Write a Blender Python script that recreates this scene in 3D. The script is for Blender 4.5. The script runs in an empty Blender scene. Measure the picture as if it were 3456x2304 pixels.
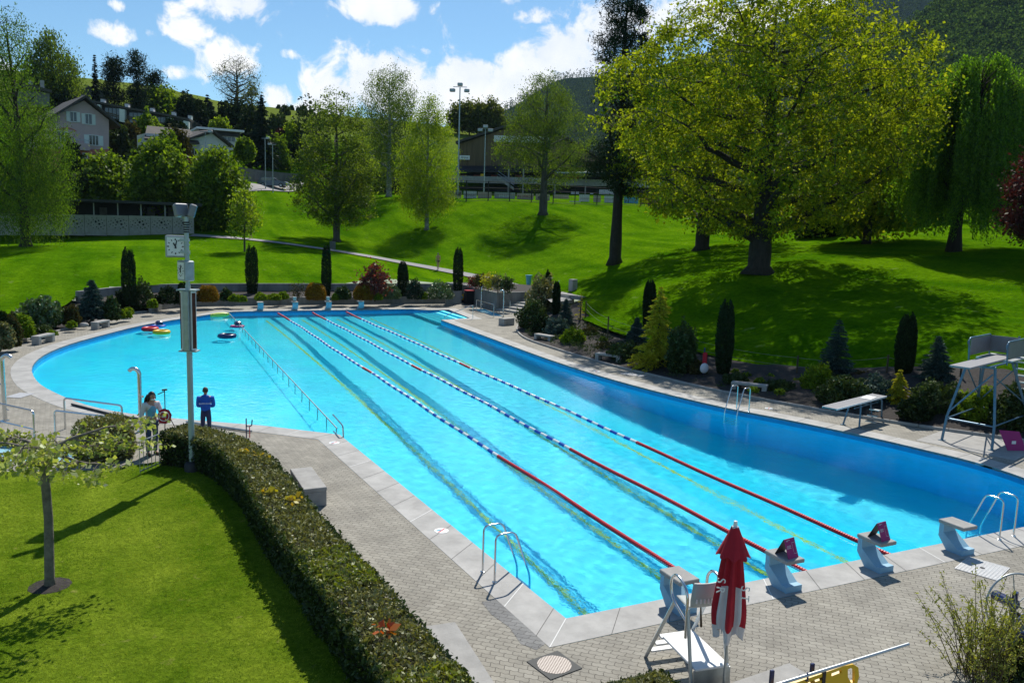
import bpy, bmesh, math, random
import numpy as np
from mathutils import Vector, Matrix, noise
from mathutils.geometry import tessellate_polygon
R = math.radians
random.seed(7); rng = np.random.default_rng(7)
SC = bpy.context.scene; COL = SC.collection
# ---------------------------------------------------------------- camera
PF, PX, PY, PZ, YAW, PIT, ROL = 2764.76, -8.8704, -11.7827, 6.7983, .4428, .1408, .0323
CAM = np.array([PX, PY, PZ])
FW = np.array([math.sin(YAW)*math.cos(PIT), math.cos(YAW)*math.cos(PIT), -math.sin(PIT)])
RI0 = np.array([math.cos(YAW), -math.sin(YAW), 0.]); UP0 = np.cross(RI0, FW)
RI = RI0*math.cos(ROL)+UP0*math.sin(ROL); UPV = -RI0*math.sin(ROL)+UP0*math.cos(ROL)
cd = bpy.data.cameras.new('camera'); cam = bpy.data.objects.new('camera', cd); COL.objects.link(cam)
cd.sensor_width = 36; cd.lens = PF/3456*36; cd.clip_start = .1; cd.clip_end = 6000
cam.matrix_world = Matrix(((RI[0], UPV[0], -FW[0], PX), (RI[1], UPV[1], -FW[1], PY), (RI[2], UPV[2], -FW[2], PZ), (0, 0, 0, 1)))
SC.camera = cam
# ---------------------------------------------------------------- world, sun, exposure
SUN_AZ, SUN_EL = R(35), R(50)
SUND = Vector((math.sin(SUN_AZ)*math.cos(SUN_EL), math.cos(SUN_AZ)*math.cos(SUN_EL), math.sin(SUN_EL)))
SKY_STR = .075
w = bpy.data.worlds.new('World'); SC.world = w; w.use_nodes = True
sl = bpy.data.lights.new('sun', 'SUN'); sl.energy = 5.0; sl.angle = R(.53); sl.color = (1, .95, .86)
so = bpy.data.objects.new('sun', sl); COL.objects.link(so); so.rotation_euler = SUND.to_track_quat('Z', 'Y').to_euler()
so.location = (20, 40, 60); sl.cycles.is_caustics_light = True
SC.view_settings.view_transform = 'Standard'; SC.view_settings.look = 'None'; SC.view_settings.exposure = .2
SC.cycles.use_denoising = True; SC.cycles.max_bounces = 8; SC.cycles.transparent_max_bounces = 8
SC.cycles.sample_clamp_indirect = 4
U1 = 1.4694                      # photograph pixels per measuring pixel

def ray(u, v):
    return FW+RI*((u*U1-1728)/PF)+UPV*((1152-v*U1)/PF)
def at(u, v, D):                 # the point D metres ahead seen at (u, v)
    return Vector(CAM+ray(u, v)*D)
def gr(u, v, z=0.):              # the point at height z seen at (u, v)
    d = ray(u, v); return Vector(CAM+d*((z-PZ)/d[2]))
def dep(p): return float((np.array(p)-CAM)@FW)
def mpp(D): return D*U1/PF       # metres per measuring pixel
def zat(b, v):                   # height above b at which the picture row is v
    lo, hi = -5., 120.
    for _ in range(50):
        m = (lo+hi)/2; q = np.array((b[0], b[1], m))-CAM
        if (1152-PF*(q@UPV)/(q@FW))/U1 > v: lo = m
        else: hi = m
    return lo
def direc(u, v): return Vector(ray(u, v)).normalized()

# sky and clouds: both are functions of the direction only
nt = w.node_tree; N = nt.nodes; Lk = nt.links
bgN = N['Background']
def nd(tree, t, **k):
    n = tree.nodes.new(t)
    for a, b in k.items(): setattr(n, a, b)
    return n
def mth(tree, op, a, b=None, c=None, clamp=False):
    n = nd(tree, 'ShaderNodeMath', operation=op, use_clamp=clamp)
    for i, x in enumerate((a, b, c)):
        if x is None: continue
        if isinstance(x, (int, float)): n.inputs[i].default_value = x
        else: tree.links.new(x, n.inputs[i])
    return n.outputs[0]
sky = nd(nt, 'ShaderNodeTexSky', sky_type='NISHITA', sun_disc=False, sun_elevation=SUN_EL, sun_rotation=SUN_AZ,
         air_density=1.0, dust_density=.35, ozone_density=1.6, altitude=600)
tcw = nd(nt, 'ShaderNodeTexCoord')
nz = nd(nt, 'ShaderNodeTexNoise'); nz.inputs['Scale'].default_value = 20; nz.inputs['Detail'].default_value = 11; nz.inputs['Roughness'].default_value = .62; nz.inputs['Distortion'].default_value = .35
Lk.new(tcw.outputs['Generated'], nz.inputs['Vector'])
nz2 = nd(nt, 'ShaderNodeTexNoise'); nz2.inputs['Scale'].default_value = 5; nz2.inputs['Detail'].default_value = 4
Lk.new(tcw.outputs['Generated'], nz2.inputs['Vector'])
# blobs: (u, v, half width, half height, weight)
BLOBS = [(560, 18, 95, 34, 1), (885, 20, 95, 40, 1), (415, 70, 60, 38, 1), (250, 82, 52, 30, .8), (530, 130, 60, 38, 1), (640, 228, 48, 40, 1),
         (270, 12, 18, 12, .7), (1235, 38, 68, 22, .72), (880, 195, 110, 75, 1.15), (770, 225, 80, 60, 1.1), (985, 235, 110, 60, 1.1), (1090, 190, 85, 75, 1.15),
         (1280, 125, 110, 60, 1.15), (1200, 190, 120, 70, 1.15), (1340, 190, 110, 90, 1.1), (1420, 60, 90, 60, .9), (1560, 30, 200, 80, .8), (1730, 60, 120, 90, .9),
         (665, 126, 24, 12, .6), (975, 122, 20, 14, .5), (60, 200, 60, 40, .9), (400, 165, 40, 18, .6), (1820, 10, 120, 60, .9), (700, 255, 60, 40, .9), (1180, -20, 90, 25, .6),
         (100, -60, 120, 30, .8), (-200, 120, 160, 60, 1), (2700, -100, 300, 120, 1), (420, -90, 200, 50, .8)]
acc = None
for (u, v, a, b, wt) in BLOBS:
    c = direc(u, v); ex = Vector(RI); ey = Vector(UPV)
    rel = nd(nt, 'ShaderNodeVectorMath', operation='SUBTRACT'); rel.inputs[1].default_value = c
    Lk.new(tcw.outputs['Generated'], rel.inputs[0])
    dx = nd(nt, 'ShaderNodeVectorMath', operation='DOT_PRODUCT'); dx.inputs[1].default_value = ex/(a*U1/PF); Lk.new(rel.outputs[0], dx.inputs[0])
    dy = nd(nt, 'ShaderNodeVectorMath', operation='DOT_PRODUCT'); dy.inputs[1].default_value = ey/(b*U1/PF); Lk.new(rel.outputs[0], dy.inputs[0])
    r2 = mth(nt, 'ADD', mth(nt, 'MULTIPLY', dx.outputs['Value'], dx.outputs['Value']), mth(nt, 'MULTIPLY', dy.outputs['Value'], dy.outputs['Value']))
    f = mth(nt, 'MULTIPLY', mth(nt, 'EXPONENT', mth(nt, 'MULTIPLY', r2, -.9)), wt)
    acc = f if acc is None else mth(nt, 'SMOOTH_MAX', acc, f, .12)
acc = mth(nt, 'MINIMUM', acc, 1.25)
dens = mth(nt, 'ADD', acc, mth(nt, 'MULTIPLY', mth(nt, 'SUBTRACT', nz.outputs[0], .5), 2.7))
mr = nd(nt, 'ShaderNodeMapRange', interpolation_type='SMOOTHSTEP'); mr.inputs['From Min'].default_value = .42; mr.inputs['From Max'].default_value = .86
Lk.new(dens, mr.inputs['Value'])
shade = nd(nt, 'ShaderNodeMapRange'); shade.inputs['From Min'].default_value = .38; shade.inputs['From Max'].default_value = .62
Lk.new(mth(nt, 'ADD', mth(nt, 'MULTIPLY', nz2.outputs[0], .6), mth(nt, 'MULTIPLY', nz.outputs[0], .4)), shade.inputs['Value'])
cc = nd(nt, 'ShaderNodeMix', data_type='RGBA'); cc.inputs['A'].default_value = (9.6, 10.6, 12.2, 1); cc.inputs['B'].default_value = (13.2, 13.3, 13.4, 1)
Lk.new(shade.outputs[0], cc.inputs['Factor'])
tint = nd(nt, 'ShaderNodeMix', data_type='RGBA', blend_type='MULTIPLY'); tint.inputs['Factor'].default_value = 1
tint.inputs['B'].default_value = (.98, 1.30, 1.42, 1); Lk.new(sky.outputs[0], tint.inputs['A'])
mx = nd(nt, 'ShaderNodeMix', data_type='RGBA')
Lk.new(mr.outputs[0], mx.inputs['Factor']); Lk.new(tint.outputs['Result'], mx.inputs['A']); Lk.new(cc.outputs['Result'], mx.inputs['B'])
Lk.new(mx.outputs['Result'], bgN.inputs['Color']); bgN.inputs['Strength'].default_value = SKY_STR
w.cycles.sampling_method = 'MANUAL'; w.cycles.sample_map_resolution = 512

# ---------------------------------------------------------------- materials
def mat(name, col, rough=.6, metal=0., var=0., vscale=3., bump=0., bscale=20., spec=.4, col2=None, streak=None):
    m = bpy.data.materials.new(name); m.use_nodes = True; t = m.node_tree; P = t.nodes['Principled BSDF']
    P.inputs['Base Color'].default_value = (*col, 1); P.inputs['Roughness'].default_value = rough
    P.inputs['Metallic'].default_value = metal; P.inputs['Specular IOR Level'].default_value = spec
    if var or bump:
        tc = nd(t, 'ShaderNodeTexCoord'); src = tc.outputs['Object']
        if streak:
            mp = nd(t, 'ShaderNodeMapping'); mp.inputs['Scale'].default_value = streak; t.links.new(src, mp.inputs[0]); src = mp.outputs[0]
        n = nd(t, 'ShaderNodeTexNoise'); n.inputs['Scale'].default_value = vscale; n.inputs['Detail'].default_value = 6; n.inputs['Roughness'].default_value = .65
        t.links.new(src, n.inputs[0])
        if var:
            c2 = col2 or tuple(c*(1-var) for c in col)
            ra = nd(t, 'ShaderNodeValToRGB'); ra.color_ramp.elements[0].position = .35; ra.color_ramp.elements[1].position = .65
            ra.color_ramp.elements[0].color = (*c2, 1); ra.color_ramp.elements[1].color = (*col, 1)
            t.links.new(n.outputs[0], ra.inputs[0]); t.links.new(ra.outputs[0], P.inputs['Base Color'])
        if bump:
            n2 = nd(t, 'ShaderNodeTexNoise'); n2.inputs['Scale'].default_value = bscale; n2.inputs['Detail'].default_value = 5
            t.links.new(src, n2.inputs[0]); b = nd(t, 'ShaderNodeBump'); b.inputs['Strength'].default_value = bump; b.inputs['Distance'].default_value = .02
            t.links.new(n2.outputs[0], b.inputs['Height']); t.links.new(b.outputs[0], P.inputs['Normal'])
    return m
def leafmat(name, c1, c2, trans=.5, gloss=.12, c3=None):
    m = bpy.data.materials.new(name); m.use_nodes = True; t = m.node_tree; t.nodes.clear()
    o = nd(t, 'ShaderNodeOutputMaterial'); g = nd(t, 'ShaderNodeNewGeometry')
    ra = nd(t, 'ShaderNodeValToRGB'); e = ra.color_ramp.elements
    e[0].color = (*c1, 1); e[1].color = (*c2, 1); e[0].position = .1; e[1].position = .9
    if c3: x = e.new(.97); x.color = (*c3, 1)
    t.links.new(g.outputs['Random Per Island'], ra.inputs[0])
    d = nd(t, 'ShaderNodeBsdfDiffuse'); tr = nd(t, 'ShaderNodeBsdfTranslucent'); gl = nd(t, 'ShaderNodeBsdfGlossy'); gl.inputs['Roughness'].default_value = .42
    t.links.new(ra.outputs[0], d.inputs[0])
    tc = nd(t, 'ShaderNodeMix', data_type='RGBA', blend_type='MULTIPLY'); tc.inputs['Factor'].default_value = 1; tc.inputs['B'].default_value = (1.25, 1.25, .55, 1)
    t.links.new(ra.outputs[0], tc.inputs['A']); t.links.new(tc.outputs['Result'], tr.inputs[0])
    m1 = nd(t, 'ShaderNodeMixShader'); m1.inputs[0].default_value = trans; t.links.new(d.outputs[0], m1.inputs[1]); t.links.new(tr.outputs[0], m1.inputs[2])
    m2 = nd(t, 'ShaderNodeMixShader'); m2.inputs[0].default_value = gloss*.22; gl.inputs['Roughness'].default_value = .5; gl.inputs['Color'].default_value = (.8, .85, .75, 1)
    t.links.new(m1.outputs[0], m2.inputs[1]); t.links.new(gl.outputs[0], m2.inputs[2])
    t.links.new(m2.outputs[0], o.inputs[0]); return m
M = {}
M['concrete'] = mat('concrete', (.37, .36, .34), .85, var=.25, vscale=2.5, bump=.25, bscale=40)
M['concrete_wall'] = mat('concrete_wall', (.27, .265, .25), .85, var=.4, vscale=1.6, bump=.25, bscale=30, streak=(1, 1, .25))
M['concrete_dark'] = mat('concrete_dark', (.17, .17, .165), .85, var=.35, vscale=2, bump=.2)
M['steel'] = mat('steel', (.62, .63, .64), .22, 1)
M['galv'] = mat('galv', (.42, .46, .47), .45, .7, var=.25, vscale=6)
M['pole'] = mat('pole', (.40, .47, .47), .45, .25, var=.12, vscale=3)
M['rope'] = mat('rope', (.22, .21, .18), .9)
M['panelgrey'] = mat('panelgrey', (.22, .225, .235), .5, .2, var=.12, vscale=4)
M['bark_pale'] = mat('bark_pale', (.22, .19, .15), .9, var=.5, vscale=8, bump=.5, bscale=20)
M['bluesteel'] = mat('bluesteel', (.10, .19, .27), .4, .35, var=.15, vscale=5)
M['white'] = mat('white', (.78, .79, .78), .5, var=.06)
M['white_plastic'] = mat('white_plastic', (.8, .8, .79), .35, var=.05)
M['black'] = mat('black', (.012, .012, .014), .5)
M['dark'] = mat('dark', (.03, .03, .034), .6, var=.3)
M['red'] = mat('red', (.55, .012, .02), .4)
M['redcloth'] = mat('redcloth', (.42, .01, .025), .8, var=.2, vscale=4)
M['whitecloth'] = mat('whitecloth', (.62, .6, .62), .8, var=.12, vscale=4)
M['magenta'] = mat('magenta', (.30, .008, .13), .5)
M['blockblue'] = mat('blockblue', (.26, .47, .62), .6, var=.12, vscale=4, bump=.15)
M['blue'] = mat('blue', (.01, .09, .48), .4)
M['navy'] = mat('navy', (.008, .02, .09), .45)
M['yellow'] = mat('yellow', (.72, .43, .01), .4, var=.1)
M['bark'] = mat('bark', (.045, .036, .028), .9, var=.5, vscale=6, bump=.9, bscale=14, streak=(1, 1, .3))
M['bark_grey'] = mat('bark_grey', (.10, .09, .075), .9, var=.5, vscale=5, bump=.6, bscale=18, streak=(1, 1, .3))
M['birch'] = mat('birch', (.5, .49, .46), .8, var=1, col2=(.04, .035, .03), vscale=4, bump=.4, streak=(.6, .6, 2.2))
M['soil'] = mat('soil', (.016, .013, .011), .95, var=.7, vscale=11, bump=1, bscale=16, col2=(.045, .037, .033))
M['asphalt'] = mat('asphalt', (.22, .22, .22), .9, var=.15, vscale=2)
M['pathmat'] = mat('pathmat', (.30, .29, .28), .9, var=.15, vscale=4)
M['skin'] = mat('skin', (.42, .23, .16), .55)
M['hair_dark'] = mat('hair_dark', (.012, .009, .008), .45)
M['hair_brown'] = mat('hair_brown', (.04, .025, .016), .6)
M['hoodie'] = mat('hoodie', (.012, .10, .50), .8, var=.15, vscale=8)
M['denim'] = mat('denim', (.03, .06, .14), .85, var=.3, vscale=10)
M['wood'] = mat('wood', (.11, .075, .04), .8, var=.5, vscale=4, streak=(1, 1, .15), bump=.2)
M['timber'] = mat('timber', (.17, .12, .065), .8, var=.5, vscale=1.6, streak=(2.5, 2.5, .12), bump=.2)
M['roof'] = mat('roof', (.075, .066, .06), .8, var=.4, vscale=2, bump=.4, bscale=8)
M['glass'] = mat('glass', (.03, .035, .045), .06, spec=.8)
M['pinkwall'] = mat('pinkwall', (.52, .38, .38), .9, var=.1, vscale=1)
M['salmon'] = mat('salmon', (.50, .17, .14), .9, var=.1, vscale=1)
M['whitewall'] = mat('whitewall', (.66, .66, .66), .9, var=.1, vscale=1)
M['shutter'] = mat('shutter', (.62, .66, .64), .6)
M['rust'] = mat('rust', (.12, .035, .018), .8, var=.5, vscale=6)
M['alu'] = mat('alu', (.50, .53, .54), .35, .6, var=.1, vscale=5)
M['boardgrey'] = mat('boardgrey', (.27, .27, .28), .8, var=.1, vscale=12)
M['tile'] = mat('tile', (.12, .42, .58), .3, var=.2, vscale=9)
M['carpaint'] = mat('carpaint', (.14, .17, .21), .3, .5)
M['rubber'] = mat('rubber', (.015, .015, .015), .8)
M['banner'] = mat('banner', (.62, .62, .62), .7, var=.08)
M['banner_tan'] = mat('banner_tan', (.5, .4, .33), .7, var=.1)
M['textdark'] = mat('textdark', (.12, .11, .12), .7)
M['textblue'] = mat('textblue', (.03, .05, .12), .6)
M['textred'] = mat('textred', (.30, .07, .05), .7)

# ---------------------------------------------------------------- mesh helpers
def link(o, parent=None):
    COL.objects.link(o)
    if parent is not None: o.parent = parent
    return o
def org(o):
    v = Vector((0, 0, 0))
    while o is not None: v += o.location; o = o.parent
    return v
def tag(o, label=None, cat=None, group=None, kind=None):
    if label: o['label'] = label
    if cat: o['category'] = cat
    if group: o['group'] = group
    if kind: o['kind'] = kind
    return o
def thing(name, label, cat, loc, group=None, rz=0.):
    o = bpy.data.objects.new(name, None); o.empty_display_size = .2; o.location = loc; o.rotation_euler = (0, 0, rz)
    link(o); return tag(o, label, cat, group)
class MB:
    def __init__(s): s.v = []; s.f = []; s.mi = []; s.uv = None; s.cur = 0
    def add(s, v, f):
        b = len(s.v); s.v += [tuple(x) for x in v]; s.f += [tuple(i+b for i in q) for q in f]; s.mi += [s.cur]*len(f); return s
    def box(s, c, d, rz=0., bev=0.):
        x, y, z = d[0]/2, d[1]/2, d[2]/2; b = min(bev, x*.9, y*.9, z*.9)
        ca, sa = math.cos(rz), math.sin(rz)
        def P(a, e, h): return (c[0]+a*ca-e*sa, c[1]+a*sa+e*ca, c[2]+h)
        if b <= 0:
            v = [P(i*x, j*y, k*z) for k in (-1, 1) for j in (-1, 1) for i in (-1, 1)]
            return s.add(v, [(0, 2, 3, 1), (4, 5, 7, 6), (0, 1, 5, 4), (2, 6, 7, 3), (0, 4, 6, 2), (1, 3, 7, 5)])
        rings = []
        for (h, ins) in ((-z, b), (-z+b, 0), (z-b, 0), (z, b)):
            X, Y = x-ins, y-ins; q = b*.7 if ins == 0 else b*.4
            rings.append([P(*p, h) for p in ((-X+q, -Y), (X-q, -Y), (X, -Y+q), (X, Y-q), (X-q, Y), (-X+q, Y), (-X, Y-q), (-X, -Y+q))])
        v = [p for r in rings for p in r]; f = [tuple(range(7, -1, -1)), tuple(range(24, 32))]
        for r in range(3):
            for i in range(8): f.append((r*8+i, r*8+(i+1) % 8, r*8+8+(i+1) % 8, r*8+8+i))
        return s.add(v, f)
    def tube(s, pts, rad, n=8, cap=True):
        pts = [Vector(p) for p in pts]; m = len(pts)
        rr = rad if hasattr(rad, '__len__') else [rad]*m
        v = []; f = []; ref = None
        for i, p in enumerate(pts):
            t = (pts[min(i+1, m-1)]-pts[max(i-1, 0)])
            t = t.normalized() if t.length > 1e-9 else Vector((0, 0, 1))
            if ref is None: ref = Vector((1, 0, 0)) if abs(t.x) < .8 else Vector((0, 1, 0))
            a = (ref-t*ref.dot(t)); a = a.normalized() if a.length > 1e-6 else t.orthogonal().normalized()
            ref = a; b = t.cross(a)
            for k in range(n):
                g = 2*math.pi*k/n; v.append(p+(a*math.cos(g)+b*math.sin(g))*rr[i])
        for i in range(m-1):
            for k in range(n): f.append((i*n+k, i*n+(k+1) % n, (i+1)*n+(k+1) % n, (i+1)*n+k))
        if cap: f += [tuple(range(n-1, -1, -1)), tuple(range((m-1)*n, m*n))]
        return s.add(v, f)
    def lathe(s, c, prof, n=16, cap=True):
        v = []; f = []
        for (r, z) in prof:
            for k in range(n): g = 2*math.pi*k/n; v.append((c[0]+r*math.cos(g), c[1]+r*math.sin(g), c[2]+z))
        for i in range(len(prof)-1):
            for k in range(n): f.append((i*n+k, i*n+(k+1) % n, (i+1)*n+(k+1) % n, (i+1)*n+k))
        if cap: f += [tuple(range(n-1, -1, -1)), tuple(range((len(prof)-1)*n, len(prof)*n))]
        return s.add(v, f)
    def prism(s, pts, ext):      # planar outline pts (3D) swept by the vector ext
        n = len(pts); e = Vector(ext); v = [Vector(p) for p in pts]+[Vector(p)+e for p in pts]
        return s.add(v, [tuple(range(n-1, -1, -1)), tuple(range(n, 2*n))]+[(i, (i+1) % n, n+(i+1) % n, n+i) for i in range(n)])
    def torus(s, c, Rr, r, n=28, m=12, sz=1., axis=None):
        v = []; f = []; q = Vector((0, 0, 1)).rotation_difference(Vector(axis)) if axis is not None else None
        for i in range(n):
            a = 2*math.pi*i/n
            for j in range(m):
                b = 2*math.pi*j/m; p = Vector(((Rr+r*math.cos(b))*math.cos(a), (Rr+r*math.cos(b))*math.sin(a), r*math.sin(b)*sz))
                if q: p = q @ p
                v.append(p+Vector(c))
        for i in range(n):
            for j in range(m): f.append((i*m+j, ((i+1) % n)*m+j, ((i+1) % n)*m+(j+1) % m, i*m+(j+1) % m))
        return s.add(v, f)
    def ell(s, c, d, n=14, m=10):
        prof = [(math.sin(math.pi*i/m), -math.cos(math.pi*i/m)) for i in range(m+1)]
        v = []; f = []
        for (r, z) in prof:
            for k in range(n): g = 2*math.pi*k/n; v.append((c[0]+d[0]*r*math.cos(g), c[1]+d[1]*r*math.sin(g), c[2]+d[2]*z))
        for i in range(m):
            for k in range(n): f.append((i*n+k, i*n+(k+1) % n, (i+1)*n+(k+1) % n, (i+1)*n+k))
        return s.add(v, f)
    def poly(s, loops, z):       # flat tessellated polygon with holes, z a number or a function
        L3 = [[Vector((p[0], p[1], 0)) for p in l] for l in loops]; flat = [p for l in L3 for p in l]
        tris = tessellate_polygon(L3); fz = z if callable(z) else (lambda x, y: z)
        v = [(p.x, p.y, fz(p.x, p.y)) for p in flat]; f = []
        for t in tris:
            a, b, c = (flat[i] for i in t)
            f.append(tuple(t) if (b-a).cross(c-a).z > 0 else tuple(reversed(t)))
        s.keep = 1; return s.add(v, f)
    def build(s, name, m, parent=None, world=False, smooth=False, base=None):
        me = bpy.data.meshes.new(name); v = s.v; o = bpy.data.objects.new(name, me)
        off = org(parent) if (world and parent is not None) else Vector(base) if base is not None else None
        if off is not None: v = [(x[0]-off[0], x[1]-off[1], x[2]-off[2]) for x in v]
        if base is not None and parent is None: o.location = base
        me.from_pydata(v, [], s.f); me.update()
        for mm in (m if isinstance(m, (list, tuple)) else [m]): me.materials.append(mm)
        if any(s.mi): me.polygons.foreach_set('material_index', s.mi)
        if smooth:
            me.polygons.foreach_set('use_smooth', [True]*len(me.polygons))
            if smooth != 'all': me.set_sharp_from_angle(angle=R(40))
        bm = bmesh.new(); bm.from_mesh(me); bmesh.ops.recalc_face_normals(bm, faces=bm.faces[:]) if s.uv is None and not getattr(s, 'keep', 0) else None
        bm.to_mesh(me); bm.free()
        return link(o, parent)
def arc(p0, p1, p2, n=5):        # rounded corner between p0-p1-p2 as a quadratic curve
    p0, p1, p2 = Vector(p0), Vector(p1), Vector(p2)
    return [p0.lerp(p1, t).lerp(p1.lerp(p2, t), t) for t in (i/n for i in range(n+1))]
def rounded(pts, r=.12, n=4):
    pts = [Vector(p) for p in pts]; out = [pts[0]]
    for i in range(1, len(pts)-1):
        a = pts[i]+(pts[i-1]-pts[i]).normalized()*min(r, (pts[i-1]-pts[i]).length*.45)
        b = pts[i]+(pts[i+1]-pts[i]).normalized()*min(r, (pts[i+1]-pts[i]).length*.45)
        out += arc(a, pts[i], b, n)
    return out+[pts[-1]]
def quads(name, P0, A, B, m, parent=None, base=None, tri=False):
    """many loose leaf faces at once: centre P0, half axes A and B (numpy n x 3)"""
    n = len(P0); V = np.empty((n, 4, 3), np.float32)
    V[:, 0] = P0-A; V[:, 1] = P0+B*.9-A*.1; V[:, 2] = P0+A; V[:, 3] = P0-B*.9-A*.1
    off = np.array(org(parent)) if parent is not None else np.array(base if base is not None else (0, 0, 0))
    V -= off.astype(np.float32)
    me = bpy.data.meshes.new(name); me.vertices.add(n*4); me.vertices.foreach_set('co', V.ravel())
    me.loops.add(n*4); me.loops.foreach_set('vertex_index', np.arange(n*4, dtype=np.int32))
    me.polygons.add(n); me.polygons.foreach_set('loop_start', np.arange(0, n*4, 4, dtype=np.int32))
    me.update(calc_edges=True); me.validate(); me.materials.append(m)
    o = bpy.data.objects.new(name, me)
    if parent is None and base is not None: o.location = base
    return link(o, parent)
def unit(a): return a/np.maximum(np.linalg.norm(a, axis=1, keepdims=True), 1e-6)
def rvec(n): return unit(rng.normal(size=(n, 3)))
def leafq(name, P0, size, m, parent=None, base=None, aspect=.6, up=0., out=None, outw=0., sv=.5):
    n = len(P0); A = rvec(n); A[:, 2] += up
    if out is not None: A += out*outw
    A = unit(A); B = unit(np.cross(A, rvec(n))); s = size*(1+sv*rng.normal(size=(n, 1)))
    s = np.clip(s, size*.35, size*2.2)
    return quads(name, P0, A*s, B*s*aspect, m, parent, base)
def text(name, body, size, loc, xdir, updir, m, parent=None, align='CENTER', mirror=False, extrude=.004):
    cu = bpy.data.curves.new(name, 'FONT'); cu.body = body; cu.size = size; cu.extrude = extrude; cu.align_x = align; cu.align_y = 'CENTER'
    tmp = bpy.data.objects.new(name, cu); COL.objects.link(tmp)
    me = bpy.data.meshes.new_from_object(tmp.evaluated_get(bpy.context.evaluated_depsgraph_get())); COL.objects.unlink(tmp); bpy.data.objects.remove(tmp)
    x = Vector(xdir).normalized(); y = Vector(updir).normalized(); z = x.cross(y)
    if mirror: x = -x
    off = Vector(loc)-(org(parent) if parent is not None else Vector())
    for vv in me.vertices: vv.co = off+x*vv.co.x+y*vv.co.y+z*vv.co.z
    me.materials.clear(); me.materials.append(m)
    o = bpy.data.objects.new(name, me); return link(o, parent)
def copy_tree(o, parent=None):
    c = o.copy(); COL.objects.link(c); c.parent = parent
    for ch in list(o.children): copy_tree(ch, c)
    return c
def ss(a, b, x): t = min(1, max(0, (x-a)/(b-a))); return t*t*(3-2*t)
# ================================================================ GROUND
def cr(pts, n=6, closed=False):          # Catmull-Rom through 2D points
    P = [Vector((p[0], p[1])) for p in pts]; out = []; m = len(P)
    for i in range(m if closed else m-1):
        a, b, c, d = (P[(i+k) % m] if closed else P[min(max(i+k, 0), m-1)] for k in (-1, 0, 1, 2))
        for j in range(n):
            t = j/n; out.append(.5*((2*b)+(c-a)*t+(2*a-5*b+4*c-d)*t*t+(3*b-a-3*c+d)*t**3))
    if not closed: out.append(P[-1])
    return [(p.x, p.y) for p in out]
def offset(pl, d):                        # offset a closed counter-clockwise outline outwards by d
    n = len(pl); out = []
    for i in range(n):
        a, b, c = Vector(pl[i-1]), Vector(pl[i]), Vector(pl[(i+1) % n])
        t1 = (b-a).normalized(); t2 = (c-b).normalized(); n1 = Vector((t1.y, -t1.x)); n2 = Vector((t2.y, -t2.x))
        k = n1+n2; k = k/max(.4, k.dot(n1)) if k.length > .01 else n1
        out.append((b.x+k.x*d, b.y+k.y*d))
    return out
def inside(p, pl):
    x, y = p; r = False; j = len(pl)-1
    for i in range(len(pl)):
        if (pl[i][1] > y) != (pl[j][1] > y) and x < (pl[j][0]-pl[i][0])*(y-pl[i][1])/(pl[j][1]-pl[i][1])+pl[i][0]: r = not r
        j = i
    return r
# pool outline, counter-clockwise from the near left corner
RIGHT = cr([(11.0, .02), (12.7, .35), (13.9, 1.15), (14.6, 2.6), (14.75, 4.3), (14.5, 5.8), (14.05, 7.8), (13.1, 10.75), (12.2, 13.1), (11.42, 16.6), (10.95, 20.5), (10.8, 25.6), (10.95, 31.5), (11.1, 37), (11.25, 42.5)], 3)
ALC = [(13.75, 43.2), (14.3, 49.0), (12.6, 48.9)]
FARL = cr([(11.6, 49.7), (11.0, 49.9), (5, 49.9), (-1.6, 49.9), (-3.2, 48.8), (-4.7, 47.1), (-6.1, 45.5), (-8.2, 42.7), (-10.05, 39.1), (-11.6, 35.7), (-12.5, 32.3), (-12.7, 29.0), (-12.25, 25.6), (-11.5, 23.1), (-10.3, 20.4), (-8.87, 18.5), (-6.9, 16.9), (-4.94, 15.5)], 3)
POOL = [(-2.06, 0.)]+RIGHT+ALC+FARL+[(-2.84, 13.56)]
COPE = offset(POOL, .78)
SITE_BACK = [(-11.9, 51.2), (-9.2, 55.0), (-6.0, 57.4), (0, 57.9), (8, 57.7), (18.1, 57.2)]
CURB_L = [(-18.5, 27), (-16.2, 31.4), (-14.58, 34.9), (-13.69, 37.3), (-12.13, 41.6), (-10.43, 46.0), (-8.9, 49.2), (-7.6, 50.2)]
BACK_L = [(-25, 27), (-20.2, 31.5), (-17.4, 35.5), (-16.3, 38.6), (-14.8, 43.2), (-13.3, 47.6), (-12.4, 50.2), (-11.9, 51.2)]
CURB_R = [(17.5, 42.6), (16.0, 39.6), (14.2, 36.2), (12.95, 32.4), (12.75, 28.6), (12.85, 23.4), (13.3, 20), (13.8, 16.6), (14.4, 14.4), (15.4, 11.7), (16.7, 8.9), (18.3, 6.3), (20.2, 3.6), (22.5, 0), (26, -8)]
BACK_R = [(22.5, 42.9), (20.5, 38.5), (18.4, 35.2), (17.4, 31.8), (17.1, 28.4), (17.1, 24), (17.5, 20.6), (18.2, 17.8), (19.0, 16), (19.9, 13.7), (21.3, 10.5), (23.0, 8.2), (25, 5.6), (27, 2), (31, -8)]
STAIR_TOP = (24.5, 47.5)
SITE = [(-60, -30), (31, -30)]+BACK_R[::-1]+[(23.3, 43.6), (24.6, 48.2), (21.2, 50.0), (18.1, 50.0)]+SITE_BACK[::-1]+BACK_L[::-1]+[(-60, 27)]
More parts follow.
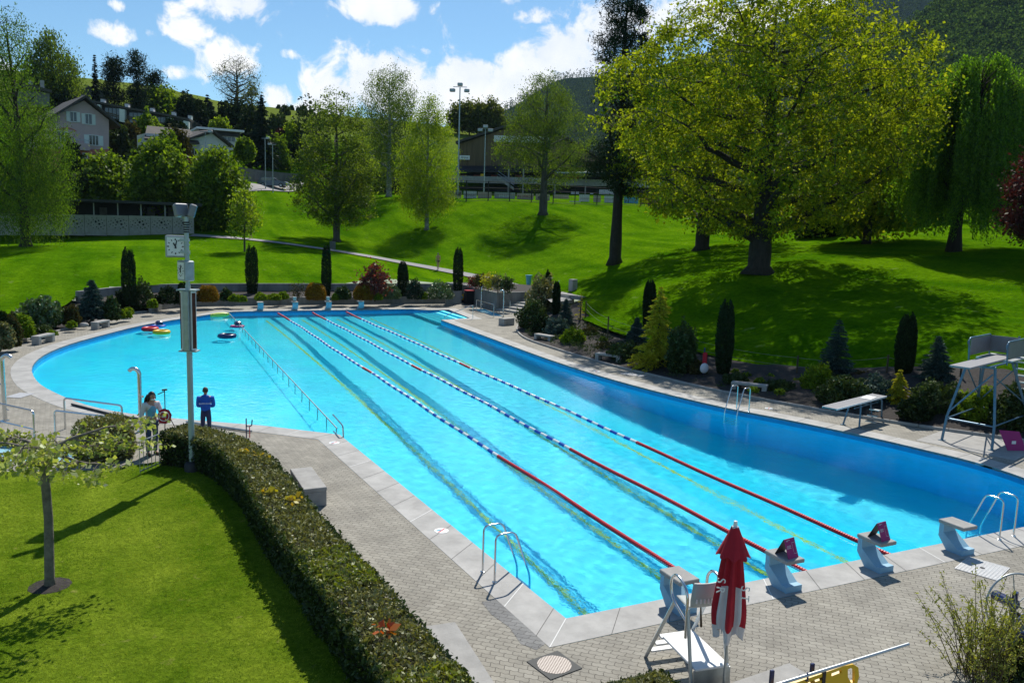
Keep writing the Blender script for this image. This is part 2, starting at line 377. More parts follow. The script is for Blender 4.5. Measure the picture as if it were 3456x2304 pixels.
# terrain control points: (u, v, depth)
CTL = [(0, 690, 42), (50, 690, 45), (58, 565, 76), (160, 600, 67), (250, 538, 89), (420, 545, 89), (0, 540, 88), (445, 541, 90), (565, 551, 90), (300, 620, 64), (440, 620, 69),
       (562, 578, 82), (765, 576, 90), (772, 553, 100), (660, 600, 78), (840, 640, 70), (980, 527, 106), (890, 450, 130), (620, 440, 121), (720, 455, 121), (870, 458, 122), (560, 470, 112), (1006, 622, 85),
       (1100, 465, 116), (1300, 472, 116), (1470, 479, 114), (1247, 492, 108), (1130, 560, 98), (1300, 560, 92), (1412, 605, 79), (1500, 530, 100), (1600, 490, 112), (1750, 495, 105), (1900, 500, 96),
       (1195, 665, 75), (1110, 642, 80), (1500, 700, 54), (1330, 690, 56), (1400, 640, 68), (1742, 625, 55), (1612, 577, 76), (1800, 740, 44), (1829, 862, 37), (1560, 800, 42), (2040, 880, 34), (1900, 650, 52), (2000, 570, 66),
       (2190, 577, 59), (2352, 570, 58), (2352, 700, 41), (2352, 840, 33), (2200, 820, 34), (2340, 500, 80),
       (1380, 755, 47), (1345, 725, 51),
       (150, 395, 106), (480, 385, 121), (628, 434, 126), (300, 310, 150), (430, 310, 150), (60, 300, 150), (250, 420, 108), (420, 440, 108), (1200, 445, 150), (1050, 440, 150), (1400, 445, 150), (1800, 470, 150), (2300, 480, 150),
       (200, 180, 260), (0, 160, 260), (390, 205, 260), (545, 240, 260), (620, 246, 260), (700, 258, 270), (860, 272, 270), (1000, 285, 270), (640, 300, 200), (1100, 312, 215), (1175, 320, 215), (1060, 340, 190), (1300, 400, 215), (1800, 440, 215), (2300, 430, 215)]
CW = [tuple(at(u, v, D)) for (u, v, D) in CTL]
CW += [(x, y, 1.28) for (x, y) in SITE_BACK]+[(x, y, .5) for (x, y) in BACK_L[2:-1]]+[(x, y, .62) for (x, y) in BACK_R[2:13]]+[(24.6, 48.2, 1.45), (23.3, 43.6, 1.2), (18.1, 50, 1.3), (-40, 35, 1.2), (-60, 60, 4), (40, 0, 4.5), (45, 20, 6), (-26, 30, .4)]
CW = np.array(CW); S_ = 30.
def tps(r2): return .5*r2*np.log(r2+1e-9)
def rbf_fit(C):
    X = C[:, :2]/S_; n = len(X); D2 = ((X[:, None]-X[None])**2).sum(-1)
    A = np.zeros((n+3, n+3)); A[:n, :n] = tps(D2)+np.eye(n)*.004; A[:n, n] = 1; A[:n, n+1:] = X; A[n, :n] = 1; A[n+1:, :n] = X.T
    return np.linalg.solve(A, np.r_[C[:, 2], 0, 0, 0])
RB = rbf_fit(CW)
def tz_arr(P):
    X = np.asarray(P, float)[:, :2]/S_; C = CW[:, :2]/S_; n = len(C)
    K = tps(((X[:, None]-C[None])**2).sum(-1))
    return np.clip(K@RB[:n]+RB[n]+X@RB[n+1:], -1., 58.)
def tz(x, y): return float(tz_arr([(x, y)])[0])
def tr(u, v, d0=24., d1=330.):            # where the sight line through (u, v) meets the lawn
    Ds = np.linspace(d0, d1, 900); P = CAM[None]+ray(u, v)[None]*Ds[:, None]
    g = P[:, 2]-tz_arr(P); k = np.argmax(g < 0)
    if not (g < 0).any(): k = len(Ds)-1
    return Vector((P[k, 0], P[k, 1], tz(P[k, 0], P[k, 1])))
# lawn material: mown grass, mottled, with coarse blades as bump
def grassmat(name, c1, c2, c3, sc, bump):
    m = bpy.data.materials.new(name); m.use_nodes = True; t = m.node_tree; P = t.nodes['Principled BSDF']
    P.inputs['Roughness'].default_value = 1; P.inputs['Specular IOR Level'].default_value = 0
    tc = nd(t, 'ShaderNodeTexCoord')
    a = nd(t, 'ShaderNodeTexNoise'); a.inputs['Scale'].default_value = sc; a.inputs['Detail'].default_value = 8; a.inputs['Roughness'].default_value = .7
    b = nd(t, 'ShaderNodeTexNoise'); b.inputs['Scale'].default_value = sc*22; b.inputs['Detail'].default_value = 6; b.inputs['Roughness'].default_value = .8
    st = nd(t, 'ShaderNodeTexNoise'); st.inputs['Scale'].default_value = 1.; st.inputs['Detail'].default_value = 3
    mp = nd(t, 'ShaderNodeMapping'); mp.inputs['Scale'].default_value = (.5, .06, .5); mp.inputs['Rotation'].default_value = (0, 0, R(70))
    t.links.new(tc.outputs['Object'], mp.inputs[0]); t.links.new(mp.outputs[0], st.inputs[0])
    for n in (a, b): t.links.new(tc.outputs['Object'], n.inputs[0])
    r1 = nd(t, 'ShaderNodeValToRGB'); r1.color_ramp.elements[0].color = (*c1, 1); r1.color_ramp.elements[1].color = (*c2, 1)
    r1.color_ramp.elements[0].position = .40; r1.color_ramp.elements[1].position = .60
    t.links.new(mth(t, 'ADD', mth(t, 'MULTIPLY', a.outputs[0], .6), mth(t, 'MULTIPLY', st.outputs[0], .4)), r1.inputs[0])
    r2 = nd(t, 'ShaderNodeValToRGB'); r2.color_ramp.elements[0].position = .3; r2.color_ramp.elements[1].position = .72
    r2.color_ramp.elements[0].color = (.42, .48, .4, 1); r2.color_ramp.elements[1].color = (1.35, 1.3, 1.15, 1); t.links.new(b.outputs[0], r2.inputs[0])
    mm = nd(t, 'ShaderNodeMix', data_type='RGBA', blend_type='MULTIPLY'); mm.inputs['Factor'].default_value = 1
    t.links.new(r1.outputs[0], mm.inputs['A']); t.links.new(r2.outputs[0], mm.inputs['B'])
    v = nd(t, 'ShaderNodeTexNoise'); v.inputs['Scale'].default_value = sc*7; v.inputs['Detail'].default_value = 5; t.links.new(tc.outputs['Object'], v.inputs[0])
    r3 = nd(t, 'ShaderNodeMapRange'); r3.inputs['From Min'].default_value = .66; r3.inputs['From Max'].default_value = .78; t.links.new(v.outputs[0], r3.inputs['Value'])
    m3 = nd(t, 'ShaderNodeMix', data_type='RGBA'); m3.inputs['B'].default_value = (*c3, 1); t.links.new(r3.outputs[0], m3.inputs['Factor']); t.links.new(mm.outputs['Result'], m3.inputs['A'])
    if name == 'lawn':                    # unmown hay meadow up the hill
        vd_ = nd(t, 'ShaderNodeVectorMath', operation='DOT_PRODUCT'); vd_.inputs[1].default_value = (float(FW[0]), float(FW[1]), 0); t.links.new(tc.outputs['Object'], vd_.inputs[0])
        mrr = nd(t, 'ShaderNodeMapRange'); mrr.inputs['From Min'].default_value = 160; mrr.inputs['From Max'].default_value = 200; t.links.new(mth(t, 'ADD', vd_.outputs['Value'], mth(t, 'MULTIPLY', a.outputs[0], 20)), mrr.inputs['Value'])
        m4 = nd(t, 'ShaderNodeMix', data_type='RGBA'); m4.inputs['B'].default_value = (.13, .17, .03, 1); t.links.new(mrr.outputs[0], m4.inputs['Factor']); t.links.new(m3.outputs['Result'], m4.inputs['A']); m3 = m4
    t.links.new(m3.outputs['Result'], P.inputs['Base Color'])
    bp = nd(t, 'ShaderNodeBump'); bp.inputs['Strength'].default_value = bump; bp.inputs['Distance'].default_value = .12
    t.links.new(b.outputs[0], bp.inputs['Height']); t.links.new(bp.outputs[0], P.inputs['Normal']); return m
M['lawn'] = grassmat('lawn', (.045, .135, .002), (.12, .245, .004), (.18, .25, .06), .16, 1.)
M['lawn_near'] = grassmat('lawn_near', (.09, .18, .008), (.25, .34, .03), (.32, .32, .08), .5, .9)

xs = np.unique(np.concatenate([np.arange(-150, -40, 4), np.arange(-40, 60, 1.), np.arange(60, 330, 5)]))
ys = np.unique(np.concatenate([np.arange(-30, 130, 1.), np.arange(130, 420, 5)]))
GX, GY = np.meshgrid(xs, ys); GP = np.c_[GX.ravel(), GY.ravel()]
SP = np.array(SITE); seg = [(SP[i], SP[(i+1) % len(SP)]) for i in range(len(SP))]
def near_seg(P):
    best = np.full(len(P), 1e9); bp = np.zeros_like(P)
    for a, b in seg:
        d = b-a; t = np.clip(((P-a)@d)/(d@d+1e-9), 0, 1); q = a+t[:, None]*d; r = np.hypot(*(P-q).T); k = r < best
        best[k] = r[k]; bp[k] = q[k]
    return best, bp
bd, bq = near_seg(GP)
fine = (GP[:, 0] > -41) & (GP[:, 0] < 60) & (GP[:, 1] < 131); snap = (bd < .56) & fine
GP[snap] = bq[snap]; GZ = np.concatenate([tz_arr(c) for c in np.array_split(GP, 20)])
RELc = np.c_[GP, GZ]-CAM; GD = RELc@FW; GU = (1728+PF*(RELc@RI)/np.maximum(GD, 1))/U1
LIM = np.interp(GU, [980, 1120, 1400, 2400], [262, 226, 224, 224]); GZ = GZ-np.clip(GD-LIM, 0, 60)*.6
ins = np.array([inside(p, SITE) for p in GP]) & ~snap
nx = len(xs); ny = len(ys); idx = np.arange(nx*ny).reshape(ny, nx)
q = np.stack([idx[:-1, :-1], idx[:-1, 1:], idx[1:, 1:], idx[1:, :-1]], -1).reshape(-1, 4)
cen = GP[q].mean(1); cin = np.array([inside(c, SITE) for c in cen])
farcut = (GD[q] > LIM[q]+30).all(1); cin = cin | farcut
q = q[~(ins[q].any(1)) & ~(cin & snap[q].any(1)) & ~cin]
b = MB(); used = np.unique(q); remap = -np.ones(nx*ny, int); remap[used] = np.arange(len(used))
b.v = [(GP[i, 0], GP[i, 1], GZ[i]) for i in used]; b.f = [tuple(remap[k]) for k in q]; b.mi = [0]*len(b.f); b.keep = 1
tag(b.build('lawn_hill', M['lawn'], smooth='all'), kind='structure')

# paving: interlocking zig-zag setts
def paver(name, ca, cb, cm):
    m = bpy.data.materials.new(name); m.use_nodes = True; t = m.node_tree; P = t.nodes['Principled BSDF']
    P.inputs['Roughness'].default_value = .85; P.inputs['Specular IOR Level'].default_value = .25
    tc = nd(t, 'ShaderNodeTexCoord'); mp = nd(t, 'ShaderNodeMapping'); mp.inputs['Rotation'].default_value = (0, 0, R(42)); t.links.new(tc.outputs['Object'], mp.inputs[0])
    sx = nd(t, 'ShaderNodeSeparateXYZ'); t.links.new(mp.outputs[0], sx.inputs[0])
    def tri(src, per, amp):
        p = mth(t, 'PINGPONG', src, per/2); return mth(t, 'MULTIPLY', mth(t, 'SUBTRACT', mth(t, 'SMOOTH_MIN', mth(t, 'SMOOTH_MAX', p, per*.12, .01), per*.38, .01), per/4), amp)
    nx_ = mth(t, 'ADD', sx.outputs[0], tri(sx.outputs[1], .11, .55)); ny_ = mth(t, 'ADD', sx.outputs[1], tri(sx.outputs[0], .115, .5))
    cx = nd(t, 'ShaderNodeCombineXYZ'); t.links.new(nx_, cx.inputs[0]); t.links.new(ny_, cx.inputs[1])
    br = nd(t, 'ShaderNodeTexBrick'); br.inputs['Scale'].default_value = 1; br.inputs['Brick Width'].default_value = .23; br.inputs['Row Height'].default_value = .115
    br.inputs['Mortar Size'].default_value = .0055; br.inputs['Mortar Smooth'].default_value = .4; br.inputs['Color1'].default_value = (*ca, 1); br.inputs['Color2'].default_value = (*cb, 1); br.inputs['Mortar'].default_value = (*cm, 1)
    t.links.new(cx.outputs[0], br.inputs[0])
    n = nd(t, 'ShaderNodeTexNoise'); n.inputs['Scale'].default_value = .9; n.inputs['Detail'].default_value = 9; n.inputs['Roughness'].default_value = .72; t.links.new(tc.outputs['Object'], n.inputs[0])
    r = nd(t, 'ShaderNodeValToRGB'); r.color_ramp.elements[0].position = .32; r.color_ramp.elements[1].position = .68; r.color_ramp.elements[0].color = (.66, .65, .63, 1); r.color_ramp.elements[1].color = (1.1, 1.08, 1.04, 1); t.links.new(n.outputs[0], r.inputs[0])
    g = nd(t, 'ShaderNodeTexNoise'); g.inputs['Scale'].default_value = 130; g.inputs['Detail'].default_value = 2; t.links.new(tc.outputs['Object'], g.inputs[0])
    mm = nd(t, 'ShaderNodeMix', data_type='RGBA', blend_type='MULTIPLY'); mm.inputs['Factor'].default_value = 1; t.links.new(br.outputs['Color'], mm.inputs['A']); t.links.new(r.outputs[0], mm.inputs['B'])
    t.links.new(mm.outputs['Result'], P.inputs['Base Color'])
    b1 = nd(t, 'ShaderNodeBump'); b1.inputs['Strength'].default_value = .55; b1.inputs['Distance'].default_value = .006; t.links.new(mth(t, 'SUBTRACT', 1, br.outputs['Fac']), b1.inputs['Height'])
    b2 = nd(t, 'ShaderNodeBump'); b2.inputs['Strength'].default_value = .35; b2.inputs['Distance'].default_value = .004; t.links.new(g.outputs[0], b2.inputs['Height']); t.links.new(b1.outputs[0], b2.inputs['Normal'])
    t.links.new(b2.outputs[0], P.inputs['Normal']); return m
M['paver'] = paver('paver', (.35, .335, .295), (.295, .28, .245), (.065, .058, .05))
M['paver_grey'] = paver('paver_grey', (.26, .262, .262), (.21, .212, .215), (.08, .08, .08))
M['coping'] = mat('coping', (.42, .41, .39), .75, var=.30, vscale=1.4, bump=.15, bscale=50)
M['joint_dark'] = mat('joint_dark', (.10, .10, .095), .9)
M['joint_white'] = mat('joint_white', (.7, .7, .68), .8)
FB_R = [(15.95, 44.2), (16.75, 44.0), (17.35, 48.9), (16.4, 49.1)]           # right foot bath
FB_L = [(-13.0, 14.0), (-10.05, 12.9), (-9.55, 14.15), (-12.4, 15.6)]         # left foot bath
b = MB(); b.poly([[(-60, -30), (31, -30)]+BACK_R[::-1][1:]+[(22.5, 42.9), (23.3, 50.0), (18.25, 50.0), (18.25, 57.1)]+SITE_BACK[::-1][1:]+BACK_L[::-1][1:]+[(-60, 27)], COPE[::-1], FB_R[::-1], FB_L[::-1]], 0.)
tag(b.build('pool_deck', M['paver']), kind='structure')
b = MB(); PPp = [gr(u, v) for (u, v) in ((1106, 1382), (1150, 1374), (1190, 1405), (1222, 1440), (1252, 1478), (1232, 1492), (1196, 1478), (1170, 1440), (1128, 1410))]; b.poly([[(p.x, p.y) for p in PPp][::-1]], .004)   # repaired patch of greyer setts
tag(b.build('paving_patch', M['paver_grey']), kind='structure')
# coping ring of stone slabs, with dark joints and pale expansion joints
b = MB(); n = len(POOL)
b.v = [(x, y, .006) for x, y in POOL]+[(x, y, .006) for x, y in COPE]+[(x, y, -.07) for x, y in POOL]
b.f = [(i, n+i, n+(i+1) % n, (i+1) % n) for i in range(n)]+[(2*n+i, i, (i+1) % n, 2*n+(i+1) % n) for i in range(n)]; b.mi = [0]*len(b.f)
tag(b.build('pool_coping', M['coping']), kind='structure')
b = MB(); b2 = MB(); acc_ = 0.; kk = 0
for i in range(n):
    p0, p1 = Vector(POOL[i]), Vector(POOL[(i+1) % n]); q0, q1 = Vector(COPE[i]), Vector(COPE[(i+1) % n]); L = (p1-p0).length
    while acc_ < L:
        t = acc_/max(L, 1e-6); a = p0.lerp(p1, t); c = q0.lerp(q1, t); d = (p1-p0).normalized()*(.007 if kk % 4 else .011)
        (b if kk % 4 else b2).add([(a.x-d.x, a.y-d.y, .0095), (c.x-d.x, c.y-d.y, .0095), (c.x+d.x, c.y+d.y, .0095), (a.x+d.x, a.y+d.y, .0095)], [(0, 1, 2, 3)])
        acc_ += 1.12; kk += 1
    acc_ -= L
tag(b.build('coping_joints', M['joint_dark']), kind='structure'); tag(b2.build('expansion_joints', M['joint_white']), kind='structure')
# ---------------------------------------------------------------- pool basin
def depth(x, y):
    if x < -2.72+.0*y: return -1.0-.25*ss(-8, -3, x)
    if x > 11.05 and y > 42: return -.45
    base = 1.75+1.5*ss(46, 6, y)
    return -(base+.9*ss(24, 10, y)*ss(6, 11, x))
M['pool_floor'] = mat('pool_floor', (.01, .86, .98), .5, var=.12, vscale=.6, col2=(.01, .74, .95))
M['pool_wall'] = mat('pool_wall', (.01, .56, .98), .4, var=.12, vscale=2)
M['pool_rim_shade'] = mat('pool_rim_shade', (.01, .26, .60), .35, var=.2, vscale=3)  # upper wall band in deeper blue: its shade put into the colour
M['lane'] = mat('lane', (.42, .62, .04), .6)
M['lane_dark'] = mat('lane_dark', (.05, .20, .05), .6)
def clipc(p): return p
b = MB()
# floor: a grid clipped to the outline by tessellating strips is overkill; a fine grid slightly larger than the basin is hidden by walls
gx = np.unique(np.concatenate([np.arange(-13.5, -2.8, .8), [-2.74, -2.70], np.arange(-2.2, 15.6, .8)])); gy = np.arange(-.4, 50.8, .8)
for j, y in enumerate(gy):
    for i, x in enumerate(gx): b.v.append((x, y, depth(min(x, 11.), y)))
nxg = len(gx)
for j in range(len(gy)-1):
    for i in range(nxg-1):
        if any(inside((gx[i+a], gy[j+c]), offset(POOL, .5)) for a in (0, 1) for c in (0, 1)): b.f.append((j*nxg+i, j*nxg+i+1, (j+1)*nxg+i+1, (j+1)*nxg+i))
b.mi = [0]*len(b.f); fl = b.build('pool_floor', M['pool_floor']); tag(fl, kind='structure'); fl.cycles.is_caustics_receiver = True
b = MB(); v = []
for (x, y) in POOL: v += [(x, y, -.002), (x, y, -.26), (x, y, -4.4)]
for i in range(n):
    j = (i+1) % n; b.f += [(3*i, 3*i+1, 3*j+1, 3*j), (3*i+1, 3*i+2, 3*j+2, 3*j+1)]; b.mi += [0, 1]
b.v = v; b.keep = 1; pw = b.build('pool_wall', [M['pool_rim_shade'], M['pool_wall']]); tag(pw, kind='structure'); pw.cycles.is_caustics_receiver = True
b = MB()
for k in range(4):
    x = 2.5*k
    for y in np.arange(1.5, 47.5, 1.): 
        b.add([(x-.052, y, depth(x, y)+.012), (x+.052, y, depth(x, y)+.012), (x+.052, y+1, depth(x, y+1)+.012), (x-.052, y+1, depth(x, y+1)+.012)], [(0, 1, 2, 3)])
ln = b.build('lane_markings', M['lane']); tag(ln, kind='structure'); ln.cycles.is_caustics_receiver = True
# entry steps in the corner bay
b = MB()
for k in range(6): b.box((11.35+k*.42+.2, 46., -.62+k*.11-.3), (.42, 6.6 if k else 6.2, .6))
st = b.build('pool_steps', M['pool_floor']); tag(st, kind='structure'); st.cycles.is_caustics_receiver = True
b = MB()
for k in range(6): b.box((11.35+k*.42+.012, 46.0, -.62+k*.11+.004), (.05, 6.2, .012))
tag(b.build('step_edges', M['navy']), kind='structure').cycles.is_caustics_receiver = True
# water surface
WZ = -.20
m = bpy.data.materials.new('pool_water'); m.use_nodes = True; t = m.node_tree; P = t.nodes['Principled BSDF']
P.inputs['Transmission Weight'].default_value = 1; P.inputs['Roughness'].default_value = .0; P.inputs['IOR'].default_value = 1.333; P.inputs['Base Color'].default_value = (.93, 1, 1, 1)
tc = nd(t, 'ShaderNodeTexCoord')
na = nd(t, 'ShaderNodeTexNoise'); na.inputs['Scale'].default_value = 6.5; na.inputs['Detail'].default_value = 2; na.inputs['Distortion'].default_value = .5
nb = nd(t, 'ShaderNodeTexNoise'); nb.inputs['Scale'].default_value = 17; nb.inputs['Detail'].default_value = 2; nb.inputs['Distortion'].default_value = .4
nc = nd(t, 'ShaderNodeTexNoise'); nc.inputs['Scale'].default_value = .18; nc.inputs['Detail'].default_value = 3
mp = nd(t, 'ShaderNodeMapping'); mp.inputs['Scale'].default_value = (1, .75, 1); mp.inputs['Rotation'].default_value = (0, 0, .5); t.links.new(tc.outputs['Object'], mp.inputs[0])
for nn in (na, nb): t.links.new(mp.outputs[0], nn.inputs[0])
t.links.new(tc.outputs['Object'], nc.inputs[0])
am = nd(t, 'ShaderNodeMapRange'); am.inputs['From Min'].default_value = .38; am.inputs['From Max'].default_value = .62; am.inputs['To Min'].default_value = .35; am.inputs['To Max'].default_value = 1.; t.links.new(nc.outputs[0], am.inputs['Value'])
bp = nd(t, 'ShaderNodeBump'); bp.inputs['Distance'].default_value = .017; bp.inputs['Strength'].default_value = .6
t.links.new(mth(t, 'MULTIPLY', mth(t, 'ADD', na.outputs[0], mth(t, 'MULTIPLY', nb.outputs[0], .38)), am.outputs[0]), bp.inputs['Height']); t.links.new(bp.outputs[0], P.inputs['Normal'])
M['water'] = m
b = MB(); wx = np.arange(-13.4, 15.4, .075); wy = np.arange(-.35, 50.6, .075); WX, WY = np.meshgrid(wx, wy)
PO3 = offset(POOL, .3); pa = np.array(PO3); inn = np.zeros(WX.shape, bool); j_ = len(pa)-1
for i_ in range(len(pa)):                 # even-odd rule for all grid points at once
    c1 = (pa[i_, 1] > WY) != (pa[j_, 1] > WY); xx = (pa[j_, 0]-pa[i_, 0])*(WY-pa[i_, 1])/(pa[j_, 1]-pa[i_, 1]+1e-12)+pa[i_, 0]; inn ^= c1 & (WX < xx); j_ = i_
WZZ = np.zeros(WX.shape); r5 = np.random.default_rng(11)
for k_ in range(46):                      # many small crossing wavelets
    lam = .27+.62*r5.random()**1.5; a_ = r5.random()*6.283; kk_ = 6.283/lam; WZZ += .00042*lam**1.25*np.sin(kk_*(WX*math.cos(a_)+WY*math.sin(a_))+r5.random()*6.283+.8*np.sin(WX*.7*math.sin(a_)+WY*.5))
vid = -np.ones(WX.shape, int); vid[inn] = np.arange(inn.sum()); b.v = list(zip(WX[inn].tolist(), WY[inn].tolist(), (WZ+WZZ[inn]).tolist()))
q4 = np.stack([vid[:-1, :-1], vid[:-1, 1:], vid[1:, 1:], vid[1:, :-1]], -1).reshape(-1, 4); q4 = q4[(q4 >= 0).all(1)]; b.f = [tuple(x) for x in q4.tolist()]; b.mi = [0]*len(b.f); b.keep = 1
wo = b.build('water', M['water'], smooth='all'); tag(wo, kind='structure'); wo.cycles.is_caustics_caster = True
wo['label'] = 'rippled turquoise pool water'
# foot baths beside the pool
for (pl, nm) in ((FB_R, 'foot_bath'), (FB_L, 'foot_bath')):
    b = MB(); k = len(pl); b.v = [(x, y, .004) for x, y in pl]+[(x, y, -.28) for x, y in pl]; b.f = [(i, k+i, k+(i+1) % k, (i+1) % k) for i in range(k)]; b.mi = [0]*k; b.keep = 1
    o = b.build(nm, M['tile']); tag(o, kind='structure')
    b = MB(); b.poly([pl], -.12); tag(b.build('foot_bath_water', M['bathwater'] if 'bathwater' in M else M.setdefault('bathwater', mat('bathwater', (.36, .62, .70), .04, spec=.6, bump=.05, bscale=9))), kind='structure')
# ---------------------------------------------------------------- planting beds, kerbs, near lawn, path
def strip(a, bb, za, zb, nn, bumpy=.05):
    A = cr([(p[0], p[1]) for p in a], nn); B = cr([(p[0], p[1]) for p in bb], nn); k = 8; mbx = MB()
    def resam(L, c):
        L = np.array(L); s = np.r_[0, np.cumsum(np.hypot(*np.diff(L, axis=0).T))]; t = np.linspace(0, s[-1], c)
        return [(x, y) for x, y in zip(np.interp(t, s, L[:, 0]), np.interp(t, s, L[:, 1]))]
    c_ = max(len(A), len(B)); A = resam(A, c_); B = resam(B, c_)
    for (p, q_) in zip(A, B):
        for i in range(k+1):
            t = i/k; x = p[0]+(q_[0]-p[0])*t; y = p[1]+(q_[1]-p[1])*t; z0 = za(*p) if callable(za) else za; z1 = zb(*q_) if callable(zb) else zb
            mbx.v.append((x, y, z0+(z1-z0)*t+(noise.noise((x*1.7, y*1.7, 3))*bumpy if 0 < i < k else 0)))
    for j in range(len(A)-1):
        for i in range(k): a0 = j*(k+1)+i; mbx.f.append((a0, a0+1, a0+k+2, a0+k+1))
    mbx.mi = [0]*len(mbx.f); return mbx, A, B
bed, CL, BL = strip(CURB_L, [(x-1.1, y+.5) for x, y in BACK_L], .07, lambda x, y: tz(x, y)-.12, 4); tag(bed.build('bed_soil', M['soil'], smooth='all'), kind='structure')
bed, CR_, BR_ = strip(CURB_R, [(x+1.0, y+.6) for x, y in BACK_R], .07, lambda x, y: tz(x, y)-.10, 4); tag(bed.build('bed_soil', M['soil'], smooth='all'), kind='structure')
def kerb(line, name, label, h=.11, w=.09):
    line = [Vector((*p, 0)) for p in line]; bm_ = MB()
    for i in range(len(line)-1):
        a, c = line[i], line[i+1]; d = c-a; bm_.box(((a.x+c.x)/2, (a.y+c.y)/2, h/2+random.uniform(-.006, .006)), (d.length-.012, w, h), math.atan2(d.y, d.x), .012)
    return tag(bm_.build(name, M['concrete']), label, kind='structure')
kerb(CL, 'bed_kerb', 'stone kerb along the left bed'); kerb(CR_, 'bed_kerb', 'stone kerb along the right bed')
NL = [(-40, -30), (-40, 13.6), (-12.2, 12.55), (-11.0, 12.15), (-9.8, 11.85), (-8.75, 12.0), (-8.0, 12.2), (-6.6, 10.9), (-6.1, 9), (-5.95, 5), (-5.6, 1), (-5.4, -4), (-5.3, -30)]
b = MB(); b.poly([NL], .03); tag(b.build('near_lawn', M['lawn_near']), kind='structure')
PATH = [(440, 542), (500, 546), (560, 550), (660, 562), (765, 577), (840, 589), (900, 600), (1006, 620), (1110, 641), (1160, 654), (1205, 668), (1290, 695)]
pp = [tr(u, v) for (u, v) in PATH]; pl = cr([(p.x, p.y) for p in pp], 8); b = MB()
for i, p in enumerate(pl):
    a = Vector(pl[max(i-1, 0)]); c = Vector(pl[min(i+1, len(pl)-1)]); d = (c-a).normalized(); nn = Vector((-d.y, d.x))*.75
    for s in (-1, -.33, .33, 1): x, y = p[0]+nn.x*s, p[1]+nn.y*s; b.v.append((x, y, tz(x, y)+.09))
for i in range(len(pl)-1):
    for k in range(3): b.f.append((i*4+k, i*4+k+1, i*4+k+5, i*4+k+4))
b.mi = [0]*len(b.f); tag(b.build('garden_path', M['pathmat'], smooth='all'), kind='structure')
# ================================================================ WALLS AND STEPS ROUND THE POOL
def wall_line(line, z0, z1, wd, name, m, label, cat='wall', capm=None):
    bm_ = MB(); L = [Vector((p[0], p[1])) for p in line]; nn = len(L); lo = []; ro = []
    for i, p in enumerate(L):
        t = (L[min(i+1, nn-1)]-L[max(i-1, 0)]).normalized(); k = Vector((-t.y, t.x))*wd/2; lo.append(p+k); ro.append(p-k)
    for i in range(nn-1):
        za, zb = (z1(*L[i]), z1(*L[i+1])) if callable(z1) else (z1, z1)
        v = [(lo[i].x, lo[i].y, z0), (ro[i].x, ro[i].y, z0), (ro[i+1].x, ro[i+1].y, z0), (lo[i+1].x, lo[i+1].y, z0),
             (lo[i].x, lo[i].y, za), (ro[i].x, ro[i].y, za), (ro[i+1].x, ro[i+1].y, zb), (lo[i+1].x, lo[i+1].y, zb)]
        f = [(4, 5, 6, 7), (0, 4, 7, 3), (1, 2, 6, 5)]
        if i == 0: f.append((0, 1, 5, 4))
        if i == nn-2: f.append((2, 3, 7, 6))
        bm_.add(v, f)
    o = bm_.build(name, m); tag(o, label, cat); return o
FW_ = [(-7.4, 49.9), (-6.7, 51.7), (-5.3, 53.2), (-3.4, 54.0), (-1, 54.2), (4, 54.2), (10, 54.1), (16.4, 53.8)]
FWc = cr(FW_, 4)
wall_line(FWc, -.1, .6, .25, 'planter_wall', M['concrete_wall'], 'low curved concrete planter wall behind the far starting blocks')
BWc = cr(SITE_BACK, 4)
wall_line(BWc, -.2, 1.40, .28, 'retaining_wall', M['concrete_wall'], 'long taller concrete retaining wall at the back of the shrub bed')
bed, A_, B_ = strip(FWc, BWc, .5, .8, 1, .1); tag(bed.build('bed_soil', M['soil'], smooth='all'), kind='structure')
c0 = Vector((18.12, 48.05))
wall_line([(18.12, 57.1), (18.12, 53.4), (18.12, 48.05)], -.1, lambda x, y: 1.42 if y < 54 else 1.42, .25, 'retaining_wall', M['concrete_wall'], 'concrete wall with bins in front, beside the right foot bath')
wall_line([(18.245, 48.17), (21.0, 48.75), (24.2, 49.5)], -.1, 1.42, .25, 'retaining_wall', M['concrete_wall'], 'concrete wall running along the left of the outdoor steps')
b = MB(); b.poly([[(18.2, 48.2), (21, 48.8), (24.3, 49.5), (26.5, 52), (22, 57.6), (18.2, 57.2)]], lambda x, y: 1.36+.12*max(0, y-50)*.2); b.keep = 0
tag(b.build('terrace_bed', M['soil']), kind='structure')
b = MB()
for k in range(8):
    x0 = 18.5+k*.62; hgt = (k+1)*.165; cy = 45.9+.225*(k); b.box((x0+.31, cy, hgt/2-.05), (.62, 4.5-k*.12, hgt+.1), R(13), .015)
tag(b.build('steps', M['concrete']), 'grey concrete outdoor steps climbing from the deck to the path', 'steps')
b = MB(); b.box((24.3, 46.6, 1.25), (2.2, 4.4, .3), R(13)); tag(b.build('landing', M['pathmat']), kind='structure')
# steep handrail / chute edge at the end of the back wall
b = MB(); b.prism([(17.0, 57.0, 1.40), (17.0, 57.0, 1.55), (17.95, 53.2, 1.55), (17.95, 53.2, 1.40)], (.35, .1, 0)); b.prism([(17.6, 57.3, 1.40), (17.6, 57.3, 1.55), (18.6, 53.4, 1.55), (18.6, 53.4, 1.40)], (.3, .1, 0))
tag(b.build('concrete_rail', M['concrete']), 'pale sloping concrete ledge above the corner with the bins', 'ledge')

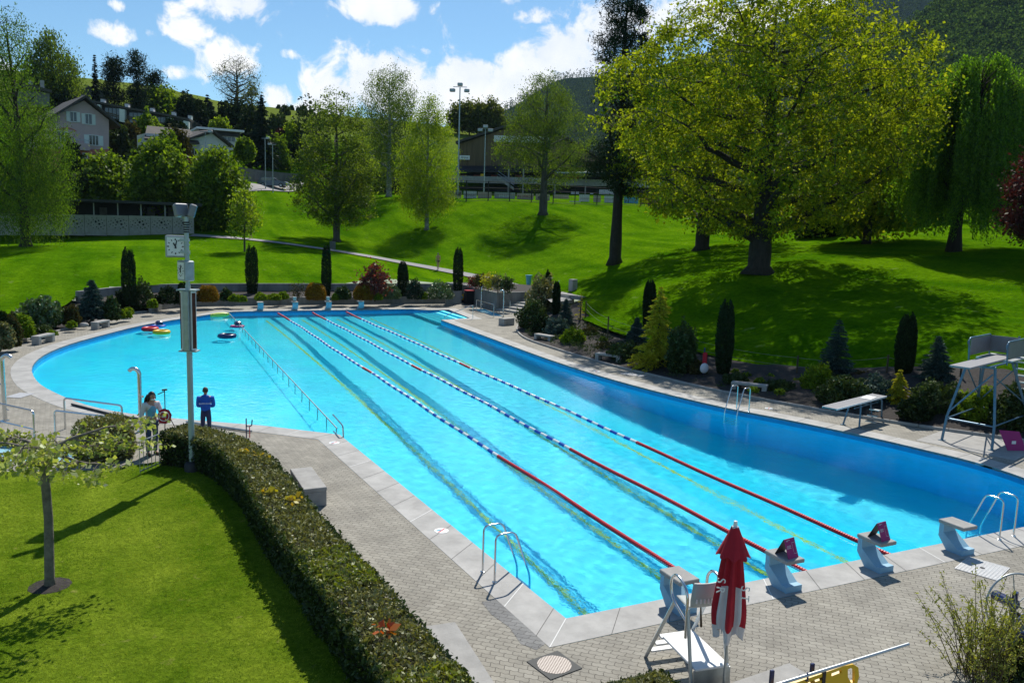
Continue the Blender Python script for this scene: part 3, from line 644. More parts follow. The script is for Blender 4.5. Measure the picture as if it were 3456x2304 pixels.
# ================================================================ STARTING BLOCKS
def starting_block(loc, rz, label, num=None):
    t = thing('starting_block', label, 'starting block', loc, 'starting blocks at both ends of the lanes', rz)
    b = MB(); b.prism([(-.2, -.28, 0), (-.2, .10, 0), (-.2, .32, .27), (-.2, .32, .56), (-.2, .21, .56), (-.2, .21, .37), (-.2, -.15, .12), (-.2, -.28, .12)], (.40, 0, 0)); b.build('pedestal', M['blockblue'], t)
    b = MB(); b.box((0, .03, .60), (.44, .62, .08), 0, .012); tp = b.build('top_plate', M['concrete'], t)
    if num: text('number', num, .30, (0, .326, .42), (-1, 0, 0), (0, 0, 1), M['white'], t)
    return t
for k, nm in enumerate(['light blue starting block half hidden behind the lifeguard chair', 'light blue starting block with magenta sign, second from the lifeguard chair',
                        'light blue starting block with magenta sign, nearest the empty corner block', 'light blue starting block with bare top beside the corner pool ladder']):
    starting_block((2.5*k+.05, -.40, .007), 0, nm)
for k, nm in enumerate(['far starting block numbered 4', 'far starting block numbered 3 with a small grey box on top', 'far starting block numbered 2 with a small grey box on top', 'far starting block numbered 1']):
    starting_block((2.5*k, 50.32, 0), math.pi, nm, str(4-k))
for k in (1, 2):
    b = MB(); b.box((2.5*k, 50.4, .81), (.24, .24, .34), 0, .02)
    tag(b.build('grey_box', M['galv'], base=(2.5*k, 50.4, .64)), 'small grey box standing on far starting block numbered %d' % (4-k), 'box', 'grey boxes on starting blocks')
for k, wd_ in ((1, 'left'), (2, 'right')):
    t = thing('folded_sign', 'magenta tent sign on the %s of the two signed starting blocks' % wd_, 'sign', (2.5*k+.05, -.42, .642), 'magenta signs on starting blocks', R(8))
    b = MB(); w2, h2 = .145, .35
    b = MB(); b.prism([(-w2, -.17, 0), (w2, -.17, 0), (w2, -.03, h2), (-w2, -.03, h2)], (0, .012, .004)); fp = b.build('front_panel', M['magenta'], t)
    b = MB(); b.prism([(-w2, .17, 0), (w2, .17, 0), (w2, -.01, h2), (-w2, -.01, h2)], (0, -.012, .004)); b.build('rear_panel', M['dark'], t)
    b = MB()
    def lp(u, v): return (u, -.17+.14*v/h2-.004, v)
    for (u0, v0, u1, v1) in ((-.11, .325, .0, .331), (-.11, .312, -.05, .317), (-.12, .23, .0, .235), (-.12, .215, .0, .22), (-.12, .2, -.02, .205), (-.12, .185, .0, .19), (.04, .08, .044, .28), (.12, .08, .124, .28), (.04, .276, .12, .28), (.04, .08, .12, .084)):
        b.add([lp(u0, v0), lp(u1, v0), lp(u1, v1), lp(u0, v1)], [(0, 1, 2, 3)])
    b.build('print', M['white'], t)
# ================================================================ LANE ROPES
for k, nm in enumerate(['left', 'middle', 'right']):
    x = 1.25+2.5*k
    t = thing('lane_rope', 'lane rope of red, white and blue discs, %s of the three' % nm, 'lane rope', (x, 0, WZ), 'lane ropes')
    P_, R_, C_ = [], [], []; y = .05
    while y < 49.8:                       # discs strung close together: one corrugated body, colours in bands
        cidx = 0 if (y < 10.2 or y > 45.2 or 24.5 < y < 26.) else (1 if int(y/.42) % 2 else 2)
        wob = .035*math.sin(y*.35+k)+.02*math.sin(y*1.1+k*2); stp = .072 if y < 16 else .21
        for (f, r_) in ((0, .034), (.15, .06 if y < 16 else .066), (.8, .06 if y < 16 else .066), (.97, .034)): P_.append((wob, y+stp*f, .03)); R_.append(r_); C_.append(cidx)
        y += stp
    b = MB(); b.tube(P_, R_, 9); fm = [C_[i] for i in range(len(P_)-1) for _ in range(9)]; b.mi = fm+[0]*(len(b.f)-len(fm))
    fo = b.build('floats', [M['red'], M['blue'], M['white_plastic']], t); fo.data.polygons.foreach_set('use_smooth', [True]*len(fo.data.polygons)); fo.data.set_sharp_from_angle(angle=R(50))
    b = MB(); b.tube([(.0, -.02, .03), (0, 25, .03), (0, 49.9, .03)], .02, 6); b.build('cable', M['white'], t)
# underwater divider rail between the shallow and the lane pool
t = thing('divider_rail', 'thin steel rail on short posts dividing the shallow pool from the lanes', 'railing', (-2.6, 32, WZ))
b = MB(); b.tube([(-2.35, 49.2, .02), (-2.75, 14.3, .02)], .022, 6); b.build('top_rail', M['galv'], t, world=True)
for i in range(23):
    y = 14.4+i*1.55; x = -2.75+.4*(y-14.3)/34.9; b = MB(); b.tube([(x, y, -1.2), (x, y, .01)], .018, 6); b.build('post', M['galv'], t, world=True)
b = MB(); b.tube(rounded([(-2.75, 14.9, .35), (-2.8, 13.3, .35), (-2.8, 13.2, -.1), (-2.8, 14.6, -.15)], .12), .025, 8); b.build('end_hoop', M['steel'], t, world=True)
# ================================================================ LADDERS
def ladder(p, inward, label, h=.92, wd=.5, drop=.78):
    t = thing('pool_ladder', label, 'pool ladder', (p[0], p[1], 0), 'steel pool ladders'); n_ = Vector((inward[0], inward[1], 0)).normalized(); s = Vector((-n_.y, n_.x, 0))
    for k in (-1, 1):
        o_ = Vector((p[0], p[1], 0))+s*wd/2*k; b = MB()
        b.tube(rounded([o_-n_*.0+Vector((0, 0, 0)), o_+Vector((0, 0, h)), o_+n_*.42+Vector((0, 0, h)), o_+n_*drop+Vector((0, 0, .0)), o_+n_*drop+Vector((0, 0, -1.3))], .12), .021, 10)
        b.lathe(o_, [(.055, 0), (.05, .02), (.025, .03)], 10); b.build('handrail', M['steel'], t, world=True, smooth=True)
    for k in range(4):
        b = MB(); b.tube([Vector((p[0], p[1], -.32-.26*k))+n_*drop-s*wd/2, Vector((p[0], p[1], -.32-.26*k))+n_*drop+s*wd/2], .028, 6); b.build('rung', M['steel'], t, world=True)
    return t
l0 = gr(1122, 1325); ladder((l0.x, l0.y), (.97, .05), 'steel pool ladder on the near left pool edge', .95, .52)
l1 = gr(2305, 1236); ladder((l1.x+.1, l1.y), (-.05, 1), 'steel pool ladder at the near right corner beside the bare starting block', .95, .55)
l2 = gr(1690, 945); ladder((l2.x+.42, l2.y+.1), (-.9, -.25), 'steel pool ladder on the right side of the pool in front of a bench', .95, .55)
# ================================================================ BENCHES
def bench(p, rz, label, L=1.35, W=.42, H=.45, grp='concrete benches'):
    t = thing('bench', label, 'bench', (p[0], p[1], 0), grp, rz)
    b = MB(); b.box((0, 0, H-.05), (L, W, .10), 0, .012); b.build('seat', M['concrete'], t)
    for s in (-1, 1): b = MB(); b.box((s*(L/2-.11), 0, (H-.10)/2), (.2, W-.01, H-.104), 0, .01); b.build('leg', M['concrete'], t)
    return t
def bpx(u, v, dx=0, dy=0): p = gr(u, v); return (p.x+dx, p.y+dy)
bench(bpx(100, 788), R(62), 'concrete bench by the laurel shrub, nearer of the two on the left')
bench(bpx(231, 754), R(62), 'concrete bench in front of the blue spruce on the left')
bench(bpx(1262, 785, -.35), R(-72), 'concrete bench by the low bright green shrub')
bench(bpx(1410, 832, -.3), R(-62), 'concrete bench left of the golden cypress', 1.45)
bench(bpx(1735, 902, -.35), R(-52), 'concrete bench behind the pool ladder on the right', 1.5)
bench((-4.95, 8.0), R(90), 'concrete bench backing onto the long hedge, the one in full view', 1.75, .55, .47)
bench((-4.62, -1.35), R(86), 'concrete bench beside the hedge, cut by the bottom of the picture', 2.3, .6, .46)
b = MB(); b.box((14.7, 38.9, .24), (1.0, .55, .48), R(20), .012); tag(b.build('concrete_block', M['concrete'], base=(14.7, 38.9, 0)), 'solid concrete block seat near the right foot bath', 'block')
s0, s1, s2 = gr(1695, 1560, .42), gr(1812, 1520, .42), gr(1862, 1555, .42)
d_ = Vector((s1.x-s0.x, s1.y-s0.y)); sn = (s1+s2)/2
du = d_.normalized(); dn = Vector((du.y, -du.x)); sc_ = Vector((s1.x, s1.y))-du*1.15+dn*.36
b = MB(); b.box((sc_.x, sc_.y, .21), (2.3, .72, .42), math.atan2(d_.y, d_.x), .015); tag(b.build('stone_slab_bench', M['concrete'], base=(sc_.x, sc_.y, 0)), 'wide concrete slab bench behind the yellow rescue board', 'bench')
# ================================================================ CLOCK MAST
pb = Vector((-7.42, 11.0, 0))
t = thing('clock_mast', 'tall grey mast carrying clocks, loudspeaker columns and floodlights by the hedge', 'mast', pb)
b = MB(); b.lathe(pb, [(.20, 0), (.20, .2), (.15, .27), (.11, .29)], 18); b.build('footing', M['dark'], t, world=True, smooth=True)
b = MB(); b.tube([pb+Vector((0, 0, .25)), pb+Vector((0, 0, 3.5)), pb+Vector((0, 0, 5.0))], [.078, .072, .066], 16); b.tube([pb+Vector((0, 0, 5.0)), pb+Vector((-.005, 0, 6.75))], .055, 14)
for z in (4.95, 5.33, 5.62, 5.78, 6.02): b.lathe(pb+Vector((0, 0, z)), [(.07, 0), (.07, .03)], 14)
b.build('pole', M['pole'], t, world=True, smooth=True)
b = MB()
for z in np.arange(6.36, 6.62, .06): b.torus(pb+Vector((0, 0, z)), .06, .022, 14, 6)
b.build('cable_coil', M['dark'], t, world=True)
cr_ = Vector((RI0[0], RI0[1], 0)).normalized(); cf = Vector((-cr_.y, cr_.x, 0))     # camera right / forward on the ground plan
def clock(cpos, face_dir, wd, hh, dp, nm):
    f = Vector(face_dir).normalized(); r = Vector((-f.y, f.x, 0)); u = Vector((0, 0, 1)); rz = math.atan2(r.y, r.x)
    b = MB(); b.box(cpos-f*dp/2, (wd, dp, hh), rz, .02); cs = b.build('clock', M['galv'], t, world=True)
    b = MB(); b.box(cpos+f*.006, (wd-.09, .012, hh-.09), rz); b.build('dial', M['white'], cs, world=True)
    b = MB(); a0 = min(wd, hh)/2-.05
    def bar(ang, r0, r1, w_, lift):
        d = r*math.sin(ang)+u*math.cos(ang); e = r*math.cos(ang)-u*math.sin(ang); o = cpos+f*lift
        b.prism([o+d*r0-e*w_, o+d*r1-e*w_, o+d*r1+e*w_, o+d*r0+e*w_], f*.004)
    for h in range(12): bar(h*math.pi/6, a0*.78, a0*(.98 if h % 3 else 1.0), .010 if h % 3 else .014, .0135)
    bar(R(-28), -.04, a0*.52, .016, .02); bar(R(14), -.05, a0*.85, .012, .026); bar(R(160), -.05, a0*.3, .006, .03)
    b.build('hands', M['black'], cs, world=True)
clock(pb-cr_*.27+Vector((0, 0, 5.98))-cf*.06, -cf+cr_*.22, .50, .56, .30, 'clock')
clock(pb-cr_*.16+Vector((0, 0, 5.36))-cf*.02, -cf-cr_*.85, .40, .52, .26, 'clock')
b = MB()
for z in (6.15, 5.85, 5.45, 5.3): b.box(pb+Vector((0, 0, z))-cr_*.05, (.22, .10, .07), math.atan2(cr_.y, cr_.x))
b.build('bracket', M['pole'], t, world=True)
rzc = math.atan2(cr_.y, cr_.x)
for (dx, dy, rr, nm, m_) in ((-.13, -.03, -55, 'loudspeaker_column', 'white'), (.12, -.02, 50, 'loudspeaker_column', 'white'), (0.0, -.12, 0, 'loudspeaker_column', 'galv')):
    c = pb+cr_*dx+cf*dy+Vector((0, 0, 4.07)); b = MB(); b.box(c, (.14, .12, 1.55), rzc+R(rr), .008); lc = b.build(nm, M[m_], t, world=True)
    b = MB(); fd = Vector((math.cos(rzc+R(rr)-math.pi/2), math.sin(rzc+R(rr)-math.pi/2), 0)); b.box(c+fd*.062, (.10, .006, 1.45), rzc+R(rr)); b.build('grille', M['rust'] if dx else M['galv'], lc, world=True)
b = MB(); b.box(pb+Vector((0, 0, 4.87)), (.5, .3, .03), rzc); b.box(pb+Vector((0, 0, 3.27)), (.46, .28, .03), rzc); b.build('speaker_frame', M['pole'], t, world=True)
for (dx, aim) in ((-.13, (-.75, -.55, -.3)), (.15, (.75, -.35, -.25))):
    a = Vector(aim); dirv = (cr_*a.x+cf*a.y*-1+Vector((0, 0, a.z))).normalized(); c = pb+cr_*dx+Vector((0, 0, 6.9))
    rot = dirv.to_track_quat('Y', 'Z').to_matrix(); b = MB(); b.box((0, 0, 0), (.36, .16, .34), 0, .03); b.v = [tuple(rot @ Vector(p)+c) for p in b.v]; fl_ = b.build('floodlight', M['panelgrey'], t, world=True)
    b = MB(); b.box((0, .085, 0), (.32, .012, .30)); b.v = [tuple(rot @ Vector(p)+c) for p in b.v]; b.build('lens', M['glass'] if dx < 0 else M['tile'], fl_, world=True)
    b = MB(); b.tube([pb+Vector((0, 0, 6.7)), c-Vector((0, 0, .16))], .02, 6); b.build('bracket', M['galv'], t, world=True)
# ================================================================ LIFEGUARD CHAIR AND UMBRELLA
q0, q1, q2, q3 = gr(1527, 1466, .55), gr(1590, 1449, .55), gr(1668, 1520, .55), gr(1605, 1548, .55)
fc = (q0+q1)/2; nc_ = (q2+q3)/2; ax = Vector((fc.x-nc_.x, fc.y-nc_.y, 0)).normalized(); sd = Vector((ax.y, -ax.x, 0))   # ax: the way the chair faces, sd: to its right
cc_ = (fc+nc_)/2; cc_.z = 0; Wd = .56
def L(a, s, z): return cc_+ax*a+sd*s+Vector((0, 0, z))
half = (fc-nc_).length/2
t = thing('lifeguard_chair', 'tall aluminium lifeguard chair with grey plastic seat and white step board', 'lifeguard chair', cc_)
b = MB(); rzp = math.atan2(sd.y, sd.x); b.box(L(0, 0, .55), (Wd, 2*half, .04), rzp, .008); b.build('foot_board', M['white_plastic'], t, world=True)
for s in (-1, 1):
    b = MB(); b.tube([L(half+.42, s*.33, 0), L(half*.38, s*.29, 1.28)], .035, 4); b.build('leg', M['alu'], t, world=True)
    b = MB(); b.tube([L(-half-.02, s*.31, 0), L(-half*.40, s*.29, 1.35)], .028, 8); b.build('leg', M['alu'], t, world=True)
    b = MB(); b.tube(rounded([L(-half*.40, s*.30, .9), L(-half*.42, s*.31, 1.62), L(half*.25, s*.31, 1.76), L(half*.62, s*.31, 1.60), L(half*.52, s*.30, 1.32), L(-half*.38, s*.30, 1.16)], .17, 6), .022, 10); b.build('armrest', M['steel'], t, world=True, smooth=True)
for k in range(3):
    b = MB(); a = half+.36-.15*k; z = .16+.19*k; b.box(L(a-.02, 0, z), (.60, .11, .025), rzp); b.build('step', M['white_plastic'], t, world=True)
b = MB()
prof = [(.26, .0), (.22, .03), (-.1, .0), (-.19, .05), (-.235, .16), (-.28, .44), (-.26, .45)]
pts = []
for i, (a, z) in enumerate(prof):
    for s in np.linspace(-1, 1, 9): pts.append(L(a+.10-half*.22+(.05*s*s if i > 3 else 0), s*.25*(1 if i not in (0, 6) else .86), 1.30+z+(.02*s*s if i < 4 else 0)))
for i in range(len(prof)-1):
    for j in range(8): b.f.append((i*9+j, i*9+j+1, (i+1)*9+j+1, (i+1)*9+j))
b.v = [tuple(p) for p in pts]; b.mi = [0]*len(b.f); st_ = b.build('seat', M['galv'], t, world=True, smooth='all'); sm = st_.modifiers.new('thick', 'SOLIDIFY'); sm.thickness = .018
st_.data.materials.clear(); st_.data.materials.append(mat('seatgrey', (.42, .44, .42), .5))
b = MB()
for s in np.linspace(-.18, .18, 7): b.box(L(.10-half*.22-.262+.05*(s/.25)**2, s, 1.47), (.022, .012, .07), rzp)
b.build('back_slots', M['white'], st_, world=True)
b = MB(); b.box(L(-half+.02, 0, .30), (.6, .03, .46), rzp); b.build('rear_panel', M['galv'], t, world=True)
b = MB(); b.tube([L(-half*.15, .0, 1.28), L(-half*.18, .02, .98)], [.012, .02], 6); b.build('whistle_cord', M['wood'], t, world=True)
# closed umbrella behind the chair, red and white cloth
ub = L(-half-.14, .11, 0)
t = thing('closed_umbrella', 'closed red and white parasol strapped behind the lifeguard chair', 'parasol', ub)
topz = zat(ub, 1196); botz = zat(ub, 1466)
b = MB(); b.tube([ub, ub+Vector((0, 0, topz-.03))], .02, 8); b.build('pole', M['galv'], t, world=True)
b = MB(); b.lathe(ub+Vector((0, 0, topz-.1)), [(.055, 0), (.05, .02), (.03, .03), (.025, .10), (.0, .11)], 12, False); b.build('finial', M['white_plastic'], t, world=True, smooth=True)
NS = 64; H_ = topz-.08-botz; vv = []; prof = []
def folds(a, tt):
    base_r = .05+.165*min(1, tt*1.15)**.8-.05*ss(.7, 1, tt)
    return base_r*(1+.26*math.sin(a*8+tt*1.2)*ss(.05, .3, tt)+.10*math.sin(a*3+tt*3)+.06*math.sin(a*17+4*tt))
b = MB(); NT = 26
for i in range(NT+1):
    tt = i/NT
    for k in range(NS):
        a = 2*math.pi*k/NS; r_ = folds(a, tt); zz = topz-.08-H_*tt*(1-.12*ss(.75, 1, tt)*(.5+.5*math.sin(a*4+1)))
        b.v.append((ub.x+r_*math.cos(a), ub.y+r_*math.sin(a), zz))
for i in range(NT):
    for k in range(NS):
        b.f.append((i*NS+k, i*NS+(k+1) % NS, (i+1)*NS+(k+1) % NS, (i+1)*NS+k)); a = 2*math.pi*(k+.5)/NS; tt = i/NT
        g = (a*8/math.pi/2+ .3) % 8
        white = (tt > .48 and int(g) in (1, 4, 6)) or (tt > .85 and int(g) != 2)
        b.mi.append(1 if white else 0)
b.keep = 1; ucl = b.build('canopy', [M['redcloth'], M['whitecloth']], t, world=True, smooth='all')
b = MB(); NS2 = 48
for i in range(9):
    tt = i/8
    for k in range(NS2):
        a = 2*math.pi*k/NS2; r_ = (.045+.175*tt)*(1+.10*math.sin(a*8+.6)*tt+.04*math.sin(a*19)); b.v.append((ub.x+r_*math.cos(a), ub.y+r_*math.sin(a), topz-.075-.42*tt-.02*tt*math.sin(a*8+.6)))
for i in range(8):
    for k in range(NS2): b.f.append((i*NS2+k, i*NS2+(k+1) % NS2, (i+1)*NS2+(k+1) % NS2, (i+1)*NS2+k))
b.mi = [0]*len(b.f); b.keep = 1; b.build('cap_flounce', M['redcloth'], t, world=True, smooth='all')
tc_ = Vector((CAM[0]-ub.x, CAM[1]-ub.y, 0)).normalized(); tr_ = Vector((-tc_.y, tc_.x, 0))
for (s, zf, wds, mt) in ((-.14, .46, 'S R', 'white'), (.19, .50, 'S T', 'white')):
    tx = text('lettering', wds, .17, ub+tr_*s+tc_*.20+Vector((0, 0, topz-H_*zf-.12)), (0, 0, -1), tr_, M[mt], ucl)
# ================================================================ DIVING BOARDS
def bar(mb, pts, r=.03, n_=8): mb.tube(pts, r, n_)
tipp = at(1900, 943, 31.2); 
A1, A2, A3, A4 = gr(1944, 973), gr(2030, 971), gr(1990, 980), gr(2005, 960)
ctr = (A1+A2+A3)/3; bd_ = Vector((-.93, -.28, 0)).normalized(); bs_ = Vector((-bd_.y, bd_.x, 0))
zt = zat(A2, 918)
t = thing('springboard', 'low grey springboard on four splayed legs at the right pool edge', 'diving board', ctr)
tail = Vector((A2.x, A2.y, zt))+bs_*-.05+Vector((.2, .5, 0)); Lb = 3.9
b = MB(); b.box(tail+bd_*Lb/2-bd_*.2+Vector((0, 0, .02)), (Lb, .5, .05), math.atan2(bd_.y, bd_.x), .008); brd = b.build('board', M['boardgrey'], t, world=True)
b = MB()
for s in (-1, 1): b.box(tail+bd_*Lb/2-bd_*.2+bs_*s*.258+Vector((0, 0, .02)), (Lb, .016, .06), math.atan2(bd_.y, bd_.x))
b.build('edge_strip', M['white'], brd, world=True)
b = MB(); b.box(tail+bd_*.75+Vector((0, 0, .055)), (.7, .38, .012), math.atan2(bd_.y, bd_.x)+.12); tag(b.build('sign_board', M['white'], base=tail+bd_*.75), 'white sign sheet lying on the low springboard', 'sign')
for (a, s, ka, ks) in ((.1, .22, -.12, .18), (.1, -.22, -.12, -.18), (1.75, .2, 1.95, .3), (1.75, -.2, 1.95, -.3)):
    tp_ = tail+bd_*a+bs_*s; ft = tail+bd_*ka+bs_*ks; b = MB(); bar(b, rounded([(ft.x, ft.y, 0), (tp_.x, tp_.y, zt-.05), tuple(tail+bd_*a+bs_*0+Vector((0, 0, -.05)))], .1), .032); b.box((ft.x, ft.y, .012), (.16, .12, .022)); b.build('leg', M['bluesteel'], t, world=True)
b = MB(); bar(b, [tail+bd_*-.05+Vector((0, 0, -.22)), tail+bd_*1.8+Vector((0, 0, -.22))], .028); bar(b, [tail+bd_*1.2+bs_*.2+Vector((0, 0, -.1)), tail+bd_*1.2+bs_*-.2+Vector((0, 0, -.1))], .05); b.build('frame', M['bluesteel'], t, world=True)
for k in range(3):
    b = MB(); c = tail+bd_*(1.15+.12*k)+bs_*.46; b.box((c.x, c.y, .2+.2*(2-k)), (.2, .36, .03), math.atan2(bd_.y, bd_.x)); b.build('step', M['alu'], t, world=True)
# three metre tower
F1, F2, F3 = gr(2163, 1011), gr(2274, 1036), gr(2209, 993)
zp = zat(F1, 846)-.35
t = thing('diving_tower', 'high blue-grey diving platform on tubular legs with side panels and ladder', 'diving tower', (F1+F2+F3)/3)
pd = Vector((F3.x-F1.x, F3.y-F1.y, 0)).normalized(); ps = Vector((pd.y, -pd.x, 0))      # pd: away from the pool, ps: towards the near end
def T(a, s, z): p = F1+pd*a+ps*s; return Vector((p.x, p.y, z))
wT = (F2-F1).dot(ps)
zt = zat(T(1.2, wT*.5, 0), 829)
ZT = zt
for (a0, s0, a1, s1) in ((0, 0, .55, wT*.22), (0, wT, .55, wT*.78), (3.4, -.1, 2.3, wT*.22), (3.4, wT+.1, 2.3, wT*.78)):
    b = MB(); p0 = T(a0, s0, 0); k1 = T(a0*.8+a1*.2, s0*.88+s1*.12, zt*.3); p1 = T(a1, s1, zt-.12)
    bar(b, [p0, k1, p1], .045, 10); b.box((p0.x, p0.y, .012), (.2, .16, .024)); b.build('leg', M['bluesteel'], t, world=True, smooth=True)
b = MB()
for z_, f in ((zt*.28, .16), (zt*.27, .16)):
    pass
bar(b, [T(.1, wT*.04, zt*.28), T(.1, wT*.96, zt*.28)], .028); bar(b, [T(3.2, 0, zt*.28), T(3.2, wT, zt*.28)], .028); bar(b, [T(.1, .04, zt*.28), T(3.2, 0, zt*.28)], .024); bar(b, [T(.1, wT*.96, zt*.28), T(3.2, wT, zt*.28)], .024)
bar(b, [T(.12, .06, zt*.36), T(.5, wT*.76, zt*.88)], .03); bar(b, [T(3.1, .0, zt*.40), T(.55, wT*.5, zt*.95)], .022); bar(b, [T(.5, wT*.25, zt*.92), T(3.0, .1, zt*.42)], .024); bar(b, [T(.5, wT*.8, zt*.85), T(3.1, wT, zt*.42)], .024); bar(b, [T(3.1, 0, zt*.35), T(2.4, wT*.78, zt*.86)], .024)
b.build('brace', M['bluesteel'], t, world=True)
b = MB(); bar(b, [T(.4, wT*.2, zt-.1), T(.4, wT*.82, zt-.1)], .045); bar(b, [T(2.4, wT*.2, zt-.1), T(2.4, wT*.82, zt-.1)], .045)
for s in (.24, .78): bar(b, [T(.0, wT*s, zt-.04), T(3.3, wT*s, zt-.04)], .035)
b.build('platform_frame', M['bluesteel'], t, world=True)
rzT = math.atan2(pd.y, pd.x)
b = MB(); b.box(T(.85, wT*.5, zt+.03), (4.5, .62, .06), rzT, .008); pbd = b.build('board', M['boardgrey'], t, world=True)
b = MB(); b.box(T(2.6, wT*.5, zt+.0), (1.6, wT*.75, .05), rzT); b.build('deck', M['alu'], t, world=True)
hp = zat(T(1.7, wT*.15, 0), 773)-zt
for s, nm_ in ((.12, 'a'), (.88, 'b')):
    b = MB(); b.box(T(2.15, wT*s, zt+.1+hp*.42), (1.9, .02, hp*.78), rzT); pn = b.build('side_panel', M['panelgrey'], t, world=True)
    b = MB(); bar(b, rounded([T(1.15, wT*s, zt-.05), T(1.05, wT*s, zt+hp*.55), T(1.0, wT*s, zt+hp), T(3.15, wT*s, zt+hp), T(3.15, wT*s, zt-.05)], .18), .026)
    bar(b, rounded([T(1.12, wT*s, zt+.42), T(.92, wT*s, zt+.55), T(.92, wT*s, zt+hp-.1), T(1.15, wT*s, zt+hp)], .12), .02)
    b.build('guard_rail', M['bluesteel'], t, world=True, smooth=True)
b = MB(); b.box(T(3.12, wT*.42, zt+.1+hp*.42), (.02, wT*.6, hp*.78), rzT); b.build('rear_panel', M['panelgrey'], t, world=True)
lx0 = 3.75
for s in (.68, .98):
    b = MB(); bar(b, [T(lx0+.25, wT*s, 0), T(3.25, wT*s, zt), T(3.25, wT*s, zt+hp)], .036); b.build('ladder_rail', M['bluesteel'], t, world=True)
b = MB(); bar(b, rounded([T(3.25, wT*1.0, zt+hp), T(3.9, wT*1.02, zt+hp-.1), T(4.3, wT*1.05, .45)], .1), .018); b.build('ladder_handrail', M['bluesteel'], t, world=True)
for k in range(11):
    f = (k+.6)/11.3; b = MB(); p = T(lx0+.25-(lx0-3.0)*f, wT*.83, zt*f); b.box(p, (.16, wT*.30, .035), rzT); b.build('tread', M['alu'], t, world=True)
b = MB(); b.box(T(lx0+.1, wT*.99, zt*.42), (.05, .05, zt*.7), rzT, 0); b.box(T(lx0+.0, wT*1.0, zt*.45), (.26, .03, zt*.6), rzT); b.build('ladder_guard', M['galv'], t, world=True)
sg = gr(2325, 1034); b = MB(); b.prism([sg+Vector((-.25, 0, .02)), sg+Vector((.35, -.25, .02)), sg+Vector((.22, -.02, .62)), sg+Vector((-.42, .24, .66))], (.01, .012, 0)); o = b.build('leaning_sign', M['magenta'], base=sg); tag(o, 'magenta notice leaning at the foot of the diving tower ladder', 'sign')
b = MB(); b.box(sg+Vector((-.03, -.04, .28)), (.14, .012, .10), R(-22)); b.build('print', M['white'], o, world=True)
cs_ = MB(); cs_.box(((F1+F3).x/2+.3, (F1+F3).y/2-.9, .004), (3.4, 3.0, .01), rzT); tag(cs_.build('concrete_pad', M['concrete']), kind='structure')
# ================================================================ SHOWERS, RAILS, FOOT BATH GEAR
def shower(p, h, label, r=.055, ang=0.):
    t = thing('outdoor_shower', label, 'shower', (p[0], p[1], 0), 'steel outdoor showers'); d = Vector((math.cos(ang), math.sin(ang), 0)); o = Vector((p[0], p[1], 0))
    b = MB(); b.tube([o+Vector((0, 0, 0)), o+Vector((0, 0, h-.2))]+[o+d*(.17-.17*math.cos(a))+Vector((0, 0, h-.2+.2*math.sin(a))) for a in np.linspace(.2, 2.5, 9)], r, 14); b.lathe(o, [(r*1.9, 0), (r*1.9, .02), (r, .03)], 14); b.build('pipe', M['steel'], t, world=True, smooth=True)
    b = MB(); b.tube([o+Vector((0, 0, h*.56)), o+Vector((0, 0, h*.56))-d*.12], .03, 10); b.build('push_valve', M['steel'], t, world=True, smooth=True)
    b = MB(); b.tube([o+Vector((0, 0, .4)), o+Vector((0, 0, .4))+d*.14+Vector((0, -.03, -.04))], .018, 8); b.build('tap', M['steel'], t, world=True)
pw_ = -cr_
sp = gr(324, 990); shower((sp.x, sp.y), 2.0, 'steel hooked shower pipe beside the woman in the white coat', .062, math.atan2(pw_.y, pw_.x))
sp = gr(12, 966); shower((sp.x, sp.y), 2.15, 'steel hooked shower pipe at the left edge of the picture', .066, math.atan2(-pw_.y, -pw_.x))
sp = gr(1105, 709); shower((sp.x, sp.y), zat(sp, 657), 'slim shower pipe in front of the black bins', .05, 0)
sp = gr(1156, 728); shower((sp.x, sp.y), zat(sp, 666), 'slim shower pipe at the near end of the right foot bath', .05, R(120))
def rail(pts, label, r=.025, mids=None, name='handrail', grp='steel tube rails', m='steel'):
    base = Vector(pts[0]); base.z = 0; t = thing(name, label, 'railing', base, grp)
    b = MB(); b.tube(rounded(pts, .12), r, 8); b.build('frame', M[m], t, world=True, smooth=True)
    for (p, q_) in (mids or []): b = MB(); b.tube([p, q_], r*.8, 8); b.build('crossbar', M[m], t, world=True)
    return t
def hoop(u0, v0, u1, v1, h, label, mid=True, **k):
    a, c = gr(u0, v0), gr(u1, v1); z = Vector((0, 0, h))
    return rail([a, a+z, c+z, c], label, mids=[(a+z*.45, c+z*.45)] if mid else None, **k)
hoop(1094, 716, 1134, 729, .95, 'steel hoop rail along the near side of the right foot bath')
hoop(1142, 708, 1171, 718, .95, 'steel hoop rail against the concrete corner wall')
hoop(1186.5, 722, 1216, 733, .95, 'steel hoop rail by the bottom of the outdoor steps')
a = gr(1217, 733); rail([a, a+Vector((0, 0, .95)), a+Vector((1.6, .9, .95)), Vector((24.2, 49.0, 2.3))], 'sloping steel handrail climbing the outdoor steps')
a = gr(1086, 732); c = gr(1040, 734); rail([a, a+Vector((0, 0, 1.0)), Vector((12.0, 42.9, .35)), Vector((11.6, 42.9, .1))], 'sloping steel handrail at the pool entry steps', mids=None)
ra, rb = gr(150, 985), gr(282, 1000)
rail([ra, ra+Vector((0, 0, 1.0)), rb+Vector((0, 0, .95)), rb], 'long steel tube rail in front of the shallow pool entry', .03)
ra, rb = gr(128, 1010), gr(270, 1028)
rail([ra, ra+Vector((0, 0, .9)), rb+Vector((0, 0, .9)), rb], 'nearer steel tube rail behind the clipped round bush', .03)
ra, rb = gr(-60, 985), gr(80, 1020)
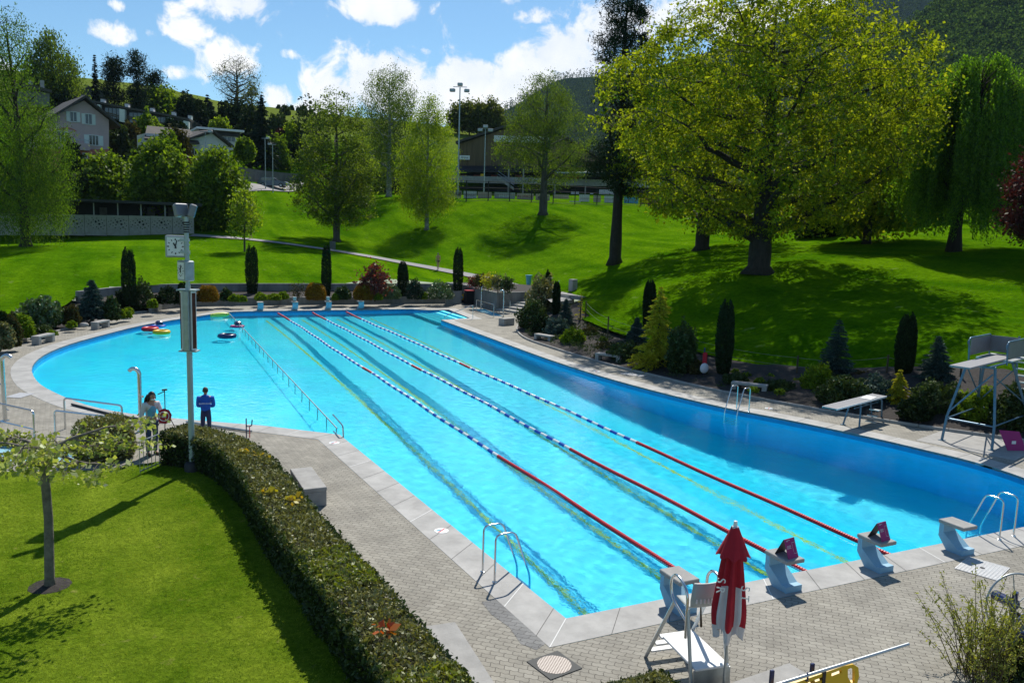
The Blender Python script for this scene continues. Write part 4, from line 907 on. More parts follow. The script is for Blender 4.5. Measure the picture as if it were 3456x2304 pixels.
rail([ra, ra+Vector((0, 0, 1.0)), rb+Vector((0, 0, 1.0)), rb], 'steel rail with lower bar over the left foot bath', .03, mids=[(ra+Vector((0, 0, .45)), rb+Vector((0, 0, .45)))])
# thin dark pipe lying on the coping by the shallow entry
b = MB(); a, c = gr(428, 968, .05), gr(578, 990, .05); b.tube([a, c], .035, 8); tag(b.build('aluminium_pole', M['galv'], base=a), 'grey tube lying on the coping behind the man in blue', 'pole')
b = MB(); a, c = gr(165, 928, .05), gr(260, 952, .05); b.tube([a, c, gr(360, 968, .05)], .04, 8); tag(b.build('aluminium_pole', M['dark'], base=a), 'dark tube lying on the coping left of the woman', 'pole')
# gate of thin bars beside the woman
t = thing('bar_gate', 'low gate of thin dark bars beside the woman in the white coat', 'gate', gr(330, 1085)); a, c = gr(322, 1092), gr(392, 1062)
b = MB()
for z in (.12, .92): b.tube([a+Vector((0, 0, z)), c+Vector((0, 0, z))], .016, 6)
b.build('frame', M['galv'], t, world=True)
for i in range(9): p = a.lerp(c, i/8); b = MB(); b.tube([p+Vector((0, 0, .05)), p+Vector((0, 0, .92))], .009, 6); b.build('bar', M['galv'], t, world=True)
# corner with bins and cleaning machine
for (u, v, hh, wd_, lb) in ((1127, 698, 1.25, .75, 'tall'), (1114, 697, 1.0, .6, 'short')):
    p = gr(u, v); p.x = min(p.x, 17.6); t = thing('wheelie_bin', '%s black bin against the concrete wall behind the shower pipe' % lb, 'bin', p, 'black bins')
    b = MB(); b.prism([p+Vector((-wd_*.42, -wd_*.4, 0)), p+Vector((wd_*.42, -wd_*.4, 0)), p+Vector((wd_*.42, wd_*.4, 0)), p+Vector((-wd_*.42, wd_*.4, 0))], (0, 0, hh*.9)); b.build('body', M['black'], t, world=True)
    b = MB(); b.box(p+Vector((0, 0, hh*.94)), (wd_, wd_*.95, .07), 0, .03); b.build('lid', M['redcloth'] if hh > 1.1 else M['dark'], t, world=True)
p = Vector((16.45, 52.9, 0)); b = MB(); b.box(p+Vector((-.1, .4, .55)), (1.5, .06, 1.1), R(5)); tag(b.build('screen_board', M['concrete'], base=p), 'pale upright board at the end of the planter wall', 'board')
p = gr(1066, 695); t = thing('cleaning_machine', 'yellow pool cleaning machine on a dark base by the corner wall', 'machine', p)
b = MB(); b.box(p+Vector((0, 0, .14)), (1.0, .5, .18), R(10), .05); b.build('base', M['dark'], t, world=True)
b = MB(); b.ell(p+Vector((.05, 0, .48)), (.52, .3, .3), 16, 10); b.build('housing', M['yellow'], t, world=True, smooth='all')
b = MB(); b.ell(p+Vector((-.38, -.12, .48)), (.22, .22, .16), 12, 8); b.build('window', M['tile'], t, world=True, smooth='all')
for s in (-.35, .35): b = MB(); b.tube([p+Vector((s, -.27, .1)), p+Vector((s, -.2, .1))], .1, 12); b.build('wheel', M['rubber'], t, world=True)
p = gr(1085, 694); t = thing('hose_reel_cart', 'dark hose reel cart behind the yellow cleaning machine', 'cart', p)
b = MB(); b.torus(p+Vector((-.1, .2, .9)), .38, .09, 20, 8, 1, (0, 1, 0)); b.build('reel', M['dark'], t, world=True); b = MB(); b.box(p+Vector((.3, .15, .55)), (.35, .4, 1.1), 0, .03); b.build('cabinet', M['galv'], t, world=True)
p = Vector((24.9, 47.9, 1.4)); b = MB(); b.box(p+Vector((0, 0, .55)), (.55, .5, 1.1), R(13), .02); tag(b.build('concrete_pillar', M['concrete'], base=p), 'short concrete pillar at the top of the outdoor steps', 'pillar')
p = tr(1214, 655); t = thing('litter_bin', 'pale green wire litter bin behind the concrete pillar', 'bin', p)
b = MB(); b.lathe(p, [(.2, .0), (.28, .85), (.33, .9), (.33, .95)], 14); b.build('basket', M['tile'], t, world=True); b = MB(); b.lathe(p, [(.12, -.05), (.12, .02)], 10); b.build('base', M['galv'], t, world=True)
# bins / post by the path
p = tr(764, 572); b = MB(); b.box(p+Vector((0, 0, .42)), (.5, .45, .85), R(20), .03); tag(b.build('path_bin', M['concrete_dark'], base=p), 'small dark concrete bin beside the path under the alder', 'bin')
# ================================================================ FLOATING TOYS
def ring(u, v, R1, r1, m, label):
    p = gr(u, v, WZ+.06); b = MB(); b.torus((0, 0, 0), R1, r1, 36, 14); o = b.build('swim_ring', M[m], smooth='all'); o.location = (p.x, p.y, WZ+r1*.75); tag(o, label, 'swim ring', 'inflatable swim rings')
ring(345, 757, .37, .13, 'red', 'red inflatable swim ring floating in the shallow pool'); ring(371, 764, .37, .13, 'yellow', 'yellow inflatable swim ring beside the red one'); ring(521.5, 773, .40, .135, 'navy', 'dark blue inflatable swim ring by the divider rail')
M['navy'].node_tree.nodes['Principled BSDF'].inputs['Roughness'].default_value = .3
for (u, v, lb) in ((364, 750, 'small blue and pink float behind the red ring'), (545, 751, 'blue and pink float seat beside the divider rail')):
    p = gr(u, v, WZ); t = thing('pool_float', lb, 'float', p, 'inflatable seats')
    b = MB(); b.torus(p+Vector((0, 0, .05)), .36, .09, 24, 10, .8); b.build('ring', M['blue'] if u < 500 else M['magenta'], t, world=True, smooth='all'); b = MB(); b.box(p+Vector((.05, .1, .22)), (.4, .3, .3), .3, .08); b.build('seat', M['navy'], t, world=True, smooth=True)
p = gr(500, 727, WZ); t = thing('crocodile_float', 'yellow-green inflatable animal float at the far pool edge', 'float', p); M['lime'] = mat('lime', (.55, .62, .10), .35)
b = MB(); b.tube([p+Vector((-.85, -.2, .06)), p+Vector((-.5, -.13, .08)), p+Vector((0, 0, .1)), p+Vector((.4, .1, .12)), p+Vector((.7, .15, .13)), p+Vector((.9, .2, .08))], [.06, .13, .18, .17, .12, .04], 12); b.build('body', M['lime'], t, world=True, smooth='all')
b = MB()
for i in range(6): b.ell(p+Vector((-.6+.24*i, -.13+.055*i-.12, .17)), (.05, .04, .04), 8, 6)
b.build('spots', M['dark'], t, world=True)
# ================================================================ SMALL THINGS ON THE DECK
def plate(u, v, wd, ln_, rz, m, name, label, cat, round_=False, grille=False):
    p = gr(u, v); b = MB(); base = (p.x, p.y, 0)
    if round_: b.lathe(base, [(wd, .005), (wd, .013), (wd-.01, .014)], 28)
    else: b.box((p.x, p.y, .008), (wd, ln_, .013), rz)
    o = b.build(name, M[m], base=base); tag(o, label, cat)
    if grille:
        g = MB(); k = 9
        for i in range(k): g.box((p.x+(-.5+(i+.5)/k)*wd*.9*math.cos(rz), p.y+(-.5+(i+.5)/k)*wd*.9*math.sin(rz), .0165), (.014, ln_*.9, .003), rz)
        g.build('slots', M['dark'], o, world=True)
    return o
M['steelpale'] = mat('steelpale', (.52, .52, .53), .5, .4, var=.2, vscale=20)
o = plate(1273, 1527, .62, .62, R(10), 'joint_dark', 'drain_cover', 'square drain cover with round lid on the paving near the chair', 'drain cover')
g = MB(); p = gr(1273, 1527); g.lathe((p.x, p.y, 0), [(.27, .013), (.27, .018), (.265, .0185)], 30); lm_ = mat('lid_iron', (.25, .22, .20), .6, .4); t = lm_.node_tree; ck = nd(t, 'ShaderNodeTexChecker'); ck.inputs['Scale'].default_value = 36; ck.inputs['Color1'].default_value = (.34, .31, .29, 1); ck.inputs['Color2'].default_value = (.12, .10, .09, 1); tc = nd(t, 'ShaderNodeTexCoord'); t.links.new(tc.outputs['Object'], ck.inputs[0]); t.links.new(ck.outputs[0], t.nodes['Principled BSDF'].inputs['Base Color'])
g.build('lid', lm_, o, world=True)
o = plate(2256, 1305, .95, .8, R(20), 'steelpale', 'access_hatch', 'pale metal access hatch on the paving beside the bare starting block', 'hatch')
g = MB(); p = gr(2256, 1305)
for i in range(12):
    q_ = -.44+.08*i; g.box((p.x+q_*math.cos(R(20)), p.y+q_*math.sin(R(20)), .0165), (.006, .76, .004), R(20)); q_ *= .84; g.box((p.x-q_*math.sin(R(20)), p.y+q_*math.cos(R(20)), .0165), (.92, .006, .004), R(20))
g.build('tread_lines', M['galv'], o, world=True)
g = MB(); g.lathe((p.x, p.y, 0), [(.05, .015), (.05, .021)], 10); g.build('handle', M['black'], o, world=True)
plate(1455, 860, 1.1, .6, R(-60), 'steelpale', 'access_hatch', 'pale rectangular hatch on the right deck near the benches', 'hatch')
plate(46, 908, .8, .6, R(60), 'steelpale', 'access_hatch', 'pale rectangular hatch on the left deck by the shower pipe', 'hatch')
for (u, v, lb) in ((1014, 1219, 'round white no diving marker on the coping near the left ladder'), (768, 1017, 'round white no diving marker at the corner of the coping'), (1370, 853, 'round white marker on the right coping by the hatch'), (1766, 938, 'round white marker on the right coping near the springboard')):
    p = gr(u, v); t = thing('depth_marker', lb, 'marker', (p.x, p.y, 0), 'round markers on the coping'); b = MB(); b.lathe((p.x, p.y, 0), [(.16, .008), (.16, .0125)], 24); b.build('disc', M['white'], t, world=True)
    b = MB(); b.box((p.x, p.y, .0145), (.27, .03, .003), R(40)); b.build('red_bar', M['red'], t, world=True); b = MB(); b.box((p.x-.05, p.y+.03, .0142), (.1, .06, .002), 0); b.build('figure', M['tile'], t, world=True)
p = gr(975, 1293)
for (u, v, lb) in ((1620, 875, 'faint red stripe painted on the right deck by the bench'), (1700, 900, 'faint red stripe painted on the right deck near the springboard')):
    pass
# rescue hook rest behind the hedge
p = gr(566, 1005); t = thing('pole_hook', 'small dark forked hook standing behind the hedge', 'hook', p)
b = MB(); b.tube([p, p+Vector((0, 0, .62))], .018, 6); b.tube(rounded([p+Vector((0, 0, .5)), p+Vector((.0, 0, .36)), p+Vector((.16, 0, .36)), p+Vector((.18, 0, .56))], .06), .018, 6); b.build('fork', M['navy'], t, world=True); b = MB(); b.tube([p+Vector((.1, 0, 0)), p+Vector((.1, 0, .36))], .014, 6); b.build('stake', M['red'], t, world=True)
# rescue station at the bottom edge: yellow spine board, long pole, blue hooks
e1 = at(2087, 1478, 11.0); e0 = at(1690, 1600, 10.2); pdn = (e1-e0).normalized()
b = MB(); b.tube([e0-pdn*1.5, e1], .022, 10); tag(b.build('rescue_pole', M['alu'], base=e0, smooth=True), 'long aluminium rescue pole resting on blue hooks', 'pole')
bc = at(1890, 1575, 10.75); bx = pdn; bu_ = Vector((0, 0, 1)); bn = bx.cross(bu_).normalized(); bu_ = bn.cross(bx).normalized()*1.
t = thing('rescue_board', 'yellow plastic rescue spine board held upright under the pole', 'rescue board', bc)
def BP(a, h): return bc+bx*a+bu_*h
ol = [(-1.0, -.20), (.42, -.20), (.52, -.12), (.56, 0), (.55, .13), (.47, .2), (.3, .22), (-1.0, .17)]
hol = [[(.12, .12), (.12, .17), (.28, .18), (.28, .13)], [(.38, .04), (.38, .15), (.43, .16), (.49, .1), (.49, -.06), (.43, -.06)], [(-.25, .10), (-.25, .145), (-.02, .155), (-.02, .11)], [(-.6, .09), (-.6, .13), (-.38, .135), (-.38, .095)]]
b = MB()
for o_ in (-.025, .025):
    L3 = [[Vector((x, y, 0)) for x, y in l] for l in [ol]+hol]; flat = [p for l in L3 for p in l]; b.add([BP(p.x, p.y)+bn*o_ for p in flat], [tuple(q_) for q_ in tessellate_polygon(L3)])
st0 = len(b.v)//2; k0 = 0
for l in [ol]+hol:
    m_ = len(l); b.f += [(k0+i, k0+(i+1) % m_, st0+k0+(i+1) % m_, st0+k0+i) for i in range(m_)]; b.mi += [0]*m_; k0 += m_
b.build('board', M['yellow'], t, world=True)
b = MB(); b.box(BP(-.02, 0)+bn*.0, (.05, .07, .46), math.atan2(bx.y, bx.x)); b.build('strap', M['black'], t, world=True)
t = thing('pole_rack', 'dark blue rack with hooks carrying the rescue pole and yellow board', 'rack', Vector((bc.x, bc.y, 0)))
for a_ in (-.12, -.75):
    c = BP(a_, 0); c = Vector((c.x, c.y, 0))-bn*.09; zc = bc.z+.17+a_*.0; b = MB(); b.box(c+Vector((0, 0, zc/2+.06)), (.055, .035, zc+.12), math.atan2(bx.y, bx.x), .004); b.build('upright', M['navy'], t, world=True)
for a_ in (-.28, -.95):
    b = MB(); c = BP(a_, .18); b.tube(rounded([c-bn*.1, c+bn*.06, c+bn*.1+bu_*.16-bx*.03], .05), .014, 6); b.build('hook', M['navy'], t, world=True)
# hose reel wheel, right edge
wc = at(2332, 1388, 14.2)+Vector((0, 0, .0)); rw = 72*mpp(14.2)
t = thing('hose_reel', 'large thin metal wheel of a blue hose reel trolley at the right edge', 'hose reel', Vector((wc.x, wc.y, 0)))
wa = Vector((-.35, -1, .12)).normalized(); b = MB(); b.torus(wc, rw, .018, 48, 8, 1, wa); whl = b.build('wheel', M['galv'], t, world=True, smooth='all')
q_ = Vector((0, 0, 1)).rotation_difference(wa)
b = MB()
for k in range(6): a = k*math.pi/3+.3; b.tube([wc, wc+q_ @ Vector((math.cos(a)*rw, math.sin(a)*rw, 0))], .009, 6)
b.build('spokes', M['galv'], whl, world=True)
b = MB(); b.tube([wc, wc-wa*.5], .09, 14); b.tube([Vector((wc.x-.5, wc.y-.1, .14)), Vector((wc.x+.7, wc.y+.25, .14))], .035, 6); b.build('axle', M['navy'], t, world=True)
b = MB(); b.box(Vector((wc.x-.3, wc.y-.1, .16)), (.7, .08, .1), R(-35)); b.box(Vector((wc.x+.05, wc.y+.05, .4)), (.09, .08, .75), R(20)); b.box(Vector((wc.x+.3, wc.y-.25, .16)), (.8, .08, .1), R(15)); b.build('frame', M['navy'], t, world=True)
for dx, dy in ((-.62, .1), (.5, -.4), (.6, .3)): b = MB(); p = Vector((wc.x+dx, wc.y+dy, .09)); b.tube([p, p+Vector((.02, .05, 0))], .09, 12); b.build('castor', M['rubber'], t, world=True)
# sack on the near paving
p = gr(268, 1053); b = MB(); b.ell(p+Vector((0, 0, .1)), (.22, .14, .11), 14, 8); tag(b.build('grey_bag', M['concrete_dark'], base=p, smooth='all'), 'small grey bag lying on the paving under the young tree', 'bag')
p = gr(1614, 872); t = thing('lifebuoy_post', 'slim post with red and white lifebuoy cover beside the columnar yew', 'rescue post', p)
b = MB(); b.tube([p, p+Vector((0, 0, 1.5))], .03, 8); b.build('post', M['navy'], t, world=True); b = MB(); b.box(p+Vector((-.02, -.08, .95)), (.2, .1, .7), R(-30), .04); b.build('red_bag', M['redcloth'], t, world=True); b = MB(); b.ell(p+Vector((-.08, -.16, .58)), (.24, .12, .24), 12, 8); b.build('white_cover', M['whitecloth'], t, world=True, smooth='all')
# rope fence along the right bed
pts = [(1345, 727), (1396, 765), (1560, 812), (1829, 868), (2035, 872), (2203, 893), (2380, 915)]
P3 = [tr(u, v) for u, v in pts]
t = thing('rope_fence', 'low fence of wooden posts and two pale ropes behind the right bed', 'fence', P3[0])
for p in P3: b = MB(); b.tube([p-Vector((0, 0, .2)), p+Vector((0, 0, .95))], [.042, .04], 8); b.build('post', M['wood'], t, world=True)
for z in (.45, .85):
    b = MB()
    for i in range(len(P3)-1): b.tube([P3[i].lerp(P3[i+1], s)+Vector((0, 0, z-.14*4*s*(1-s))) for s in np.linspace(0, 1, 9)], .007, 5)
    b.build('rope', M['rope'], t, world=True)
# ================================================================ VEGETATION
G = leafmat
LM = {
 'maple': G('leaf_maple', (.10, .15, .005), (.32, .36, .012), .56, .06, (.42, .44, .03)),
 'birch': G('leaf_birch', (.045, .10, .008), (.13, .22, .014), .55, .10),
 'birch_dark': G('leaf_birch_dark', (.045, .085, .010), (.14, .20, .022), .6, .10),
 'alder': G('leaf_alder', (.055, .10, .008), (.17, .23, .018), .6, .12),
 'lime': G('leaf_lime', (.10, .17, .008), (.25, .33, .016), .62, .10),
 'round': G('leaf_round', (.05, .10, .006), (.19, .28, .014), .5, .10),
 'weep': G('leaf_weep', (.05, .13, .006), (.17, .32, .014), .6, .14),
 'copper': G('leaf_copper', (.03, .005, .010), (.09, .016, .022), .4, .14),
 'pine': G('leaf_pine', (.010, .022, .010), (.03, .052, .022), .15, .06),
 'spruce': G('leaf_spruce', (.012, .025, .014), (.032, .052, .032), .15, .06),
 'bluespruce': G('leaf_bluespruce', (.022, .045, .042), (.075, .12, .105), .15, .08, (.15, .17, .12)),
 'yew': G('leaf_yew', (.008, .018, .007), (.024, .042, .013), .15, .05),
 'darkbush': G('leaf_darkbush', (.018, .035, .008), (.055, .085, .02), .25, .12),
 'brownbush': G('leaf_brownbush', (.04, .035, .012), (.085, .075, .022), .25, .06),
 'gold': G('leaf_gold', (.17, .085, .008), (.30, .16, .012), .3, .05),
 'goldcyp': G('leaf_goldcyp', (.26, .25, .012), (.55, .50, .04), .4, .05),
 'limebush': G('leaf_limebush', (.08, .14, .008), (.20, .28, .015), .4, .05),
 'laurel': G('leaf_laurel', (.03, .065, .010), (.075, .13, .022), .25, .45),
 'pieris': G('leaf_pieris', (.06, .075, .02), (.22, .20, .09), .35, .2),
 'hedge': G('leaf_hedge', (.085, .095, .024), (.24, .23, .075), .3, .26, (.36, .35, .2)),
 'hedge_new': G('leaf_hedge_new', (.10, .14, .01), (.24, .27, .02), .4, .3),
 'plane': G('leaf_plane', (.17, .22, .03), (.42, .46, .12), .5, .3, (.5, .5, .3)),
 'forsythia': G('leaf_forsythia', (.17, .19, .02), (.36, .36, .06), .45, .2),
 'orange': G('leaf_orange', (.35, .12, .01), (.5, .08, .02), .4, .2),
 'yellowleaf': G('leaf_yellow', (.38, .34, .02), (.45, .28, .02), .4, .2),
 'redmaple': G('leaf_redmaple', (.07, .012, .012), (.2, .03, .02), .45, .2),
 'haze_tree': G('leaf_far', (.05, .07, .012), (.13, .15, .03), .45, .06),
 'grass': G('leaf_grass', (.07, .16, .006), (.30, .36, .035), .4, .08),
}
t_ = LM['grass'].node_tree; gn = [n for n in t_.nodes if n.type == 'VALTORGB'][0]; gg = [n for n in t_.nodes if n.type == 'NEW_GEOMETRY'][0]   # blades: dry, lush and mown bands by place
tcg = nd(t_, 'ShaderNodeTexCoord'); n1_ = nd(t_, 'ShaderNodeTexNoise'); n1_.inputs['Scale'].default_value = .75; n1_.inputs['Detail'].default_value = 6; n1_.inputs['Roughness'].default_value = .7; t_.links.new(tcg.outputs['Object'], n1_.inputs[0])
mpg = nd(t_, 'ShaderNodeMapping'); mpg.inputs['Rotation'].default_value = (0, 0, R(-8)); mpg.inputs['Scale'].default_value = (1.5, .12, 1); t_.links.new(tcg.outputs['Object'], mpg.inputs[0]); n2_ = nd(t_, 'ShaderNodeTexNoise'); n2_.inputs['Scale'].default_value = 1; n2_.inputs['Detail'].default_value = 2; t_.links.new(mpg.outputs[0], n2_.inputs[0])
fa = mth(t_, 'ADD', mth(t_, 'MULTIPLY', mth(t_, 'SUBTRACT', n1_.outputs[0], .5), 2.6), mth(t_, 'MULTIPLY', mth(t_, 'SUBTRACT', n2_.outputs[0], .5), 2.2))
t_.links.new(mth(t_, 'ADD', mth(t_, 'MULTIPLY', gg.outputs['Random Per Island'], .5), mth(t_, 'ADD', fa, .25), clamp=True), gn.inputs[0])
def NB(): return MB()
def nv(*a): return noise.noise(Vector(a))
def tree(name, label, base, H, prof, mleaf, mbark='bark', tr_=.25, nl=9, ncl=260, per=38, ls=.12, sig=.5, gap=.0, seed=1, hang=0., fork=.18, group=None, clear=.0, lean=(0, 0), asp=.62, br=.03, limbr=.45, flare=1.6, up=0., cat='tree'):
    """tapered trunk, curved limbs, twigs to every leaf cluster; prof = [(height fraction, radius)]"""
    rs = random.Random(seed); base = Vector(base); t = thing(name, label, cat, base, group)
    hs = [p[0]*H for p in prof]; rr = [p[1] for p in prof]
    def rad(z, a=0.):
        r = float(np.interp(z, hs, rr)); return r*(1+.22*nv(math.cos(a)*1.1+seed, math.sin(a)*1.1, z*.22)+.16*nv(math.cos(a)*3+seed*3, math.sin(a)*3, z*.6))
    b = MB(); n = 12; top = H*.93
    tp = []
    for i in range(n+1):
        f = i/n; z = top*f; w_ = .035*H*f*.5
        tp.append(base+Vector((lean[0]*f*f*H+w_*nv(seed, f*3, 1), lean[1]*f*f*H+w_*nv(seed, f*3, 7), z-.15*(i == 0))))
    trd = [tr_*(flare if i == 0 else 1.12 if i == 1 and n*0+H > 0 and flare > 1.3 else 1)*(1-i/n)**.85+.012 for i in range(n+1)]
    if flare > 1: tp.insert(1, tp[0].lerp(tp[1], .35)); trd.insert(1, tr_*1.05)
    b.tube(tp, trd, 10); pts = []
    z0 = hs[0]
    def trunk_at(z): f = min(.999, max(0, z/top))*n; i = int(f); q = [p for p in tp if True]; q = tp[:1]+tp[2:] if flare > 1 else tp; return q[i].lerp(q[i+1], f-i)
    for i in range(3, n+1):
        q = trunk_at(top*i/n)
        if q.z-base.z > z0*.9: pts.append((q, .5))
    for k in range(nl):
        f = (k+.5)/nl; zs = H*(fork+(.78-fork)*f); a = k*2.399+seed+rs.uniform(-.35, .35)
        ze = min(H*.97, zs+H*rs.uniform(.10, .22)*(1.25-f*.5)); re = rad(ze, a)*rs.uniform(.75, .95); s0 = trunk_at(zs)
        e = Vector((base.x+lean[0]*H*(ze/H)**2+math.cos(a)*re, base.y+lean[1]*H*(ze/H)**2+math.sin(a)*re, base.z+ze)); L = []; m = 7
        lr = max(.03, tr_*limbr*(1-f*.7))
        for j in range(m+1):
            s = j/m; q = s0.lerp(e, s); q.z += (s-s*s)*-.25*(ze-zs)*rs.uniform(.5, 1.3)+.25*nv(k*3.1, s*2.5, seed)*min(1, s*3)*re*.3; q.x += nv(k*5.3, s*2.2, seed+5)*re*.16*min(1, s*3); q.y += nv(k*7.7, s*2.2, seed+9)*re*.16*min(1, s*3); L.append(q)
        b.tube(L, [lr*(1-s/m)**.8+.014 for s in range(m+1)], 7)
        for j in range(2, m+1): pts.append((L[j], j/m))
    PT = np.array([p[0] for p in pts]); cl = []
    wts = np.array([max(.05, np.interp(z, hs, rr))**1.6 for z in np.linspace(hs[0], hs[-1], 60)]); zz = np.linspace(hs[0], hs[-1], 60); wts /= wts.sum()
    tries = 0
    while len(cl) < ncl and tries < ncl*6:
        tries += 1; z = zz[np.searchsorted(np.cumsum(wts), rs.random()*.9999)]+rs.uniform(-.5, .5)*(hs[-1]-hs[0])/60; a = rs.uniform(0, 2*math.pi); r = rad(z, a)*(rs.random()**.42)
        p = Vector((base.x+lean[0]*H*(z/H)**2+math.cos(a)*r, base.y+lean[1]*H*(z/H)**2+math.sin(a)*r, base.z+z))
        if gap and nv(p.x*.28+seed, p.y*.28, p.z*.33)+.35*nv(p.x*.8, p.y*.8+seed, p.z*.8) < gap-.5: continue
        cl.append(p)
    CA = np.array(cl); d0 = np.array([np.min(((PT-c)**2).sum(1)) for c in CA]); NP = len(PT); AP = np.concatenate([PT, CA[np.argsort(d0)]]); order = np.argsort(d0)
    for n_i, ci in enumerate(order):
        p = cl[ci]; m_ = NP+n_i; d = AP[:m_]-CA[ci]; dd = (d**2).sum(1)+np.where(d[:, 2] > .3, 3*d[:, 2]**2, 0); dd[:NP] *= .8; q = Vector(AP[int(np.argmin(dd))])
        mid = q.lerp(p, .5)+Vector((rs.uniform(-.1, .1), rs.uniform(-.1, .1), (p-q).length*rs.uniform(-.05, .14))); w_ = br*(1.25 if (p-q).length > 1.2 else .8)
        b.tube([q, mid, p], [w_, w_*.7, w_*.4], 4, False)
    b.build('trunk', M[mbark], t, world=True, smooth='all')
    C_ = np.array(cl); n_ = len(C_)*per; cc = np.repeat(C_, per, 0); sg = sig*(.6+.8*rng.random((len(C_), 1))).repeat(per, 0)
    P0 = cc+rng.normal(size=(n_, 3))*sg*np.array([1, 1, .72])
    if hang:
        P0[:, 2] -= rng.random(n_)**1.3*hang; A = rvec(n_)*.55; A[:, 2] -= 1; A = unit(A); B = unit(np.cross(A, rvec(n_))); s = ls*(.6+.8*rng.random((n_, 1)))
        quads('crown', P0, A*s, B*s*asp, LM[mleaf], t)
    else: leafq('crown', P0, ls, LM[mleaf], t, None, asp, up)
    return t
def weeping(name, label, base, H, prof, mleaf, tr_=.3, nst=420, ls=.1, seed=1, low=.12, mbark='bark', group=None, lean=(0, 0), per=60, fray=.5, cat='tree'):
    """curtains of hanging strands from arching limbs"""
    rs = random.Random(seed); base = Vector(base); t = thing(name, label, cat, base, group); hs = [p[0]*H for p in prof]; rr = [p[1] for p in prof]; b = MB()
    tp = [base+Vector((lean[0]*H*f*f+.3*nv(seed, f*3, 2)*f, lean[1]*H*f*f+.3*nv(seed, f*3, 6)*f, H*.9*f-(.15 if f == 0 else 0))) for f in np.linspace(0, 1, 9)]
    b.tube(tp, [tr_*1.5, tr_]+[tr_*(1-f)**.8+.02 for f in np.linspace(.2, 1, 7)], 10)
    P0 = []; S0 = []; sg = []
    for k in range(nst):
        z = H*(.35+.65*rs.random()**.7); a = rs.uniform(0, 6.283); rz_ = float(np.interp(z, hs, rr))*(1+.25*nv(math.cos(a)*1.6+seed, math.sin(a)*1.6, z*.15)); r = rz_*(rs.random()**.35)
        if nv(math.cos(a)*2.2+seed*3, math.sin(a)*2.2, z*.22) < -.24: continue
        p = Vector((base.x+lean[0]*H*(z/H)**1.5+math.cos(a)*r, base.y+lean[1]*H*(z/H)**1.5+math.sin(a)*r, base.z+z))
        f0 = min(8, max(2, int((z/H)*7))); q = tp[f0]
        if k % 3 == 0:
            mid = q.lerp(p, .55)+Vector((0, 0, .5+.12*r)); b.tube([q, mid, p], [.05+.004*r, .035, .015], 4, False)
        zl = H*(low+.16*rs.random()+.10*nv(math.cos(a)*2.5+seed, math.sin(a)*2.5, 3)); Ls = max(.8, (z-zl)*(rs.random()**fray)); m = max(8, int(per*Ls/4))
        s = np.linspace(0, 1, m); sx = rs.uniform(-.12, .12); sy = rs.uniform(-.12, .12)
        P0.append(np.c_[p.x+sx*s*Ls*.4+rng.normal(size=m)*.07+math.cos(a)*.25*np.sin(s*1.5), p.y+sy*s*Ls*.4+rng.normal(size=m)*.07+math.sin(a)*.25*np.sin(s*1.5), p.z-s*Ls])
    b.build('trunk', M[mbark], t, world=True, smooth='all')
    P0 = np.concatenate(P0); n_ = len(P0); A = rvec(n_)*.6; A[:, 2] -= .8; A = unit(A); B = unit(np.cross(A, rvec(n_))); s = ls*(.6+.8*rng.random((n_, 1)))
    quads('crown', P0, A*s, B*s*.6, LM[mleaf], t); return t
def conifer(name, label, base, H, R0, mleaf, nlev=22, nb=11, droop=.25, seed=1, ls=.10, per=26, low=.04, tr_=None, group=None, irregular=.15, power=.9, mbark='bark', tipup=.0, cat='tree'):
    rs = random.Random(seed); base = Vector(base); t = thing(name, label, cat, base, group); tr_ = tr_ or H*.013+.03; b = MB()
    b.tube([base-Vector((0, 0, .1)), base+Vector((0, 0, H*.5)), base+Vector((0, 0, H*.99))], [tr_, tr_*.6, .01], 8); P0 = []; D0 = []
    for l in range(nlev):
        f = (l+rs.random()*.5)/nlev; z = H*(low+(.985-low)*f); r = R0*(1-f)**power+.05*R0*(1-f*.6)
        for k in range(max(4, int(nb*(1-f*.45)))):
            a = rs.uniform(0, 6.283); rl = r*rs.uniform(1-irregular*2.2, 1+irregular); s0 = base+Vector((0, 0, z)); m = max(6, int(per*(.25+rl/R0)))
            dirx, diry = math.cos(a), math.sin(a); s = np.sqrt(rng.random(m)); dz = -droop*rl*s**1.2+tipup*rl*s**3
            spread = .10*rl+.03*R0; P = np.c_[s0.x+dirx*rl*s, s0.y+diry*rl*s, s0.z+dz]; P += rng.normal(size=(m, 3))*np.array([spread, spread, spread*.42])*(.4+.8*(1-s))[:, None]*.8
            P0.append(P); dd = np.c_[np.full(m, dirx), np.full(m, diry), np.full(m, -droop*.6)]; D0.append(dd)
            if k % 2 == 0 and rl > .3: b.tube([s0, s0+Vector((dirx*rl*.85, diry*rl*.85, -droop*rl*.8+tipup*rl*.6))], [.012+.006*rl, .006], 4, False)
    P0 = np.concatenate(P0); D0 = np.concatenate(D0); n_ = len(P0); A = unit(D0+rvec(n_)*.65); B = unit(np.cross(A, rvec(n_))); s = ls*(.6+.8*rng.random((n_, 1)))
    b.build('trunk', M[mbark], t, world=True); quads('crown', P0, A*s, B*s*.38, LM[mleaf], t); return t
def pine(name, label, base, H, prof, seed=1, tr_=.3, ncl=150, per=70, ls=.16, group=None, sig=.42, fork=.3, cat='tree'):
    return tree(name, label, base, H, prof, 'pine', 'bark', tr_, 16, ncl, per, ls, sig, .22, seed, 0, fork, group, asp=.22, br=.045, limbr=.35, up=.35, cat=cat)
